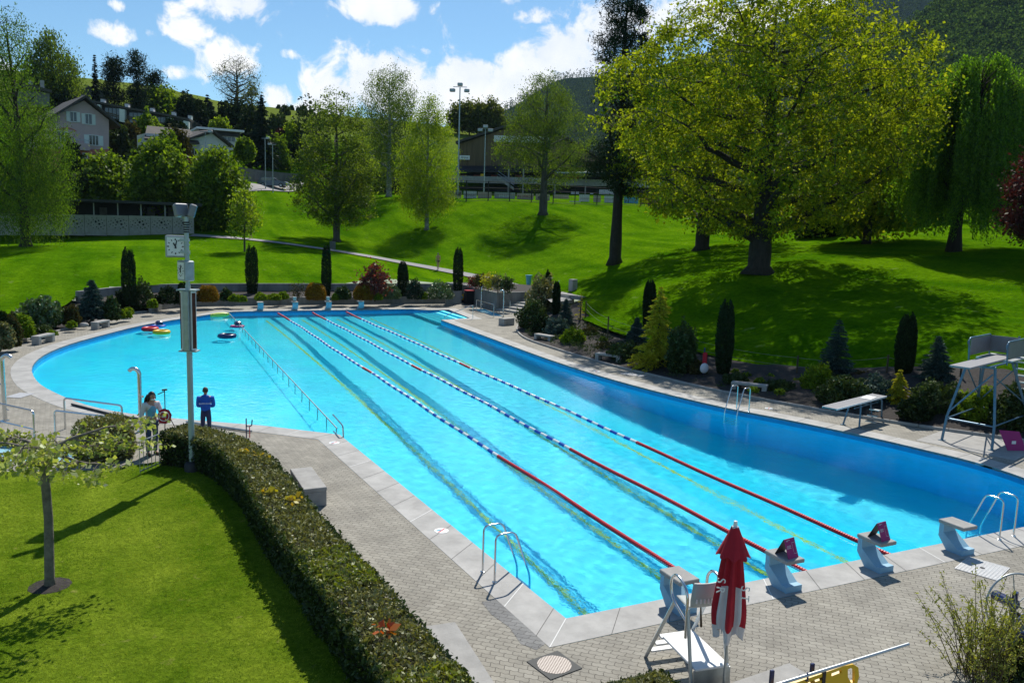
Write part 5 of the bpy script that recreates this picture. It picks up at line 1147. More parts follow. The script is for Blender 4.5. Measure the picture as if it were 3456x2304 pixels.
def column(name, label, base, H, r, mleaf='yew', seed=1, n=9000, ls=.055, group=None, cat='shrub', top=.35):
    rs = random.Random(seed); base = Vector(base); t = thing(name, label, cat, base, group); b = MB(); b.tube([base-Vector((0, 0, .1)), base+Vector((0, 0, H*.8))], [.06, .03], 6); b.build('trunk', M['bark'], t, world=True)
    f = rng.random(n)**.95; a = rng.random(n)*6.283; pr = np.interp(f, [0, .12, .4, .75, .92, 1], [.62, .82, 1, .92, .72, top])
    nn = np.array([nv(math.cos(x)*2.6+seed*7, math.sin(x)*2.6, y*3) for x, y in zip(a, f)]); nn2 = np.array([nv(math.cos(x)*3.6+seed, math.sin(x)*3.6, 2.+.6*y) for x, y in zip(a, f)])
    rho = pr*r*(1+.16*nn+.26*nn2)*(1-.35*rng.random(n)**2.2); z = f*H*(.97+.13*nn2)
    P0 = np.c_[base.x+np.cos(a)*rho, base.y+np.sin(a)*rho, base.z+z]; A = rvec(n)*.5; A[:, 2] += 1; A[:, 0] += np.cos(a)*.25; A[:, 1] += np.sin(a)*.25; A = unit(A); B = unit(np.cross(A, rvec(n))); s = ls*(.6+.8*rng.random((n, 1)))
    quads('foliage', P0, A*s, B*s*.45, LM[mleaf], t); return t
def bush(name, label, base, w_, h, mleaf, seed=1, n=5000, ls=.05, group=None, depth_=None, rough=.25, up=.3, asp=.6, flat=.0, cat='shrub', inner=.55, rz=0.):
    base = Vector(base); t = thing(name, label, cat, base, group); d_ = depth_ or w_
    u = rng.random(n); a = rng.random(n)*6.283; zc = u; cosb = np.sqrt(np.maximum(0, 1-zc**2)); k = rng.random(n)**inner if inner else np.ones(n); k = 1-.5*(1-k)
    lum = np.array([nv(math.cos(x)*1.8*c+seed*5, math.sin(x)*1.8*c, y*2.2) for x, y, c in zip(a, zc, cosb)]); lum2 = np.array([nv(math.cos(x)*5*c+seed, math.sin(x)*5*c, y*5) for x, y, c in zip(a, zc, cosb)])
    q = k*(1+rough*lum+rough*.6*lum2); low = np.where(zc < .25, .82+.7*zc, 1.)
    X = np.cos(a)*cosb**(1-flat*.6)*q*w_/2*low; Y = np.sin(a)*cosb**(1-flat*.6)*q*d_/2*low; Z = zc*q*h
    P0 = np.c_[base.x+X*math.cos(rz)-Y*math.sin(rz), base.y+X*math.sin(rz)+Y*math.cos(rz), base.z+Z+.01]; out = unit(np.c_[X/w_, Y/d_, Z/h])
    b = MB(); rs = random.Random(seed)
    for i in range(7): x, y = rs.uniform(-.3, .3)*w_, rs.uniform(-.3, .3)*d_; b.tube([base-Vector((0, 0, .05)), base+Vector((x*.5, y*.5, h*.4)), base+Vector((x, y, h*.75))], [.03, .02, .008], 5, False)
    b.build('stems', M['bark'], t, world=True); leafq('foliage', P0, ls, LM[mleaf], t, None, asp, up, out, .35); return t
def sub(lst): return [Vector(x) for x in lst]

# ---- trees on the lawn (positions where the sight line meets the ground)
def on(u, v): return tr(u, v)
def hgt(b, v): return zat(b, v)-b.z
def mp(b): return mpp(dep(b))
p = on(1742, 626); k = mp(p); H = hgt(p, -60)
tree('maple_tree', 'huge spreading maple with yellow-green spring leaves and thick dark trunk', p, H, [(.13, 90*k), (.2, 215*k), (.32, 310*k), (.5, 345*k), (.68, 325*k), (.82, 260*k), (.93, 165*k), (1, 40*k)], 'maple', 'bark', 24*k, 24, 1900, 66, .088, .34, .25, 3, 0, .09, br=.034, limbr=.5, flare=1.75)
p = on(1612, 574); k = mp(p)
tree('maple_tree', 'second maple with twin dark trunk standing behind the huge maple', p, hgt(p, 150), [(.12, 60*k), (.25, 170*k), (.5, 215*k), (.8, 150*k), (1, 30*k)], 'maple', 'bark', 15*k, 12, 420, 50, .15, .5, .2, 8, 0, .12, br=.03)
p = on(1990, 560); k = mp(p)
tree('maple_tree', 'maple with low golden-green branches between the huge maple and the weeping tree', p, hgt(p, 250), [(.08, 70*k), (.25, 130*k), (.55, 140*k), (.85, 90*k), (1, 20*k)], 'maple', 'bark', 9*k, 10, 420, 50, .17, .6, .12, 12, 0, .12, br=.03)
p = on(1412, 606); k = mp(p)
pine('pine_tree', 'very tall dark pine with bare straight trunk left of the huge maple', p, hgt(p, -70), [(.25, 30*k), (.34, 92*k), (.40, 50*k), (.5, 34*k), (.60, 70*k), (.66, 40*k), (.74, 62*k), (.80, 40*k), (.88, 52*k), (.95, 36*k), (1, 12*k)], 4, 13*k, 300, 120, .15, None, .42, .27)
p = on(1247, 493); k = mp(p)
tree('birch_tree', 'airy birch with white-footed trunk in front of the timber hall', p, hgt(p, 166), [(.2, 40*k), (.3, 80*k), (.45, 108*k), (.6, 100*k), (.78, 72*k), (.9, 52*k), (1, 25*k)], 'birch_dark', 'bark_grey', 9*k, 14, 460, 80, .085, .46, .34, 5, .5, .22, br=.035)
p = on(980, 528); k = mp(p)
tree('birch_tree', 'bright green slender birch with white trunk, drooping twigs, in the middle of the lawn', p, hgt(p, 205), [(.12, 30*k), (.2, 62*k), (.4, 68*k), (.6, 60*k), (.75, 45*k), (.9, 22*k), (1, 4*k)], 'lime', 'birch', 4.5*k, 12, 460, 84, .085, .46, .14, 6, 1.3, .15, br=.025)
p = on(893, 452); k = mp(p)
tree('birch_tree', 'tall thin-topped birch standing behind the two lawn trees', p, hgt(p, 145), [(.12, 40*k), (.25, 72*k), (.5, 72*k), (.75, 62*k), (.9, 50*k), (1, 30*k)], 'birch_dark', 'birch', 6*k, 14, 400, 78, .10, .52, .38, 7, 1.8, .15, br=.035)
p = on(773, 555); k = mp(p)
tree('alder_tree', 'broad dark green alder with grey trunk right of the parked car', p, hgt(p, 190), [(.12, 45*k), (.2, 92*k), (.32, 100*k), (.5, 92*k), (.68, 70*k), (.84, 48*k), (1, 14*k)], 'alder', 'bark_grey', 7.5*k, 15, 620, 78, .092, .40, .30, 9, 0, .13, br=.035)
p = on(562, 579); k = mp(p)
tree('young_tree', 'small young tree with thin trunk and sparse yellow-green leaves beside the path', p, hgt(p, 430), [(.25, 18*k), (.4, 36*k), (.65, 34*k), (.85, 20*k), (1, 5*k)], 'lime', 'bark_grey', 2.2*k, 10, 150, 20, .10, .32, .1, 11, 0, .25, br=.02, flare=1.1)
p = on(60, 566); k = mp(p); H = hgt(p, 8)
tree('weeping_birch', 'large weeping birch with hanging green strands at the left edge', p, H, [(.12, 80*k), (.22, 108*k), (.36, 112*k), (.5, 98*k), (.62, 66*k), (.74, 46*k), (.88, 44*k), (1, 22*k)], 'birch', 'bark', 10*k, 16, 620, 92, .075, .34, .30, 4, 2.7, .16, lean=(-.03, -.015), br=.03)
p = on(2190, 578); k = mp(p)
weeping('weeping_beech', 'wide weeping tree with dense green curtains and dark curved trunk on the right', p, hgt(p, 128), [(.2, 150*k), (.4, 148*k), (.6, 135*k), (.78, 115*k), (.9, 95*k), (1, 45*k)], 'weep', 13*k, 1750, .08, 2, .07, 'bark', lean=(.03, -.016), per=80, fray=.35)
p = on(2412, 622); k = mp(p)
tree('copper_beech', 'dark red copper beech cut by the right edge of the picture', p, hgt(p, 275), [(.2, 60*k), (.3, 118*k), (.5, 112*k), (.8, 70*k), (1, 15*k)], 'copper', 'bark', 9*k, 14, 460, 80, .075, .36, .05, 15, 0, .08)
# dark hedge line behind the maple
for i, (u, v, ht_, wd_) in enumerate([(1880, 500, 62, 90), (1960, 505, 80, 100), (2050, 512, 90, 110), (2130, 520, 110, 110)]):
    p = at(u, v, 78+i*2); p.z = tz(p.x, p.y); k = mp(p)
    bush('dark_hedge', 'dark evergreen hedge block %s behind the lawn on the right' % ['far left', 'centre left', 'centre right', 'next to the weeping tree'][i], p, wd_*k*1.2, ht_*k*1.3, 'yew', 20+i, 9000, .16, 'dark hedge blocks', rough=.3)
# ---- trees up the hillside, on the left
def up(u, v, D): p = at(u, v, D); return Vector((p.x, p.y, tz(p.x, p.y)))
def hill(fn, name, label, u, v, D, vt, **kw): pass
p = up(125, 300, 150); k = mp(p)
tree('willow_tree', 'large feathery dark green tree above the pink house roof', p, hgt(p, 72), [(.1, 60*k), (.3, 72*k), (.5, 68*k), (.68, 54*k), (.84, 36*k), (1, 12*k)], 'birch_dark', 'bark', 6*k, 14, 420, 56, .2, .8, .22, 8, 2.2, .1, br=.05)
p = up(222, 270, 165); k = mp(p)
conifer('spruce_tree', 'very slender dark spruce standing alone against the sky', p, hgt(p, 122), 17*k, 'spruce', 40, 10, .35, 3, .24, 46, group=None)
for (u, vt, D, wd_, lb, sd_) in ((264, 122, 160, 34, 'dark open-branched pine left of its taller twin', 3), (318, 112, 158, 34, 'tallest dark pine on the hillside with layered crown', 5), (356, 152, 166, 28, 'shorter dark pine just right of the tallest one', 6)):
    p = up(u, 300, D); p.z -= 2; k = mp(p); pine('pine_tree', lb, p, hgt(p, vt), [(.1, wd_*.6*k), (.3, wd_*.8*k), (.42, wd_*.5*k), (.55, wd_*.72*k), (.68, wd_*.42*k), (.8, wd_*.6*k), (.93, wd_*.38*k), (1, wd_*.15*k)], sd_, 3*k, 150, 60, .28, 'pines on the hillside', .6, .15)
p = up(365, 300, 166); k = mp(p)
tree('broadleaf_tree', 'rounded olive-green tree in front of the hillside pines', p, hgt(p, 202), [(.05, 30*k), (.25, 58*k), (.6, 50*k), (.85, 28*k), (1, 6*k)], 'round', 'bark', 4*k, 9, 260, 50, .26, .9, .05, 14, 0, .08)
for i, (u, vt, D, wd_) in enumerate([(398, 205, 172, 22), (420, 228, 172, 24), (440, 215, 178, 20), (462, 226, 170, 26), (485, 232, 174, 26), (512, 240, 168, 28), (478, 215, 185, 20), (540, 250, 166, 26)]):
    p = up(u, 320, D); p.z -= 3; k = mp(p); wd_ *= 1.7; conifer('conifer_tree', 'dark conifer in the belt above the white house, %s' % ['leftmost of the belt', 'second from the left', 'tallest pointed one', 'fourth with wide skirt', 'fifth in the row', 'sixth in the row', 'half hidden at the back', 'rightmost below the bare tree'][i], p, hgt(p, vt), wd_*k, 'spruce', 24, 13, .3, 30+i, .34, 34, group='dark conifers above the white house')
p = up(545, 250, 225); k = mp(p)
tree('bare_tree', 'large nearly bare round-crowned tree on the skyline', p, hgt(p, 130), [(.2, 25*k), (.4, 50*k), (.65, 55*k), (.85, 40*k), (1, 14*k)], 'haze_tree', 'bark', 4*k, 24, 520, 12, .11, .7, .0, 17, 0, .18, br=.07, limbr=.5)
p = up(578, 260, 215); k = mp(p)
tree('bare_tree', 'smaller bare tree leaning beside the round-crowned skyline tree', p, hgt(p, 190), [(.25, 14*k), (.5, 24*k), (.8, 16*k), (1, 4*k)], 'haze_tree', 'bark', 2*k, 10, 130, 9, .22, .6, .0, 18, 0, .2, br=.06)
p = up(602, 415, 134); k = mp(p)
conifer('spruce_tree', 'tall dark spruce with drooping branches right of the white house', p, hgt(p, 215), 40*k, 'spruce', 40, 11, .38, 9, .24, 44, low=.12, irregular=.3)
for (u, v, vt, D, wd_, lb, sd_) in ((245, 455, 352, 100, 62, 'round bright tree beside the weeping birch, leftmost of the three', 21), (372, 492, 322, 97, 66, 'rounded tree between the two others above the shower wall', 22), (500, 512, 330, 96, 62, 'rounded tree above the floodlights of the clock mast, rightmost of the three', 23)):
    p = at(u, v, D); p = Vector((p.x, p.y, min(p.z, tz(p.x, p.y)))); k = mp(p)
    tree('round_tree', lb, p, hgt(p, vt), [(.02, wd_*.75*k), (.2, wd_*.98*k), (.45, wd_*k), (.7, wd_*.72*k), (.88, wd_*.4*k), (1, 4*k)], 'round', 'bark', 3*k, 12, 420, 60, .17, .55, .0, sd_, 0, .05, 'three rounded trees above the shower wall', flare=1)
SHR = [('bush', 'purple_bush', 'dark purple bush below the pink house', 432-12, 408, 104, 60, 38, 'copper'), ('bush', 'garden_bush', 'green bush right of the pink house', 385, 385, 110, 60, 62, 'round'),
       ('bush', 'garden_bush', 'yellow-green bush on the terrace roofs', 352, 320, 132, 36, 40, 'lime'), ('bush', 'garden_bush', 'olive bush between the pink house and the white house', 410, 372, 112, 60, 60, 'brownbush'),
       ('bush', 'garden_bush', 'bright yellow-green tree top right of the terrace houses', 505, 318, 140, 44, 40, 'lime'), ('bush', 'garden_bush', 'low green bush at the right end of the white house', 560, 360, 122, 40, 44, 'round'),
       ('bush', 'garden_bush', 'dark shrub left of the pink house garage', 170, 400, 98, 40, 72, 'pine'), ('bush', 'red_bush', 'dark red bush right of the tall spruce', 646, 330, 150, 30, 26, 'copper'),
       ('bush', 'garden_bush', 'green bush below the red one', 640, 395, 140, 56, 60, 'round'), ('bush', 'garden_bush', 'bush behind the left side of the alder', 672, 370, 150, 50, 70, 'lime'), ('bush', 'garden_bush', 'dark hedge bush behind the parked car', 660, 405, 150, 70, 30, 'yew'),
       ('bush', 'garden_bush', 'hazel-green bush under the tall thin-topped birch', 850, 440, 136, 90, 80, 'darkbush'), ('bush', 'garden_bush', 'dark bush to the right of the thin-topped birch', 935, 445, 138, 60, 60, 'yew'), ('bush', 'garden_bush', 'bush behind the alder trunk', 800, 445, 134, 70, 60, 'darkbush')]
SHR += [('bush', 'garden_bush', 'dark green garden bush right of the pink house corner', 275, 372, 112, 50, 60, 'darkbush'), ('bush', 'garden_bush', 'olive garden bush below the terrace houses', 305, 345, 122, 56, 50, 'brownbush'), ('bush', 'garden_bush', 'leafy green garden tree below the terrace houses', 335, 340, 126, 46, 64, 'round'), ('bush', 'garden_bush', 'dark bush at the foot of the terrace on the right', 400, 312, 140, 60, 30, 'yew'),
 ('bush', 'garden_bush', 'tall dark bush at the left end of the terrace row', 150, 250, 146, 40, 44, 'yew'), ('bush', 'garden_bush', 'dark bush between the white bungalow and the tall spruce', 575, 345, 140, 60, 80, 'yew'), ('bush', 'garden_bush', 'low dark planting below the white bungalow', 330, 390, 108, 60, 44, 'darkbush'), ('bush', 'garden_bush', 'dark hedge above the changing block roof', 180, 440, 98, 120, 36, 'darkbush'),
 ('bush', 'garden_bush', 'dark green bush behind the terrace chimneys', 440, 270, 158, 70, 44, 'yew'), ('bush', 'garden_bush', 'olive bush below the meadow right of the tall spruce', 640, 310, 170, 50, 40, 'darkbush'), ('bush', 'garden_bush', 'wide dark thicket below the bare skyline tree', 540, 285, 165, 80, 44, 'yew')]
SHR += [('bush', 'garden_bush', 'tall dark backdrop bush behind the thin-topped birch', 900, 420, 150, 110, 150, 'yew'), ('bush', 'garden_bush', 'tall olive backdrop bush left of the alder crown', 715, 400, 150, 80, 120, 'darkbush')]
for i, (kind, nm, lb, u, v, D, wd_, ht_, mt) in enumerate(SHR):
    p = up(u, v, D); p2 = at(u, v, D); p.z = max(p.z-.3, min(p2.z, p.z+3)) if p2.z > p.z else p.z; k = mp(p)
    bush(nm, lb, p, wd_*k*1.15, ht_*k*1.15, mt, 50+i, 3800, .22, rough=.4, cat='bush')
for i, (u, vt, wd_) in enumerate([(1052, 238, 22), (1078, 228, 26), (1102, 232, 24), (1125, 222, 28), (1140, 250, 20), (1165, 285, 22)]):
    p = up(u, 300, 214-i); k = mp(p); tree('hill_tree', 'olive tree in the hilltop clump behind the floodlight, %s' % ['leftmost', 'second from left', 'third from left', 'tallest and widest', 'fifth, behind the tallest', 'lowest at the right end'][i], p, hgt(p, vt), [(.15, wd_*.5*k), (.4, wd_*k), (.7, wd_*.85*k), (1, wd_*.2*k)], 'haze_tree', 'bark', 1.6*k, 9, 130, 26, .28, .8, .15, 60+i, 0, .15, 'clump of trees on the hill', br=.05)
for i, (u, v, D, h_) in enumerate([(655, 282, 235, 24), (695, 290, 240, 22), (670, 262, 258, 10), (685, 262, 259, 8), (700, 266, 260, 9), (640, 255, 255, 8), (715, 268, 262, 8)]):
    p = up(u, v, D); k = mp(p); bush('meadow_shrub', 'small dark shrub on the hillside meadow, %s' % ['left of the alder top', 'half behind the alder top', 'on the skyline, first', 'on the skyline, second', 'on the skyline, third', 'on the skyline at the far left', 'on the skyline at the far right'][i], p, h_*1.1*k, h_*k, 'darkbush', 80+i, 500, .3, 'meadow shrubs', cat='bush')
# ---- planted beds round the pool
def bedp(u, v, z=None):
    p = gr(u, v, z or .25)
    return p if inside((p.x, p.y), SITE) else tr(u, v)
def col6(x): return 578.5+.28937*x
def row6(y): return 510.4+.28937*y
ZB = .55
COLS = [(298, 700, 572, 27, .55, 'columnar yew left of the clock mast, among dark shrubs'), (579, 678, 567, 23, ZB, 'columnar yew behind far starting block 4'), (750, 684, 566, 20, ZB, 'columnar yew between the two golden domes'), (925, 681, 602, 23, ZB, 'shorter columnar yew right of the small red maple'), (1051, 680, 573, 20, ZB, 'columnar yew by the corner with the cleaning machine'),
        (1257, 715, 625, 15, .5, 'columnar yew behind the variegated shrub at the steps'), (1276, 735, 648, 17, .5, 'columnar yew left of the slim blue spruce at the steps'), (1489, 752, 646, 27, .5, 'columnar yew behind the golden cypress'), (1660, 857, 695, 36, .35, 'columnar yew beside the lifebuoy post'), (2074, 873, 722, 40, .45, 'tall columnar yew between the two blue spruces on the right'), (420, 700, 650, 20, .5, 'columnar yew hidden behind the clock mast')]
for i, (u, v, vt, wd_, z, lb) in enumerate(COLS):
    p = bedp(u, v, z); k = mp(p); column('columnar_yew', lb, p, hgt(p, vt), wd_*k*.55, 'yew', i+1, 5200 if p.y > 40 else 8500, .07 if p.y > 40 else .06, 'columnar yews')
BL_ = [(478, 692, 50, 38, .55, 'gold', 'golden clipped dome right of the clock mast', 'clipped_dome', .0), (725, 688, 50, 40, ZB, 'gold', 'golden clipped dome behind far starting block 2', 'clipped_dome', 0), (835, 688, 50, 36, ZB, 'gold', 'golden clipped dome left of the small red maple', 'clipped_dome', 0)]
for i, (u, v, wd_, ht_, z, mt, lb, nm, _) in enumerate(BL_):
    p = bedp(u, v, z); k = mp(p); bush(nm, lb, p, wd_*k, ht_*k, mt, 100+i, 6500, .05, 'golden clipped domes', rough=.06, flat=.6)
BED = [(600, 688, 32, 13, 'limebush', 'low lime-green cushion behind starting block 4, left one'), (632, 688, 30, 12, 'limebush', 'low lime-green cushion behind starting block 4, middle one'), (650, 686, 26, 14, 'limebush', 'low lime-green cushion behind starting block 3'), (786, 687, 38, 26, 'darkbush', 'rounded dark shrub between the golden domes, bright tips'), (770, 688, 16, 12, 'limebush', 'tiny lime cushion at the foot of the second columnar yew'),
       (898, 686, 44, 30, 'laurel', 'glossy dark shrub left of the short columnar yew'), (952, 686, 42, 42, 'spruce', 'dwarf dark spruce mound right of the short columnar yew'), (972, 686, 20, 14, 'limebush', 'small lime cushion in front of the dwarf spruce'), (1012, 686, 62, 36, 'laurel', 'wide glossy laurel left of the corner columnar yew'), (868, 688, 22, 12, 'limebush', 'small lime cushion under the red maple'),
       (330, 706, 48, 60, 'darkbush', 'big dark conical shrub right of the left columnar yew'), (285, 705, 40, 42, 'yew', 'dark shrub at the foot of the left columnar yew'), (385, 697, 58, 36, 'yew', 'low wide dark shrub left of the clock mast'), (350, 706, 24, 18, 'limebush', 'small lime cushion right of the conical shrub'), (437, 694, 30, 30, 'brownbush', 'brownish shrub just behind the clock mast'), (520, 690, 30, 26, 'darkbush', 'low dark shrub right of the golden dome by the mast'), (540, 692, 26, 14, 'limebush', 'lime cushion left of the yew behind block 4'), (556, 692, 22, 12, 'limebush', 'second lime cushion left of the yew behind block 4')]
for i, (u, v, wd_, ht_, mt, lb) in enumerate(BED):
    p = bedp(u, v, .55 if u > 340 else .3); k = mp(p); bush('bed_shrub', lb, p, wd_*k*1.05, ht_*k*1.08, mt, 120+i, 3200, .06, 'shrubs in the back bed', rough=.3)
p = bedp(861, 688, ZB); k = mp(p); tree('red_maple', 'small red-leaved maple rising from the back bed', p, hgt(p, 597), [(.15, 14*k), (.4, 32*k), (.6, 26*k), (1, 4*k)], 'redmaple', 'bark', 1.2*k, 9, 90, 22, .10, .26, .05, 30, 0, .1, flare=1, br=.015)
p = bedp(684, 688, ZB); k = mp(p); tree('twiggy_shrub', 'bare twiggy shrub left of the golden dome', p, hgt(p, 650), [(.1, 6*k), (.6, 16*k), (1, 15*k)], 'brownbush', 'bark_grey', .5*k, 14, 90, 5, .05, .12, 0, 31, 0, .05, flare=1, br=.012, cat='shrub')
LB = [(62, 792, 'cyp', 28, 62, 'yew', 'dark upright cypress shrub behind the bright lime shrub'), ]
LBED = [(92, 746, 106, 56, 'laurel', 'large glossy laurel behind the nearer left bench', 6000, .08), (164, 745, 38, 42, 'brownbush', 'bronze rounded conifer between the laurel and the blue spruce', 4500, .05), (257, 734, 38, 50, 'darkbush', 'dark domed shrub right of the left blue spruce', 4500, .06), (280, 731, 15, 20, 'limebush', 'lime cushion at the end of the left bed, first', 1500, .05), (292, 729, 22, 16, 'limebush', 'lime cushion at the end of the left bed, middle', 2000, .05), (296, 722, 20, 16, 'limebush', 'lime cushion at the end of the left bed, last', 1800, .05),
        (55, 774, 50, 48, 'limebush', 'bright lime-green shrub beside the nearer left bench', 5000, .055), (32, 795, 36, 68, 'brownbush', 'dull bronze upright shrub left of the lime-green one', 5000, .05), (8, 800, 44, 56, 'pieris', 'red-tinged leafy shrub at the left edge', 2600, .08), (14, 760, 60, 40, 'yew', 'dark shrub at the far left behind the bronze one', 4000, .07), (165, 752, 22, 14, 'limebush', 'tiny green cushion in front of the bronze conifer', 1500, .045), (95, 765, 50, 16, 'darkbush', 'low green groundcover in front of the laurel', 2500, .05), (120, 770, 24, 10, 'limebush', 'low bright groundcover clump by the left kerb', 1200, .045)]
for i, (u, v, wd_, ht_, mt, lb, n_, ls_) in enumerate(LBED):
    p = bedp(u, v, .25); k = mp(p); bush('bed_shrub', lb, p, wd_*k*1.05, ht_*k*1.06, mt, 150+i, n_, ls_, 'shrubs in the left bed', rough=.3)
p = bedp(213, 734, .25); k = mp(p); conifer('blue_spruce', 'blue spruce behind the second left bench', p, hgt(p, 640), 36*k, 'bluespruce', 22, 16, .14, 5, .085, 70, low=.05, irregular=.12, power=.75, group='blue spruces round the pool')
p = bedp(193, 748, .2); b = MB(); b.ell(p+Vector((0, 0, .05)), (.26, .2, .15), 10, 7); tag(b.build('boulder', M['concrete'], base=p, smooth='all'), 'pale boulder at the foot of the left blue spruce', 'boulder')
for (u, v, vt, wd_, z, lb, sd_) in ((1298, 757, 684, 24, .4, 'slim blue spruce at the near end of the steps planting', 6), (1461, 786, 728, 24, .4, 'small silvery blue spruce left of the golden cypress', 7), (1916, 882, 730, 46, .4, 'blue spruce behind the low springboard', 8), (2145, 896, 769, 46, .45, 'blue spruce left of the diving tower', 9)):
    p = bedp(u, v, z); k = mp(p); conifer('blue_spruce', lb, p, hgt(p, vt), wd_*k, 'bluespruce', 24, 15, .10, sd_, .06, 80, low=.04, irregular=.14, power=.8, group='blue spruces round the pool')
p = bedp(1508, 842, .2); k = mp(p); conifer('golden_cypress', 'golden feathery cypress with drooping tips on the right bed', p, hgt(p, 655), 56*k, 'goldcyp', 30, 12, .32, 10, .065, 90, low=.05, irregular=.3, power=.8)
p = bedp(1332, 745, .45); k = mp(p); conifer('golden_conifer', 'thin sparse golden conifer right of the slim blue spruce', p, hgt(p, 672), 13*k, 'goldcyp', 14, 6, .25, 11, .05, 16, irregular=.3)
p = bedp(2060, 942, .15); k = mp(p); conifer('golden_shrub', 'small golden drooping conifer in front of the tall columnar yew', p, hgt(p, 846), 34*k, 'goldcyp', 20, 13, .5, 12, .055, 70, irregular=.3, power=.7, cat='shrub')
RBED = [(1244, 728, 74, 92, 'pieris', 'tall variegated leafy shrub beside the outdoor steps', 4200, .09), (1222, 752, 66, 56, 'darkbush', 'dark spreading juniper at the foot of the outdoor steps', 4200, .07), (1245, 765, 50, 40, 'yew', 'low dark juniper by the kerb near the concrete block', 3000, .07), (1280, 772, 60, 44, 'bluespruce', 'blue-green juniper in front of the slim blue spruce', 3500, .06), (1316, 786, 52, 32, 'limebush', 'low bright green shrub behind the first right bench', 4000, .055), (1355, 776, 40, 24, 'brownbush', 'low russet heather right of the bright green shrub', 2500, .05),
        (1395, 800, 60, 14, 'brownbush', 'thin low groundcover on the bare part of the right bed', 900, .05), (1440, 822, 90, 34, 'darkbush', 'low spreading juniper behind the bench left of the golden cypress', 4500, .06), (1563, 852, 68, 112, 'darkbush', 'tall dark upright juniper right of the golden cypress', 7000, .06), (1530, 838, 50, 34, 'yew', 'dark skirt of juniper under the golden cypress', 3500, .06), (1600, 858, 40, 28, 'brownbush', 'small bronze shrub beside the lifebuoy post', 2200, .05),
        (1876, 900, 76, 58, 'limebush', 'green mounded conifer left of the springboard', 5200, .05), (1935, 925, 110, 60, 'darkbush', 'spreading juniper behind the springboard', 7000, .055), (2010, 928, 100, 62, 'bluespruce', 'blue-green creeping juniper right of the springboard', 5000, .055), (2150, 950, 110, 72, 'darkbush', 'heathery dark shrub left of the diving tower legs', 7000, .055), (2245, 965, 100, 74, 'limebush', 'yellow-green shrub behind the diving tower legs', 6000, .055), (2330, 980, 110, 84, 'darkbush', 'dark shrub behind the diving tower ladder', 6000, .06), (2100, 960, 70, 44, 'yew', 'low dark juniper between the golden drooping conifer and the tower', 4000, .055), (1690, 880, 60, 22, 'darkbush', 'low dark heather mat beside the lifebuoy post yew', 2200, .05), (1790, 895, 70, 20, 'darkbush', 'low dark mat behind the long right bench', 2200, .05), (1975, 870, 40, 14, 'brownbush', 'low russet shrub behind the springboard juniper', 900, .05)]
for i, (u, v, wd_, ht_, mt, lb, n_, ls_) in enumerate(RBED):
    p = bedp(u, v, .22); k = mp(p); bush('bed_shrub', lb, p, wd_*k*1.08, ht_*k*1.05, mt, 180+i, n_, ls_, 'shrubs in the right bed', rough=.35)
for i, (u, v) in enumerate([(1715, 868), (1745, 880), (1770, 872), (1800, 890), (1690, 860), (1830, 882), (1730, 900), (1790, 905), (1420, 800), (1385, 785)]):
    p = bedp(u, v, .3); k = mp(p); bush('seedling_clump', 'small green seedling clump on the dark mulch, %s' % ['by the yew', 'behind the long bench, left', 'behind the long bench, middle', 'behind the long bench, right', 'nearest the columnar yew', 'near the green mound', 'at the kerb, left', 'at the kerb, right', 'on the mulch left of the second bench', 'on the mulch by the rope fence'][i], p, 26*k, 13*k, 'round', 220+i, 260, .05, 'seedlings on the mulch', cat='plant')
for i, (u, v, vt, mt) in enumerate([(1105, 665, 630, 'brownbush'), (1122, 668, 628, 'goldcyp'), (1143, 670, 632, 'pieris'), (1165, 672, 640, 'darkbush'), (1092, 660, 638, 'redmaple')]):
    p = gr(u, v, 1.5); k = mp(p); tree('slender_shrub', 'slender loose shrub on the terrace above the bins, %s' % ['second', 'yellowish, tallest', 'variegated', 'nearest the pillar', 'first, reddish'][i], p, hgt(p, vt), [(.2, 8*k), (.6, 14*k), (1, 6*k)], mt, 'bark_grey', .5*k, 8, 60, 16, .07, .2, 0, 240+i, 0, .1, 'slender shrubs on the terrace', flare=1, br=.012, cat='shrub')
# ---- long clipped hedge by the lawn
HL = cr([(-7.75, 12.0), (-7.0, 11.15), (-6.45, 9.7), (-6.15, 7.5), (-6.05, 5), (-5.85, 2.5), (-5.65, 0), (-5.5, -2.2), (-5.35, -5.2)], 10); hw, hh = .52, 1.0
t = thing('clipped_hedge', 'long clipped evergreen hedge between the near lawn and the paving', 'hedge', (-6.1, 5, 0))
HA = np.array(HL); sgl = np.r_[0, np.cumsum(np.hypot(*np.diff(HA, axis=0).T))]; LT = sgl[-1]
def hline(s):
    x = np.interp(s, sgl, HA[:, 0]); y = np.interp(s, sgl, HA[:, 1]); x2 = np.interp(s+.05, sgl, HA[:, 0]); y2 = np.interp(s+.05, sgl, HA[:, 1]); x1 = np.interp(s-.05, sgl, HA[:, 0]); y1 = np.interp(s-.05, sgl, HA[:, 1]); d = np.c_[x2-x1, y2-y1]; d /= np.maximum(np.hypot(*d.T), 1e-6)[:, None]; return x, y, np.c_[-d[:, 1], d[:, 0]]
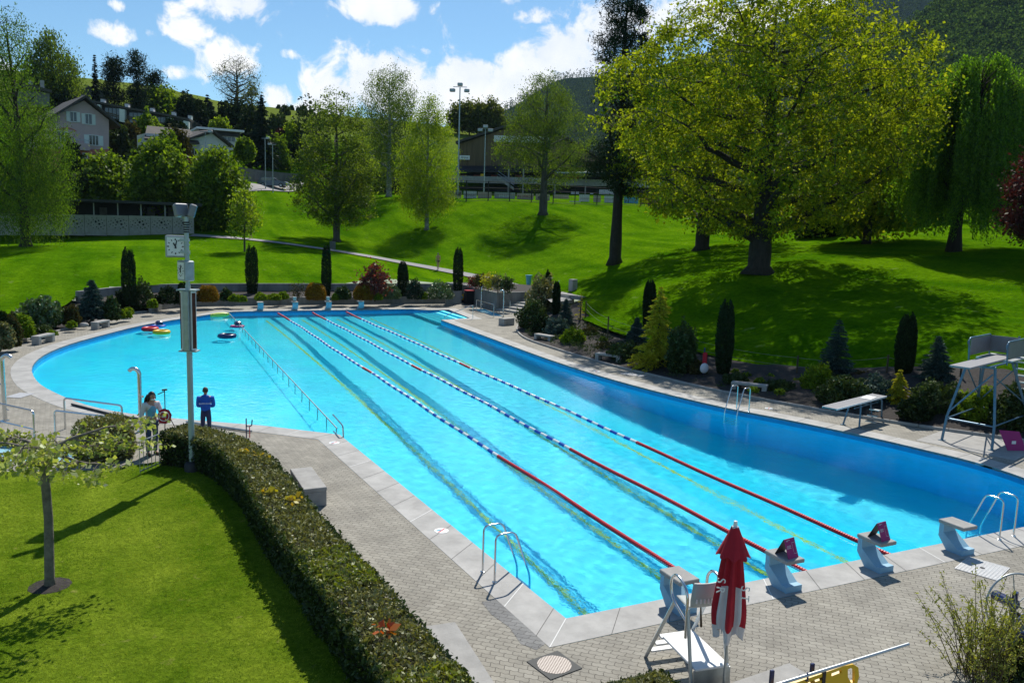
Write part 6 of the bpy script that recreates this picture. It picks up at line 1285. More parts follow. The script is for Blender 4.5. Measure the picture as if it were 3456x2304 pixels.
def hedge_leaves(n, which, ls, mt, name, lo=0, hi=None):
    s = lo+rng.random(n)*((hi or LT)-lo); x, y, nn = hline(s); bump = np.array([.09*nv(a*1.1, 3, 0)+.05*nv(a*3.7, 9, 0) for a in s])
    if which == 'top': w_ = (rng.random(n)*2-1)*hw; z = hh+bump*.9+.05*np.array([nv(a*2.3, b_*3, 4) for a, b_ in zip(s, w_)])-.12*rng.random(n)**2-.10*(np.abs(w_)/hw)**6; out = np.tile([0, 0, 1.], (n, 1))
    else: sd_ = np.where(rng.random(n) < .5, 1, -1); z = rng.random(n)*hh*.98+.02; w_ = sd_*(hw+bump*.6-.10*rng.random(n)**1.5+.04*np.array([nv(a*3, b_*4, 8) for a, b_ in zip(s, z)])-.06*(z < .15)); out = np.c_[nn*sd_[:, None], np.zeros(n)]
    P0 = np.c_[x+nn[:, 0]*w_, y+nn[:, 1]*w_, z]; leafq(name, P0, ls, LM[mt], t, None, .52, .25, out, .45)
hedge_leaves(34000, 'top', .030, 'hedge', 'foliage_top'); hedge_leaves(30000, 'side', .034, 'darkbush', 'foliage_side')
hedge_leaves(3500, 'top', .038, 'hedge_new', 'new_growth', 10.2, 11.9); hedge_leaves(2600, 'top', .038, 'hedge_new', 'new_growth', 14.6, 16.2)
b = MB(); q_ = cr(HL[::6], 3)
w_pts = []
for i in range(0, len(HL)-1, 3):
    a, c = Vector(HL[i]), Vector(HL[min(i+3, len(HL)-1)]); d = c-a
    b.box(((a.x+c.x)/2, (a.y+c.y)/2, .44), (d.length*1.0, .74, .86), math.atan2(d.y, d.x))
M['twigs'] = mat('twigs', (.018, .016, .010), .95, var=.6, vscale=30, bump=1, bscale=40); b.build('inner_twigs', M['twigs'], t, world=True)
x, y, nn = hline(np.array([0.])); s = np.array([0.]); nE = 3500
P0 = np.c_[x+nn[:, 0]*(rng.random(nE)*2-1)*hw, y+nn[:, 1]*(rng.random(nE)*2-1)*hw, rng.random(nE)*hh]; d0 = (Vector(HL[0])-Vector(HL[1])).normalized(); off = .1-.12*rng.random(nE); u_ = (rng.random(nE)*2-1)*hw
P0 = np.c_[x+nn[0, 0]*u_+d0.x*off, y+nn[0, 1]*u_+d0.y*off, rng.random(nE)*hh]; leafq('foliage_end', P0, .034, LM['darkbush'], t, None, .52, .2)
for i, (s_, w_, mt, lb) in enumerate([(3.6, -.1, 'yellowleaf', 'yellow maple seedling leaves poking out of the hedge at the far end'), (4.1, .2, 'yellowleaf', 'small yellow and orange leaves on the hedge just below the far seedling'), (6.9, -.2, 'yellowleaf', 'yellow seedling leaves on the hedge beside the concrete bench'), (7.6, .15, 'yellowleaf', 'bright yellow seedling leaves on the lawn side of the hedge'), (13.6, -.05, 'orange', 'orange-red maple leaves sticking out of the hedge top')]):
    x, y, nn = hline(np.array([s_])); P = Vector((x[0]+nn[0, 0]*w_, y[0]+nn[0, 1]*w_, hh+.06)); P0 = np.array(P)+rng.normal(size=(20, 3))*np.array([.10, .10, .03]); o = leafq('seedling_leaves', P0, .05, LM[mt], None, tuple(P), .8, .0); tag(o, lb, 'leaves', 'maple seedlings in the hedge')
# short hedge top at the bottom edge, and clipped round bush behind the young tree
p = gr(1410, 1560, .75); t = thing('clipped_hedge', 'top of a second clipped hedge at the bottom edge beside the chair', 'hedge', (p.x, p.y, 0))
nE = 14000; u_ = rng.random(nE)*2-1; v_ = rng.random(nE)*2-1; X = p.x-.15+u_*.95; Y = p.y-.62+v_*.62; edge = np.maximum(np.abs(u_), np.abs(v_)); Z = .80-.14*edge**7-.1*rng.random(nE)**2+.05*np.array([nv(a*2, b_*2, 0) for a, b_ in zip(X, Y)])
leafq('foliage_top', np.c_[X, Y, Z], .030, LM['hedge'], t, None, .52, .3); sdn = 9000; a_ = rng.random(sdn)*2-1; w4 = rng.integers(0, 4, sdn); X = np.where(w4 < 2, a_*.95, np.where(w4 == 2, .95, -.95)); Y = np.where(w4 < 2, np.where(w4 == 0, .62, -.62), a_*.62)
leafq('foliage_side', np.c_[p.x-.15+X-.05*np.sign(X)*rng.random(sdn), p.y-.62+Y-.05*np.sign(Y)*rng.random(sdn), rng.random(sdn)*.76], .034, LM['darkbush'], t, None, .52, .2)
b = MB(); b.box((p.x-.15, p.y-.62, .35), (1.7, 1.05, .68)); b.build('inner_twigs', M['twigs'], t, world=True)
p = gr(240, 1052); bush('clipped_bush', 'clipped rounded bush behind the young plane tree', p, 1.75, 1.25, 'hedge', 260, 15000, .034, None, 1.5, .07, .3, .52, .85)
# ---- young pruned plane tree in the foreground lawn
p = gr(115, 1348); p.z = .03; t = thing('plane_tree', 'young flat-pruned plane tree with thin trunk and sparse pale leaves in the near lawn', 'tree', p); b = MB(); rs = random.Random(5)
zt_ = zat(p, 1040)-.0
b.tube([p-Vector((0, 0, .1)), p+Vector((0, 0, .15)), p+Vector((.03, 0, zt_*.5)), p+Vector((.0, .02, zt_*.86)), p+Vector((0, 0, zt_))], [.11, .085, .075, .075, .09], 12)
b.ell(p+Vector((0, 0, zt_+.02)), (.14, .14, .12), 12, 8); tips = []
def br_(s0, a, L, el, r, lev):
    pts_ = [s0]; q = s0.copy(); m = 6; aa = a; ee = el
    for i in range(m): q = q+Vector((math.cos(aa)*math.cos(ee), math.sin(aa)*math.cos(ee), math.sin(ee)))*L/m; aa += rs.uniform(-.32, .32); ee = ee*.75+rs.uniform(-.22, .2); pts_.append(q.copy())
    b.tube(pts_, [r*(1-i/(m+1.2)) for i in range(m+1)], 6, False)
    for i in range(2, m+1): tips.append((pts_[i], lev))
    if lev < 3:
        for i in range(1, m+1):
            for _ in range(2 if lev == 1 else (2 if i % 2 else 1)): br_(pts_[i], aa+rs.choice((-1, 1))*rs.uniform(.4, 1.2), L*rs.uniform(.28, .5), rs.uniform(-.45, .4), r*.5*(1-i/(m+2)), lev+1)
for k in range(9): br_(p+Vector((0, 0, zt_+rs.uniform(-.06, .06))), k*.698+rs.uniform(-.2, .2), rs.uniform(1.1, 1.65), rs.uniform(-.15, .33), .042, 1)
b.build('trunk', M['bark_pale'], t, world=True, smooth='all')
P0 = []
for (q, lev) in tips:
    for _ in range(rs.choice((0, 1)) if lev < 3 else rs.choice((0, 0, 1, 1))): P0.append(np.array(q)+rng.normal(size=3)*np.array([.045, .045, .04]))
leafq('crown', np.array(P0), .040, LM['plane'], t, None, .78, .1)
q_ = gr(112, 1338); b = MB(); b.lathe((p.x, p.y, .0), [(.36, .034), (.26, .045), (.1, .06)], 11, False); tag(b.build('tree_pit', M['soil'], smooth='all'), kind='structure')
# ---- loose forsythia bush, bottom right
p = gr(2262, 1560, 0); p.z = 0; t = thing('forsythia_bush', 'loose twiggy bush with small yellow-green leaves in the lower right corner', 'shrub', p); b = MB(); P0 = []
for k in range(110):
    a = rs.uniform(0, 6.283); L_ = rs.uniform(.7, 1.75); sp_ = rs.uniform(.1, .75); s0 = p+Vector((rs.uniform(-.45, .45), rs.uniform(-.4, .4), 0)); e = s0+Vector((math.cos(a)*sp_*L_, math.sin(a)*sp_*L_, L_*(1-.3*sp_))); m_ = s0.lerp(e, .5)+Vector((0, 0, .15*L_*sp_))
    b.tube([s0, m_, e], [.008, .006, .003], 5, False)
    for _ in range(int(58*L_)):
        f = rs.random()**.7; q = s0.lerp(m_, f*2) if f < .5 else m_.lerp(e, f*2-1); P0.append(np.array(q)+rng.normal(size=3)*.03)
b.build('stems', M['wood'], t, world=True); leafq('foliage', np.array(P0), .024, LM['forsythia'], t, None, .38, .5)
p = gr(2340, 1575, 0); bush('evergreen_bush', 'dense darker green bush behind the forsythia in the lower right corner', (p.x+.3, p.y-.1, 0), 1.3, .7, 'darkbush', 270, 9000, .035)
# ---- grass blades on the near lawn and wisps along its edges
nG = 90000; X = -16+rng.random(nG)*10.6; Y = -3+rng.random(nG)*15.6; keep = np.array([inside((x, y), NL) for x, y in zip(X, Y)])
keep &= np.array([nv(x*.8, y*.8, 0)+.4*nv(x*3, y*3, 2) > -.35 for x, y in zip(X, Y)])
X, Y = X[keep], Y[keep]; nG = len(X); A = rvec(nG)*.8; A[:, 2] = np.abs(A[:, 2])+.55; A = unit(A); B = unit(np.cross(A, rvec(nG))); s = .020*(.5+rng.random((nG, 1)))
o = quads('lawn_grass', np.c_[X, Y, np.full(nG, .038)], A*s, B*s*.22, LM['grass'], None, (-10, 5, 0)); tag(o, 'short mown grass of the near lawn', 'grass', kind='stuff')

# ---- low ground cover over the mulch of the beds
def cover(cl, bl, n, label, seed, ls):
    A_ = np.array(cl); Bb = np.array(bl); m_ = min(len(A_), len(Bb)); i = rng.random(n)*(m_-1.001); i0 = i.astype(int); f = (i-i0)[:, None]; a = A_[i0]*(1-f)+A_[i0+1]*f; c = Bb[i0]*(1-f)+Bb[i0+1]*f; t_ = (.06+.9*rng.random(n))[:, None]; P2 = a+(c-a)*t_
    kp = np.array([nv(x*.9, y*.9, seed)+.5*nv(x*2.6, y*2.6, seed) > .10 for x, y in P2]); P2 = P2[kp]; t_ = t_[kp]; z = .07+(tz_arr(P2)-.12-.07)*t_[:, 0]+.02+.16*rng.random(len(P2))**1.5
    o = leafq('ground_cover', np.c_[P2, z], ls, LM['darkbush'], None, (float(P2[0, 0]), float(P2[0, 1]), 0), .5, .3); tag(o, label, 'ground cover', kind='stuff')
cover(CR_, BR_, 60000, 'low dark ground cover creeping over the mulch of the right bed', 3, .045); cover(CL, BL, 26000, 'low dark ground cover creeping over the mulch of the left bed', 8, .05)
# ================================================================ BUILDINGS AND FAR THINGS
class Facade:
    """an upright plane: points are measured on it, parts stand proud of it"""
    def __init__(s, p0, turn=0.):
        s.p = Vector(p0); d = Vector((CAM[0]-p0[0], CAM[1]-p0[1], 0)).normalized(); c, k = math.cos(turn), math.sin(turn)
        s.n = Vector((d.x*c-d.y*k, d.x*k+d.y*c, 0)); s.r = Vector((-s.n.y, s.n.x, 0)); s.rz = math.atan2(s.r.y, s.r.x)
    def pt(s, u, v, off=0.):
        d = Vector(ray(u, v)); t = (s.p-Vector(CAM)).dot(s.n)/d.dot(s.n); return Vector(CAM)+d*t+s.n*off
    def sz(s, u0, v0, u1, v1):
        um, vm = (u0+u1)/2, (v0+v1)/2; a, b = s.pt(u0, vm), s.pt(u1, vm); c, d = s.pt(um, v0), s.pt(um, v1); return (a-b).length, abs(c.z-d.z)
    def box(s, mb, u0, v0, u1, v1, th, off=0.):
        w_, h_ = s.sz(u0, v0, u1, v1); c = s.pt((u0+u1)/2, (v0+v1)/2, off); mb.box(c, (w_, th, h_), s.rz); return mb
def window(F, par, u0, v0, u1, v1, mulls=2, shut=False, off=0., fm='whitewall'):
    b = MB(); w_, h_ = F.sz(u0, v0, u1, v1); c = F.pt((u0+u1)/2, (v0+v1)/2, off)
    for (dx, dz, ww, hh) in [(0, h_/2, w_+.1, .1), (0, -h_/2, w_+.16, .1), (-w_/2, 0, .09, h_), (w_/2, 0, .09, h_)]+[(-w_/2+w_*i/mulls, 0, .07, h_) for i in range(1, mulls)]:
        b.box(c+F.r*dx+Vector((0, 0, dz))+F.n*.03, (ww, .14, hh), F.rz)
    fr = b.build('window', M[fm], par, world=True)
    b = MB(); b.box(c+F.n*.012, (w_-.04, .03, h_-.04), F.rz); b.build('pane', M['glass'], fr, world=True)
    if shut:
        for s in (-1, 1): b = MB(); b.box(c+F.r*s*(w_/2+w_*.26)+F.n*.04, (w_*.46, .05, h_), F.rz); b.build('shutter', M['shutter'], par, world=True)
    return fr
# ---- pink house
F = Facade(at(178, 300, 103), R(14)); t = thing('pink_house', 'pale pink gabled house with shutters and an arched balcony, left of the terrace', 'house', F.pt(178, 372))
LE, AP, RE = F.pt(118, 268), F.pt(193, 229), F.pt(262, 284); BLp, BRp = F.pt(96, 392), F.pt(250, 392)
WL, WR = F.pt(104, 274), F.pt(250, 274); dpv = -F.n*9.5
b = MB(); b.prism([F.pt(100, 392), F.pt(100, 343), F.pt(250, 343), F.pt(250, 392)], dpv); b.build('ground_floor', M['salmon'], t, world=True)
b = MB(); b.prism([F.pt(100, 343, .02), F.pt(100, 276, .02), F.pt(193, 231, .02), F.pt(250, 276, .02), F.pt(250, 343, .02)], dpv); b.build('wall', M['pinkwall'], t, world=True)
b = MB()
for (p_, q_) in ((AP+Vector((0, 0, .15)), F.pt(84, 292)), (AP+Vector((0, 0, .15)), F.pt(272, 294))): b.prism([p_+F.n*.9, q_+F.n*.9, q_+F.n*.9+Vector((0, 0, .32)), p_+F.n*.9+Vector((0, 0, .35))], dpv-F.n*1.6)
b.build('roof', M['roof'], t, world=True)
for (a, c, d, e, mu, sh) in ((160, 257, 176, 280, 2, True), (195, 262, 211, 286, 2, True), (204, 311, 226, 334, 3, True), (131, 302, 156, 330, 3, False), (190, 352, 200, 364, 1, False)): window(F, t, a, c, d, e, mu, sh, .03)
b = MB(); F.box(b, 125, 328, 203, 344, .7, .45); bal = b.build('balcony', M['pinkwall'], t, world=True)
b = MB(); F.box(b, 126, 320, 203, 321.5, .05, .75); [F.box(b, 128+i*9, 320, 128.7+i*9, 329, .04, .75) for i in range(9)]; b.build('railing', M['galv'], bal, world=True)
b = MB(); N_ = 12; b.prism([F.pt(127+48*i/N_, 302-8*math.sin(math.pi*i/N_)-1.5, .06) for i in range(N_+1)]+[F.pt(175-48*i/N_, 302-8*math.sin(math.pi*(1-i/N_))+1.0, .06) for i in range(N_+1)], F.n*.06); b.build('arch', M['salmon'], t, world=True)
b = MB(); F.box(b, 142, 350, 158, 380, .08, .04); b.build('garage_door', M['whitewall'], t, world=True)
b = MB(); c = F.pt(230, 232)-F.n*6; b.box(c+Vector((0, 0, -.4)), (.8, .8, 2.6), F.rz); b.build('chimney', M['whitewall'], t, world=True)
# ---- white bungalow
F = Facade(at(478, 340, 118), R(18)); t = thing('white_house', 'white bungalow with shallow brown tiled roof below the conifers', 'house', F.pt(478, 372)); dpv = -F.n*14+F.r*-3.
b = MB(); b.prism([F.pt(427, 372), F.pt(427, 326), F.pt(486, 306), F.pt(527, 338), F.pt(527, 372)], dpv); b.build('wall', M['whitewall'], t, world=True)
b = MB(); A_ = F.pt(486, 303)
for q_ in (F.pt(418, 327), F.pt(533, 340)): b.prism([A_+F.n*.8, q_+F.n*.8, q_+F.n*.8+Vector((0, 0, .3)), A_+F.n*.8+Vector((0, 0, .3))], dpv-F.n*1.4)
b.build('roof', M['roof'], t, world=True)
FL = F.pt(427, 340); SF = Facade(FL, 0); SF.n = (-F.r*.96+F.n*.25).normalized(); SF.r = Vector((-SF.n.y, SF.n.x, 0)); SF.rz = math.atan2(SF.r.y, SF.r.x)
window(F, t, 440, 340, 452, 356, 2); window(F, t, 500, 344, 512, 358, 2)
b = MB(); F.box(b, 427.5, 366, 526.5, 378, .2, .05); b.build('plinth', M['salmon'], t, world=True)
b = MB(); c = F.pt(470, 308)-F.n*7; b.box(c, (.7, .7, 1.6), F.rz); b.build('chimney', M['roof'], t, world=True)
b = MB(); q0_ = F.pt(373, 330); b.box(F.pt(398, 348)-F.n*2.5, (7., 5, 4.4), F.rz); b.build('side_wing', M['whitewall'], t, world=True); b = MB(); c = F.pt(398, 328)-F.n*2.5; b.prism([c+F.r*-4+F.n*3.2, c+F.r*3.4+F.n*3.2, c+F.r*3.4-F.n*1+Vector((0, 0, 2.1)), c+F.r*-2.5-F.n*1+Vector((0, 0, 2.1))], (0, 0, .25)); b.build('wing_roof', M['roof'], t, world=True)
window(F, t, 392, 338, 406, 354, 3, False, .06)
# ---- flat roofed house
F = Facade(at(510, 315, 128), R(10)); t = thing('flat_roof_house', 'pale house with a white flat roof behind the white bungalow', 'house', F.pt(510, 345))
b = MB(); b.prism([F.pt(462, 345), F.pt(462, 306), F.pt(546, 306), F.pt(546, 345)], -F.n*8); b.build('wall', M['whitewall'], t, world=True)
b = MB(); F.box(b, 458, 300, 550, 312, .3, .2); b.build('fascia', M['dark'], t, world=True); b = MB(); c = F.pt(504, 299)-F.n*3.5; b.box(c, ((F.pt(448, 299)-F.pt(556, 299)).length, 9.5, .3), F.rz); b.build('roof', M['white'], t, world=True)
window(F, t, 512, 314, 540, 326, 3)
# ---- terrace houses on the slope
F = Facade(at(300, 262, 150), R(-16)); t = thing('terraced_houses', 'long row of dark stepped terrace houses with white party walls and chimneys', 'terraced houses', F.pt(300, 292))
us = [126, 190, 236, 292, 350, 400, 438]; vt0 = [216, 226, 236, 247, 257, 266, 274]
for i in range(6):
    u0, u1, va, vb = us[i], us[i+1], vt0[i], vt0[i+1]
    b = MB(); b.prism([F.pt(u0, va+34), F.pt(u0, va+3), F.pt(u1, vb+3), F.pt(u1, vb+34)], -F.n*8); b.build('wall', M['dark'], t, world=True)
    b = MB(); b.prism([F.pt(u0, va, .9), F.pt(u1, vb, .9), F.pt(u1, vb+4.5, .9), F.pt(u0, va+4.5, .9)], -F.n*10); b.build('roof', M['roof'], t, world=True)
    b = MB(); uw = u1-1; b.prism([F.pt(uw-12, vb+34, 1.2), F.pt(uw-12, vb+5, 1.2), F.pt(uw, vb+7, 1.2), F.pt(uw, vb+36, 1.2)], -F.n*1.1); b.build('party_wall', M['whitewall'], t, world=True)
    b = MB(); F.box(b, u1-9, vb-10, u1-1, vb+3, 1.2, -1.5); ch = b.build('chimney', M['whitewall'], t, world=True); b = MB(); F.box(b, u1-9.5, vb-12, u1-.5, vb-10, 1.3, -1.5); b.build('cap', M['dark'], ch, world=True)
    window(F, t, u0+5, va+12, u1-16, vb+26, 4, False, .04, 'dark')
    b = MB(); 
    for dv in (20, 24): b.prism([F.pt(u0+2, va+dv, 1.0), F.pt(u1-13, vb+dv, 1.0), F.pt(u1-13, vb+dv+1.6, 1.0), F.pt(u0+2, va+dv+1.6, 1.0)], F.n*.08)
    b.build('balcony_rail', M['wood'], t, world=True)
F = Facade(at(215, 212, 178), 0); t = thing('dark_chalet', 'dark timber house half hidden behind the slender spruce', 'house', F.pt(215, 225)); b = MB(); b.prism([F.pt(186, 236), F.pt(186, 206), F.pt(204, 198), F.pt(250, 212), F.pt(250, 240)], -F.n*8); b.build('wall', M['dark'], t, world=True); b = MB(); F.box(b, 196, 194, 204, 204, 1, -2); b.build('chimney', M['concrete_dark'], t, world=True)
F = Facade(at(85, 205, 140), R(8)); t = thing('grey_roof_house', 'grey roofed house with two chimneys partly behind the weeping birch', 'house', F.pt(85, 230)); b = MB(); b.prism([F.pt(46, 245), F.pt(46, 204), F.pt(114, 214), F.pt(114, 245)], -F.n*8); b.build('wall', M['concrete_dark'], t, world=True); b = MB(); b.prism([F.pt(42, 188, .6), F.pt(118, 208, .6), F.pt(118, 214, .6), F.pt(42, 200, .6)], -F.n*9); b.build('roof', M['roof'], t, world=True)
for u in (72, 99): b = MB(); F.box(b, u-4, 184, u+4, 206, .9, -1); b.build('chimney', M['concrete'], t, world=True)
# ---- changing block with perforated concrete screen on the left
F = Facade(at(290, 541, 88.5), 0); t = thing('changing_block', 'low building with flat dark roof behind the perforated concrete screen', 'building', F.pt(290, 541))
zr = F.pt(290, 470).z
b = MB(); b.prism([F.pt(-60, 452, 1.2), F.pt(-60, 447, 1.2), F.pt(462, 468, 1.2), F.pt(462, 474.5, 1.2)], -F.n*7); b.build('roof', M['dark'], t, world=True)
b = MB(); b.prism([F.pt(-60, 540, -5), F.pt(-60, 452, -5), F.pt(450, 474, -5), F.pt(450, 545, -5)], -F.n*.3); b.build('rear_wall', M['dark'], t, world=True)
for u in (215, 271, 325, 381, 434): b = MB(); F.box(b, u-1.2, 466, u+1.2, 540, .22, -1.6); b.build('post', M['galv'], t, world=True)
for u in (235, 350, 400): b = MB(); F.box(b, u-9, 476, u+9, 500, .1, -4.6); b.build('door', M['concrete_dark'], t, world=True)
hb = [(.50, .30, .060), (.64, .24, .042), (.67, .42, .055), (.40, .20, .03), (.30, .34, .032), (.42, .46, .03), (.20, .24, .026), (.16, .44, .03), (.28, .52, .024), (.54, .58, .03), (.74, .58, .034), (.82, .36, .03), (.78, .18, .026), (.56, .12, .026), (.34, .10, .022), (.90, .22, .022), (.90, .50, .026), (.62, .66, .024), (.38, .62, .022), (.08, .30, .02), (.84, .68, .02), (.10, .56, .02)]
PE = [-10, 42, 92.5, 143.5, 194.4, 245, 296, 346, 396.5, 446]
ts = thing('perforated_wall', 'pale concrete screen wall of panels pierced with round holes', 'wall', F.pt(250, 541))
for i in range(9):
    u0, u1 = PE[i], PE[i+1]; um = (u0+u1)/2; w_, h_ = F.sz(u0, 491+um*.018-1, u1, 540+um*.004); c = F.pt(um, (491+um*.018-1+540+um*.004)/2, 0); w_ -= .04
    ol = [(-w_/2, -h_/2), (w_/2, -h_/2), (w_/2, h_/2), (-w_/2, h_/2)]; loops = [ol]
    for (hx, hy, hr) in hb: cx, cy, rr_ = (hx-.5)*w_, (.5-hy*.92)*h_-.1, hr*w_; loops.append([(cx+rr_*math.cos(-k*math.pi/5), cy+rr_*math.sin(-k*math.pi/5)) for k in range(10)])
    b = MB(); L3 = [[Vector((x, y, 0)) for x, y in l] for l in loops]; flat = [p for l in L3 for p in l]; tri_ = tessellate_polygon(L3)
    for o_ in (0, -.16): b.add([c+F.r*p.x+Vector((0, 0, p.y))+F.n*o_ for p in flat], [tuple(q) for q in tri_])
    st0 = len(flat); k0 = 0
    for l in loops: m_ = len(l); b.f += [(k0+j, k0+(j+1) % m_, st0+k0+(j+1) % m_, st0+k0+j) for j in range(m_)]; b.mi += [0]*m_; k0 += m_
    b.build('panel', M['concrete'], ts, world=True)
# ---- timber hall
F = Facade(at(1225, 420, 152), R(-4)); t = thing('timber_hall', 'large barn-like timber sports hall with dark lower storey behind the lawn trees', 'hall', F.pt(1225, 470))
b = MB(); b.prism([F.pt(1053, 384), F.pt(1053, 331), F.pt(1222, 276), F.pt(1405, 384)], -F.n*30); b.build('wall', M['timber'], t, world=True)
b = MB()
for q_ in ((1048, 331), (1412, 384)): p_, q2 = F.pt(1222, 273, .8), F.pt(*q_, .8); b.prism([p_, q2, q2+Vector((0, 0, .45)), p_+Vector((0, 0, .45))], -F.n*32)
b.build('roof', M['roof'], t, world=True)
b = MB(); b.prism([F.pt(1050, 398, 3.), F.pt(1050, 394, 3.), F.pt(1290, 394, 3.), F.pt(1290, 398, 3.), ], -F.n*.2); b.prism([F.pt(1050, 383, .2), F.pt(1290, 383, .2), F.pt(1290, 396, 3.), F.pt(1050, 396, 3.)], (0, 0, .15)); b.build('canopy_roof', M['dark'], t, world=True)
b = MB(); b.prism([F.pt(1050, 415), F.pt(1050, 397), F.pt(1420, 397), F.pt(1420, 415)], -F.n*3); b.build('gallery_wall', M['dark'], t, world=True)
for (u0, u1) in ((1060, 1072), (1088, 1104), (1128, 1142), (1183, 1205), (1295, 1330)): b = MB(); F.box(b, u0, 402, u1, 411, .1, .06); b.build('terracotta_panel', M['salmon'], t, world=True)
b = MB(); F.box(b, 1040, 413, 1560, 428, .3, 3.5); b.build('balcony_wall', M['concrete'], t, world=True); b = MB(); c = F.pt(1300, 414, 1.7); b.box(c, ((F.pt(1040, 414)-F.pt(1560, 414)).length, 3.4, .2), F.rz); b.build('balcony_floor', M['concrete_dark'], t, world=True)
b = MB(); b.prism([F.pt(1040, 476), F.pt(1040, 428), F.pt(1560, 428), F.pt(1560, 476)], -F.n*1); b.build('undercroft', M['dark'], t, world=True)
for u in (1172, 1205, 1277, 1345, 1420): b = MB(); F.box(b, u-1.5, 392, u+1.5, 470, .4, 3.7); b.build('column', M['concrete'], t, world=True)
for (u0, v0, u1, v1) in ((1272, 455, 1283, 470), (1312, 442, 1330, 472), (1355, 445, 1362, 472), (1375, 438, 1420, 470)): b = MB(); F.box(b, u0, v0, u1, v1, .2, 3.6); b.build('pier', M['whitewall'], t, world=True)
b = MB(); F.box(b, 1135, 313, 1262, 328, .2, .3); b.build('sign_panel', M['banner'], t, world=True)
sgn = MB(); F.box(sgn, 1056, 357.5, 1079.5, 367, .15, .25); sg = sgn.build('sign', M['white'], t, world=True); w_, h_ = F.sz(1056, 357.5, 1079.5, 367); text('lettering', 'Arena', h_*.72, F.pt(1067.8, 362, .34), F.r, (0, 0, 1), M['textblue'], sg)
b = MB(); b.lathe(F.pt(1112, 405.5, .3), [(.75, -.75), (.75, .75)], 4); bo = MB(); F.box(bo, 1109, 402, 1116, 409, .1, 3.3); bo.build('yellow_sign', M['yellow'], t, world=True)
b = MB(); b.prism([F.pt(1282, 403, 6), F.pt(1400, 403, 6), F.pt(1417, 392, -4), F.pt(1330, 394, -4)], (0, 0, .25)); an = b.build('annex_roof', M['galv'], t, world=True)
b = MB(); F.box(b, 1284, 404, 1400, 409, .3, 5.8); b.build('annex_fascia', M['dark'], t, world=True); b = MB(); F.box(b, 1400, 392, 1424, 420, 6, 1.8); b.build('annex_wall', M['whitewall'], t, world=True)
b = MB(); p0, p1 = F.pt(1150, 415, 5), F.pt(1186, 440, 5); b.prism([p0, p1, p1+Vector((0, 0, .5)), p0+Vector((0, 0, .5))], F.n*1.2); stt = b.build('stair', M['concrete'], t, world=True)
for dz in (.9, 1.4): b = MB(); b.tube([p0+Vector((0, 0, dz)), p1+Vector((0, 0, dz))], .05, 5); b.build('handrail', M['galv'], stt, world=True)
# ---- field fence with posts, and the boards behind it
P_ = [(1040, 470), (1070.7, 470.5), (1120.8, 471), (1170, 471.5), (1220, 472), (1270, 473), (1320, 474), (1370.5, 475), (1417.6, 476), (1470, 479), (1530, 482), (1590, 486)]
tops = [413, 414, 416, 418, 421, 424, 427, 430, 433, 437, 441, 445]
t = thing('mesh_fence', 'tall dark post and wire ball fence along the top of the lawn', 'fence', at(1300, 473, 117)); pts = []
for (u, v), vt in zip(P_, tops):
    p = at(u, v, 117.5); p.z = tz(p.x, p.y); h_ = zat(p, vt)-p.z; pts.append((p, h_)); b = MB(); b.tube([p-Vector((0, 0, .3)), p+Vector((0, 0, h_))], .085, 6); b.build('post', M['dark'], t, world=True)
for fz in (.03, .34, .66, .97):
    b = MB()
    for (p, h_), (q, g_) in zip(pts[:-1], pts[1:]): b.tube([p+Vector((0, 0, h_*fz)), q+Vector((0, 0, g_*fz))], .03, 4)
    b.build('rail', M['dark'], t, world=True)
b = MB()
for (p, h_), (q, g_) in zip(pts[:-1], pts[1:]):
    for k in range(1, 12): f = k/12; x = p.lerp(q, f); b.tube([x, x+Vector((0, 0, h_+(g_-h_)*f))], .009, 3, False)
b.build('mesh', M['dark'], t, world=True)
F2 = Facade(at(1250, 455, 121.5), 0)
BN = [((1024, 438, 1060, 454), '', 'banner_tan', 'tan board with a dark block, leftmost on the field fence', None), ((1065, 439, 1094.5, 456), 'FRIANOE', 'banner', 'white board with grey lettering seen from behind', 'textdark'), ((1097.5, 441, 1129, 457.5), '', 'banner_tan', 'plain brownish board next to the white lettered one', None), ((1135.7, 442, 1183, 456.5), 'valiant', 'banner', 'long white board reading valiant from behind', 'white'), ((1187, 444, 1225.6, 458), 'GOBAL SA', 'banner_tan', 'tan board with red lettering seen from behind', 'textred'), ((1230.5, 445.6, 1262.7, 462), '', 'banner_tan', 'tan board with a dark oval behind the birch trunk', None),
      ((1272, 447, 1306.7, 456.5), '', 'banner_tan', 'small tan sign right of the birch trunk', None), ((1330.4, 447, 1353.8, 463), '', 'banner', 'grey board under the annex', None), ((1363, 449, 1380, 464), '', 'banner_tan', 'narrow tan board left of the pine trunk', None), ((1388, 450, 1412, 466), '', 'banner', 'pale board just left of the pine trunk', None), ((1433, 452, 1466, 471), '', 'tile', 'blue board right of the pine trunk', None), ((1469, 454, 1515, 472), '', 'magenta', 'pinkish board between the pine and the huge maple', None)]
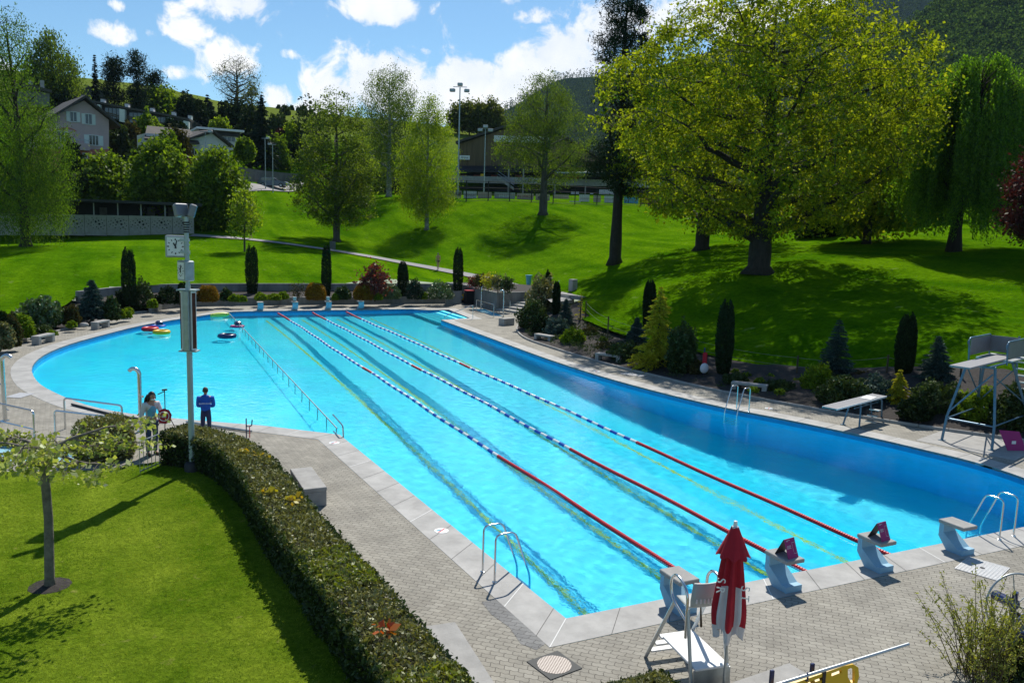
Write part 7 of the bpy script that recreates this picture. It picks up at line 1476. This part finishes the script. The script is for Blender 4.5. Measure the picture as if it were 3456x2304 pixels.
for (r_, tx, mt, lb, tm) in BN:
    c = F2.pt((r_[0]+r_[2])/2, r_[3]); t = thing('field_board', lb, 'banner', c, 'boards on the field fence'); b = MB(); F2.box(b, *r_, .08); b.build('panel', M[mt] if mt != 'banner' or tm != 'white' else M.setdefault('banner_grey', mat('banner_grey', (.36, .37, .38), .7)), t, world=True)
    w_, h_ = F2.sz(*r_)
    if tx: text('lettering', tx, min(h_*.75, w_/len(tx)*1.55), F2.pt((r_[0]+r_[2])/2, (r_[1]+r_[3])/2+.5, .05), F2.r, (0, 0, 1), M[tm], t, mirror=True)
    if 'block' in lb: b = MB(); F2.box(b, 1048, 441, 1059, 450, .05, .05); b.build('dark_block', M['textdark'], t, world=True)
    if 'oval' in lb: b = MB(); b.prism([F2.pt(1246+11*math.cos(a), 454+5*math.sin(a), .045) for a in np.linspace(0, 6.28, 20)[:-1]], F2.n*.02); b.build('oval', M['textdark'], t, world=True)
for u, lb in ((1230, 'white bench in front of the field boards left of the birch trunk'), (1320, 'white bench in front of the field boards right of the birch')):
    t = thing('white_bench', lb, 'bench', F2.pt(u, 473), 'white benches on the field')
    for k in range(3): b = MB(); F2.box(b, u-13, 462.5+k*3.2, u+13, 464.8+k*3.2, .06, 1.); b.build('slat', M['white'], t, world=True)
    for s in (-10, 10): b = MB(); F2.box(b, u+s-.7, 464, u+s+.7, 476, .3, .9); b.build('leg', M['galv'], t, world=True)
# ---- floodlight masts and street lamps
def mast(u, v, D, vt, label, cat, heads, arm, grp, r=.12):
    p = up(u, v, D); h_ = zat(p, vt)-p.z; t = thing(cat.replace(' ', '_'), label, cat, p, grp); b = MB(); b.tube([p-Vector((0, 0, .3)), p+Vector((0, 0, h_))], [r*1.2, r*.7], 8); b.build('pole', M['galv'], t, world=True); T_ = p+Vector((0, 0, h_))
    b = MB(); b.tube([T_-cr_*arm, T_+cr_*arm], .05, 6); b.build('crossarm', M['galv'], t, world=True)
    for (dx, dz, w_) in heads: b = MB(); b.box(T_+cr_*dx+Vector((0, 0, dz)), (w_, .5, w_*.6), rzc+dx*.2, .06); hd = b.build('lamp_head', M['panelgrey'], t, world=True); b = MB(); b.box(T_+cr_*dx+Vector((0, 0, dz))-cf*.27, (w_*.85, .03, w_*.48), rzc+dx*.2); b.build('glass', M['galv'], hd, world=True)
mast(1051, 455, 122, 200, 'tall floodlight mast with three lamp heads in front of the timber hall', 'floodlight mast', [(0, .35, .75), (-1.1, -.5, .75), (1.0, -.5, .75)], 1.0, 'floodlight masts')
mast(1111, 445, 130, 296, 'shorter floodlight mast with three lamps in front of the hall', 'floodlight mast', [(0, .35, .8), (-.8, -.2, .8), (.8, -.2, .8)], .7, 'floodlight masts', .1)
mast(610, 440, 122, 318, 'thin street lamp pole left of the grey car', 'street lamp', [(.4, .05, .5)], .5, 'street lamps', .07); mast(627, 440, 121, 332, 'thin street lamp pole right behind the grey car', 'street lamp', [(-.4, .05, .5)], .5, 'street lamps', .07)
mast(473, 370, 114, 303, 'slim lamp pole in front of the white bungalow', 'street lamp', [(.7, .05, .6)], .8, 'street lamps', .06)
# ---- parking area, low wall, car
b = MB()
QS = [tr(u, v, 100, 150) for (u, v) in ((540, 446), (690, 440), (700, 418), (540, 420))]
nn_ = 12
for j in range(nn_+1):
    for i in range(nn_+1): p = QS[0].lerp(QS[1], i/nn_).lerp(QS[3].lerp(QS[2], i/nn_), j/nn_); b.v.append((p.x, p.y, tz(p.x, p.y)+.12))
for j in range(nn_):
    for i in range(nn_): a0 = j*(nn_+1)+i; b.f.append((a0, a0+1, a0+nn_+2, a0+nn_+1))
b.mi = [0]*len(b.f); tag(b.build('car_park', M['pathmat'], smooth='all'), kind='structure')
wl = [tr(u, 417, 100, 160) for u in (545, 600, 650, 700)]; wall_line([(p.x, p.y) for p in wl], min(p.z for p in wl)-.3, max(p.z for p in wl)+1.1, .3, 'low_wall', M['concrete_dark'], 'low dark wall behind the parked car')
p = tr(628, 432, 100, 150); p.z += .1; t = thing('parked_car', 'grey estate car parked at the edge of the lawn seen from the side', 'car', p); ex = cr_; ey = cf
def CP(a, h, s=0.): return p+ex*a+ey*s+Vector((0, 0, h))
pr_ = [(-2.2, .35), (-2.25, .75), (-2.15, .98), (-1.95, 1.02), (-1.7, 1.42), (-1.3, 1.5), (.3, 1.47), (1.0, 1.02), (1.95, .9), (2.2, .72), (2.25, .38), (1.75, .25), (-1.8, .25)]
b = MB(); b.prism([CP(a, h, -.86) for a, h in pr_], ey*1.72); b.build('body', M['carpaint'], t, world=True, smooth=True)
for (a0, a1, c0_, c1_) in ((-1.72, -1.05, -1.5, -1.05), (-.98, -.15, -.98, -.15), (-.08, .82, -.08, .32)): b = MB(); b.prism([CP(a0, 1.03, -.875), CP(a1, 1.03, -.875), CP(c1_, 1.4, -.875), CP(c0_, 1.4, -.875)], ey*.02); b.build('window', M['glass'], t, world=True)
b = MB(); b.prism([CP(.36, 1.43, -.7), CP(.98, 1.04, -.75), CP(.98, 1.04, .75), CP(.36, 1.43, .7)], Vector((.02, 0, .02))); b.build('windscreen', M['glass'], t, world=True)
for a in (-1.38, 1.38):
    for s in (-.8, .8): b = MB(); b.tube([CP(a, .32, s-.1), CP(a, .32, s+.1)], .33, 16); wh = b.build('wheel', M['rubber'], t, world=True); b = MB(); b.tube([CP(a, .32, s-.115), CP(a, .32, s-.09)], .19, 12); b.build('rim', M['alu'], wh, world=True)
for a, m_ in ((2.17, 'white'), (-2.2, 'red')): b = MB(); b.box(CP(a, .8, -.68), (.14, .3, .16), rzc); b.build('headlight' if a > 0 else 'tail_light', M[m_], t, world=True)
# ================================================================ MOUNTAINS (wooded)
M['mtn'] = mat('mtn', (.018, .035, .018), 1, var=.6, vscale=.02, col2=(.01, .02, .012), spec=0); M['cliff'] = mat('cliff', (.14, .14, .14), 1, var=.6, vscale=.03, spec=0)
FOREST = leafmat('forest', (.016, .042, .016), (.085, .145, .03), .4, .0); FOREST2 = leafmat('forest_far', (.015, .035, .016), (.06, .10, .025), .3, .0)
def mountain(name, ridge, Dr, Db, vb, m, amp):
    us_ = np.linspace(ridge[0][0], ridge[-1][0], 90); vs_ = np.interp(us_, [r[0] for r in ridge], [r[1] for r in ridge]); T_ = 24; V = np.zeros((90, T_+1, 3))
    for i in range(90):
        a = np.array(at(us_[i], vs_[i], Dr)); c = np.array(at(us_[i], vb, Db)); c[2] = min(c[2], 12)
        for j in range(T_+1):
            f = j/T_; p = c+(a-c)*f; p[2] = c[2]+(a[2]-c[2])*f**1.15; e = amp*math.sin(math.pi*min(1, f*1.02)); p[2] += e*(nv(p[0]*.004, p[1]*.004, 1)+.5*nv(p[0]*.012, p[1]*.012, 5)); p[0] += e*nv(p[0]*.006, p[1]*.006, 9); V[i, j] = p
    b = MB(); b.v = [tuple(x) for x in V.reshape(-1, 3)]; k = T_+1
    for i in range(89):
        for j in range(T_): b.f.append((i*k+j, (i+1)*k+j, (i+1)*k+j+1, i*k+j+1))
    b.mi = [0]*len(b.f); tag(b.build(name, m, smooth='all'), kind='structure'); return V, us_
def forest(V, us_, n, hmin, hmax, per, mt, name, label, ulim, conif=.45, flim=(0, 1)):
    P0, A0, B0 = [], [], []; rs = random.Random(n)
    while n > 0:
        i = rs.uniform(0, 88.9); j = rs.uniform(flim[0], flim[1])*23.9; i0, j0 = int(i), int(j); u_ = us_[i0]
        if not any(a <= u_ <= c for a, c in ulim): continue
        n -= 1; p = V[i0, j0]*(1-(i-i0))*(1-(j-j0))+V[i0+1, j0]*(i-i0)*(1-(j-j0))+V[i0, j0+1]*(1-(i-i0))*(j-j0)+V[i0+1, j0+1]*(i-i0)*(j-j0); h = rs.uniform(hmin, hmax)
        if nv(p[0]*.01, p[1]*.01, 3)+rs.uniform(-.3, .3) < conif-.5: f = rng.random(per); r_ = h*.2*(1-f)+.2; z = f*h
        else: ph = np.arccos(rng.random(per)*1.7-.7); r_ = h*.34*np.sin(ph); z = h*.55+h*.42*np.cos(ph)
        a = rng.random(per)*6.283; P0.append(np.c_[p[0]+np.cos(a)*r_, p[1]+np.sin(a)*r_, p[2]+z]); s = h*.06*(.6+.8*rng.random((per, 1))); A = rvec(per); A0.append(A*s); B0.append(unit(np.cross(A, rvec(per)))*s*.8)
    o = quads(name, np.concatenate(P0), np.concatenate(A0), np.concatenate(B0), mt, None, (0, 0, 0)); tag(o, label, 'forest', kind='stuff')
RA = [(900, 318), (1000, 296), (1060, 285), (1130, 266), (1160, 254), (1190, 240), (1230, 212), (1260, 194), (1296, 179), (1340, 178), (1400, 174), (1500, 156), (1600, 128), (1700, 96), (1790, 52), (1900, 14), (2010, -22), (2200, -60), (2700, -80)]
V, us_ = mountain('far_mountain', RA, 1500, 700, 420, M['mtn'], 34); forest(V, us_, 3600, 12, 20, 26, FOREST2, 'far_forest', 'distant bluish wooded mountain behind the timber hall', [(1120, 1440), (1750, 1850), (1990, 2100)], .55, (.25, 1))
RB2 = [(1500, 345), (1700, 290), (1850, 225), (1950, 165), (2030, 118), (2110, 62), (2180, 18), (2260, -12), (2352, -40), (2500, -80), (2750, -90)]
V, us_ = mountain('wooded_slope', RB2, 640, 330, 420, M['mtn'], 16); forest(V, us_, 4200, 9, 16, 70, FOREST, 'slope_forest', 'steep wooded slope with mixed trees above the weeping tree', [(1950, 2480)], .35, (.3, 1))
b = MB(); b.poly([[(-2600, -600), (2600, -600), (3200, 3200), (-2600, 3200)], [(-149, -29), (-149, 419), (329, 419), (329, -29)]], -2.); tag(b.build('valley_ground', M['mtn']), kind='structure')
# ================================================================ PEOPLE
def skinmesh(name, J, E_, m, parent, sub=2, root=0):
    """one continuous surface grown round joints J = {name: (pos, radius)} joined by E_"""
    ks = list(J); ix = {k: i for i, k in enumerate(ks)}; me = bpy.data.meshes.new(name); off = org(parent)
    me.from_pydata([tuple(Vector(J[k][0])-off) for k in ks], [(ix[a], ix[c]) for a, c in E_], []); o = bpy.data.objects.new(name, me); COL.objects.link(o)
    o.modifiers.new('skin', 'SKIN'); sv = me.skin_vertices[0].data
    for k in ks: r = J[k][1]; sv[ix[k]].radius = r if isinstance(r, tuple) else (r, r)
    sv[root].use_root = True; s = o.modifiers.new('sub', 'SUBSURF'); s.levels = s.render_levels = sub; bpy.context.view_layer.update()
    me2 = bpy.data.meshes.new_from_object(o.evaluated_get(bpy.context.evaluated_depsgraph_get())); bpy.data.objects.remove(o); me2.name = name; me2.materials.clear(); me2.materials.append(m)
    me2.polygons.foreach_set('use_smooth', [True]*len(me2.polygons)); o = bpy.data.objects.new(name, me2); return link(o, parent)
def hand(J, E_, key, wrist, dirv, palm_n, s=1.):
    d = Vector(dirv).normalized(); n = Vector(palm_n).normalized(); sd_ = d.cross(n).normalized(); w_ = Vector(wrist)
    J[key+'p'] = (w_+d*.05*s, .026*s); E_.append((key, key+'p'))
    for i, (o, L_) in enumerate(((-.027, .066), (-.009, .076), (.009, .071), (.026, .056))):
        a = w_+d*.092*s+sd_*o*s; J[key+'f%da' % i] = (a, .0095*s); J[key+'f%db' % i] = (a+d*L_*.5*s+n*.012*s, .0085*s); J[key+'f%dc' % i] = (a+d*L_*.85*s+n*.036*s, .0075*s); E_ += [(key+'p', key+'f%da' % i), (key+'f%da' % i, key+'f%db' % i), (key+'f%db' % i, key+'f%dc' % i)]
    a = w_+d*.04*s-sd_*.036*s; J[key+'ta'] = (a+n*.008*s, .011*s); J[key+'tb'] = (a+d*.035*s-sd_*.012*s+n*.022*s, .009*s); E_ += [(key+'p', key+'ta'), (key+'ta', key+'tb')]
def person(base, face, label, h=1.75, arms=None, lean=0., head_turn=0., head_tilt=0., legs=.10, stride=0., slim=1., shoulder=.19):
    """feet on base, looking along face; arms = {side: (elbow, wrist)} in body axes (right, forward, up) of a 1.75 m figure"""
    base = Vector(base); f = Vector((face[0], face[1], 0)).normalized(); r = Vector((f.y, -f.x, 0)); k = h/1.75; t = thing('person', label, 'person', base)
    def B(x, y, z): return base+r*x*k+f*(y+lean*max(0, z-.9))*k+Vector((0, 0, z*k))
    J, E_ = {}, []
    J['pel'] = (B(0, 0, .95), (.13*slim*k, .10*k)); J['wai'] = (B(0, .0, 1.10), (.125*slim*k, .095*k)); J['che'] = (B(0, .005, 1.30), (.155*slim*k, .105*k)); J['upc'] = (B(0, -.01, 1.42), (.12*slim*k, .08*k)); J['nec'] = (B(0, .0, 1.51), .052*k)
    E_ += [('pel', 'wai'), ('wai', 'che'), ('che', 'upc'), ('upc', 'nec')]
    hd = lambda x, y, z: (lambda q: q)(B(x*math.cos(head_turn)+y*math.sin(head_turn), -x*math.sin(head_turn)+y*math.cos(head_turn)+.02+head_tilt*(z-1.5), z-head_tilt*max(0, y)*.5))
    J['jaw'] = (hd(0, .03, 1.575), (.058*k, .06*k)); J['skl'] = (hd(0, .0, 1.645), (.074*k, .09*k)); J['top'] = (hd(0, -.005, 1.71), (.058*k, .07*k)); E_ += [('nec', 'jaw'), ('jaw', 'skl'), ('skl', 'top')]
    J['nos'] = (hd(0, .105, 1.625), .012*k); E_.append(('skl', 'nos'))
    for s, nm in ((-1, 'L'), (1, 'R')):
        J['ear'+nm] = (hd(s*.082, -.005, 1.635), (.01*k, .02*k)); E_.append(('skl', 'ear'+nm))
        J['sh'+nm] = (B(s*shoulder, -.01, 1.41), .058*k); el, wr = (arms or {}).get(nm, ((s*.25, -.02, 1.12), (s*.25, .07, .88)))
        J['el'+nm] = (B(*el), .04*k); J['wr'+nm] = (B(*wr), .026*k); E_ += [('upc', 'sh'+nm), ('sh'+nm, 'el'+nm), ('el'+nm, 'wr'+nm)]
        dv = (J['wr'+nm][0]-J['el'+nm][0]).normalized(); hand(J, E_, 'wr'+nm, J['wr'+nm][0], dv, (r*-s+f*.3), k)
        st_ = stride*s; J['hip'+nm] = (B(s*.085, 0, .88), .085*k); J['kn'+nm] = (B(s*(legs*.5+.05), st_*.5+.02, .50), .055*k); J['cal'+nm] = (B(s*(legs*.5+.05), st_*.8-.01, .33), .052*k); J['an'+nm] = (B(s*(legs*.5+.055), st_-.03, .08), .036*k); J['to'+nm] = (B(s*(legs*.5+.07), st_+.14, .025), (.04*k, .022*k)); E_ += [('pel', 'hip'+nm), ('hip'+nm, 'kn'+nm), ('kn'+nm, 'cal'+nm), ('cal'+nm, 'an'+nm), ('an'+nm, 'to'+nm)]
    bd = skinmesh('body', J, E_, M['skin'], t); return t, J, B, hd, k, r, f
def cloth(name, J, keys, E_, grow, m, t): return skinmesh(name, {q: (J[q][0], tuple(x+grow for x in J[q][1]) if isinstance(J[q][1], tuple) else J[q][1]+grow) for q in keys}, E_, m, t)
def hairmesh(hd, k, m, t, long=False):
    b = MB(); n_, mm = 16, 9
    for j in range(mm+1):
        ph = math.pi*.62*j/mm if not long else math.pi*.58*j/mm
        for i in range(n_):
            a = 2*math.pi*i/n_; fr_ = max(0, math.sin(a)); lim = ph*(1-.42*fr_*(j/mm)); x = .088*math.sin(lim)*math.cos(a); y = .105*math.sin(lim)*math.sin(a)-.012; z = 1.645+.112*math.cos(lim); b.v.append(tuple(hd(x, y, z)))
    for j in range(mm):
        for i in range(n_): b.f.append((j*n_+i, j*n_+(i+1) % n_, (j+1)*n_+(i+1) % n_, (j+1)*n_+i))
    b.mi = [0]*len(b.f)
    if long:
        for sx in (-.07, -.035, 0, .035, .07): b.tube([hd(sx, -.06, 1.66), hd(sx*1.35, -.10, 1.56), hd(sx*1.5, -.12, 1.42), hd(sx*1.3, -.11, 1.30)], [.04, .045, .042, .012], 8)
        for sx in (-1, 1): b.tube([hd(sx*.08, .0, 1.66), hd(sx*.095, -.0, 1.56), hd(sx*.10, -.02, 1.44)], [.03, .032, .012], 8)
    b.build('hair', m, t, world=True, smooth='all')
def face_(hd, k, t, r, f):
    for s in (-1, 1): b = MB(); b.ell(hd(s*.031, .086, 1.648), (.011*k, .011*k, .006*k), 8, 6); b.build('eye', M['black'], t, world=True)
    b = MB(); b.ell(hd(0, .090, 1.578), (.024*k, .018*k, .007*k), 8, 6); b.build('mouth', M['redcloth'], t, world=True)
UP_ = [('pel', 'wai'), ('wai', 'che'), ('che', 'upc')]; ARM = [('upc', 'shL'), ('upc', 'shR'), ('shL', 'elL'), ('shR', 'elR'), ('elL', 'wrL'), ('elR', 'wrR')]
LEG = [('pel', 'hipL'), ('pel', 'hipR'), ('hipL', 'knL'), ('hipR', 'knR'), ('knL', 'calL'), ('knR', 'calR'), ('calL', 'anL'), ('calR', 'anR')]
def shoes(J, B, t, m, k, f):
    for s in 'LR': b = MB(); a, c = J['an'+s][0], J['to'+s][0]; b.tube([Vector((a.x, a.y, B(0, 0, 0).z+.035*k))-f*.04, Vector((c.x, c.y, B(0, 0, 0).z+.032*k)), Vector((c.x, c.y, B(0, 0, 0).z+.025*k))+f*.05], [.042*k, .045*k, .02*k], 8); b.build('shoe', m, t, world=True, smooth='all')
# pool attendant with crossed arms, back to the camera
gb = gr(474, 1012); vd = Vector((gb.x-CAM[0], gb.y-CAM[1], 0)).normalized(); fdir = (vd*1.0+cr_*.12)
hg = (zat(gb, 889))/1.0
t, J, B, hd, k, r, f = person(gb, fdir, 'man in a royal blue hooded sweatshirt and dark trousers, arms crossed, back turned', hg, {'L': ((-.245, .03, 1.13), (-.02, .17, 1.16)), 'R': ((.245, .03, 1.13), (.04, .20, 1.12))}, head_turn=.15, slim=1.08, shoulder=.205)
hairmesh(hd, k, M['hair_brown'], t); face_(hd, k, t, r, f)
J['pel'] = (B(0, 0, .92), (.135*k, .105*k))
tp = cloth('sweatshirt', J, ['pel', 'wai', 'che', 'upc', 'shL', 'shR', 'elL', 'elR', 'wrL', 'wrR'], UP_+ARM, .024, M['hoodie'], t)
b = MB(); b.ell(B(0, -.075, 1.455), (.13*k, .075*k, .07*k), 14, 8); b.build('hood', M['hoodie'], tp, world=True, smooth='all')
text('lettering', 'GARDE BAIN', .062*k, B(.0, -.175, 1.255), r, (0, 0, 1), M['white'], tp)
cloth('trousers', J, ['pel', 'wai', 'hipL', 'hipR', 'knL', 'knR', 'calL', 'calR', 'anL', 'anR'], LEG+[('pel', 'wai')], .012, M['navy'], t); shoes(J, B, t, M['black'], k, f)
# woman with white coat, mask under the chin, looking down at a tripod bag
wb = gr(350, 1044); vd = Vector((CAM[0]-wb.x, CAM[1]-wb.y, 0)).normalized(); fdir = vd*.75+cr_*.55
t, J, B, hd, k, r, f = person(wb, fdir, 'woman with long dark hair in a white jacket and jeans, face mask under her chin', zat(wb, 898), {'L': ((-.24, .08, 1.13), (-.12, .28, 1.17)), 'R': ((.25, -.04, 1.13), (.22, .06, .90))}, lean=.04, head_turn=-.15, head_tilt=.10, slim=.92, shoulder=.175)
hairmesh(hd, k, M['hair_dark'], t, True); face_(hd, k, t, r, f)
tp = cloth('tshirt', J, ['pel', 'wai', 'che', 'upc'], UP_, .008, M['tile'], t)
cloth('jacket', {**J, 'che': (J['che'][0]-f*.035, J['che'][1]), 'wai': (J['wai'][0]-f*.035, J['wai'][1]), 'pel': (J['pel'][0]-f*.035, J['pel'][1])}, ['pel', 'wai', 'che', 'upc', 'shL', 'shR', 'elL', 'elR', 'wrL', 'wrR'], UP_+ARM, .024, M['whitecloth'], t)
cloth('jeans', J, ['pel', 'hipL', 'hipR', 'knL', 'knR', 'calL', 'calR', 'anL', 'anR'], LEG, .014, M['denim'], t); shoes(J, B, t, M['wood'], k, f)
b = MB(); b.ell(hd(0, .052, 1.545), (.065*k, .06*k, .034*k), 14, 8); b.build('face_mask', M['white'], t, world=True, smooth='all')
# tripod with red round reflector bag
tb = gr(381, 1005); zt_ = zat(tb, 895); t = thing('tripod', 'slim camera tripod with a small head beside the woman', 'tripod', tb)
for a in (.4, 2.5, 4.6): b = MB(); b.tube([tb+Vector((math.cos(a)*.42, math.sin(a)*.42, 0)), tb+Vector((0, 0, zt_*.62))], .013, 6); b.build('leg', M['dark'], t, world=True)
b = MB(); b.tube([tb+Vector((0, 0, zt_*.5)), tb+Vector((0, 0, zt_))], .014, 6); b.build('column', M['dark'], t, world=True); b = MB(); b.box(tb+Vector((0, 0, zt_)), (.16, .06, .05), .5, .01); b.tube([tb+Vector((0, 0, zt_-.05)), tb+Vector((-.2, -.05, zt_-.12))], .014, 6); b.build('head', M['black'], t, world=True)
bb = B(-.16, .36, 1.10); t2 = thing('red_bag', 'red drawstring bag with a white ring emblem held by the woman', 'bag', bb); nb_ = (Vector(CAM)-bb).normalized(); rb = Vector((-nb_.y, nb_.x, 0)).normalized(); ubv = nb_.cross(rb)*1.
b = MB(); ol = [(-.2, .05), (-.14, .2), (0, .26), (.16, .2), (.24, .04), (.2, -.18), (.06, -.25), (-.14, -.22)]
b.prism([bb-nb_*.05+rb*x*.85+ubv*y*.85 for x, y in ol], nb_*.1); bg = b.build('bag', M['redcloth'], t2, world=True)
b = MB(); b.torus(bb+nb_*.062, .13, .010, 28, 6, 1, nb_); b.build('ring_emblem', M['white'], bg, world=True); b = MB()
for i in range(4): b.box(bb+nb_*.06+rb*(-.045+.03*i), (.018, .01, .07), math.atan2(rb.y, rb.x))
b.build('bar_emblem', M['white'], bg, world=True)
# swimmer walking away along the path, and a walker near the young tree
sb = tr(1006, 621); vd = Vector((sb.x-CAM[0], sb.y-CAM[1], 0)).normalized()
t, J, B, hd, k, r, f = person(sb+Vector((0, 0, .1)), vd*.9-cr_*.3, 'bare-chested man in dark swimming trunks walking along the garden path', zat(sb, 583)-sb.z, stride=.12, lean=.06, head_tilt=.08)
hairmesh(hd, k, M['concrete_dark'], t); cloth('swim_trunks', J, ['pel', 'hipL', 'hipR'], [('pel', 'hipL'), ('pel', 'hipR')], .022, M['black'], t); face_(hd, k, t, r, f)
wb = tr(576, 551); t, J, B, hd, k, r, f = person(wb+Vector((0, 0, .1)), cr_, 'person in a dark top walking on the path behind the small yellow-green tree', zat(wb, 521)-wb.z, stride=.22)
hairmesh(hd, k, M['hair_dark'], t); face_(hd, k, t, r, f); cloth('top', J, ['pel', 'wai', 'che', 'upc', 'shL', 'shR', 'elL', 'elR'], UP_+[('upc', 'shL'), ('upc', 'shR'), ('shL', 'elL'), ('shR', 'elR')], .025, M['black'], t); cloth('shorts', J, ['pel', 'hipL', 'hipR', 'knL', 'knR'], [('pel', 'hipL'), ('pel', 'hipR'), ('hipL', 'knL'), ('hipR', 'knR')], .02, M['black'], t)

# ================================================================ HAZE
b = MB(); b.box((150, 780, 290), (3200, 2200, 610)); hz = b.build('haze', bpy.data.materials.new('haze')); tag(hz, 'thin pale summer haze filling the valley', 'haze', kind='stuff')
m = hz.data.materials[0]; m.use_nodes = True; t = m.node_tree; t.nodes.remove(t.nodes['Principled BSDF']); pv = nd(t, 'ShaderNodeVolumePrincipled')
pv.inputs['Color'].default_value = (.5, .72, 1, 1); pv.inputs['Density'].default_value = .00005; pv.inputs['Anisotropy'].default_value = 0
t.links.new(pv.outputs[0], [n for n in t.nodes if n.type == 'OUTPUT_MATERIAL'][0].inputs['Volume'])
SC.cycles.volume_bounces = 0
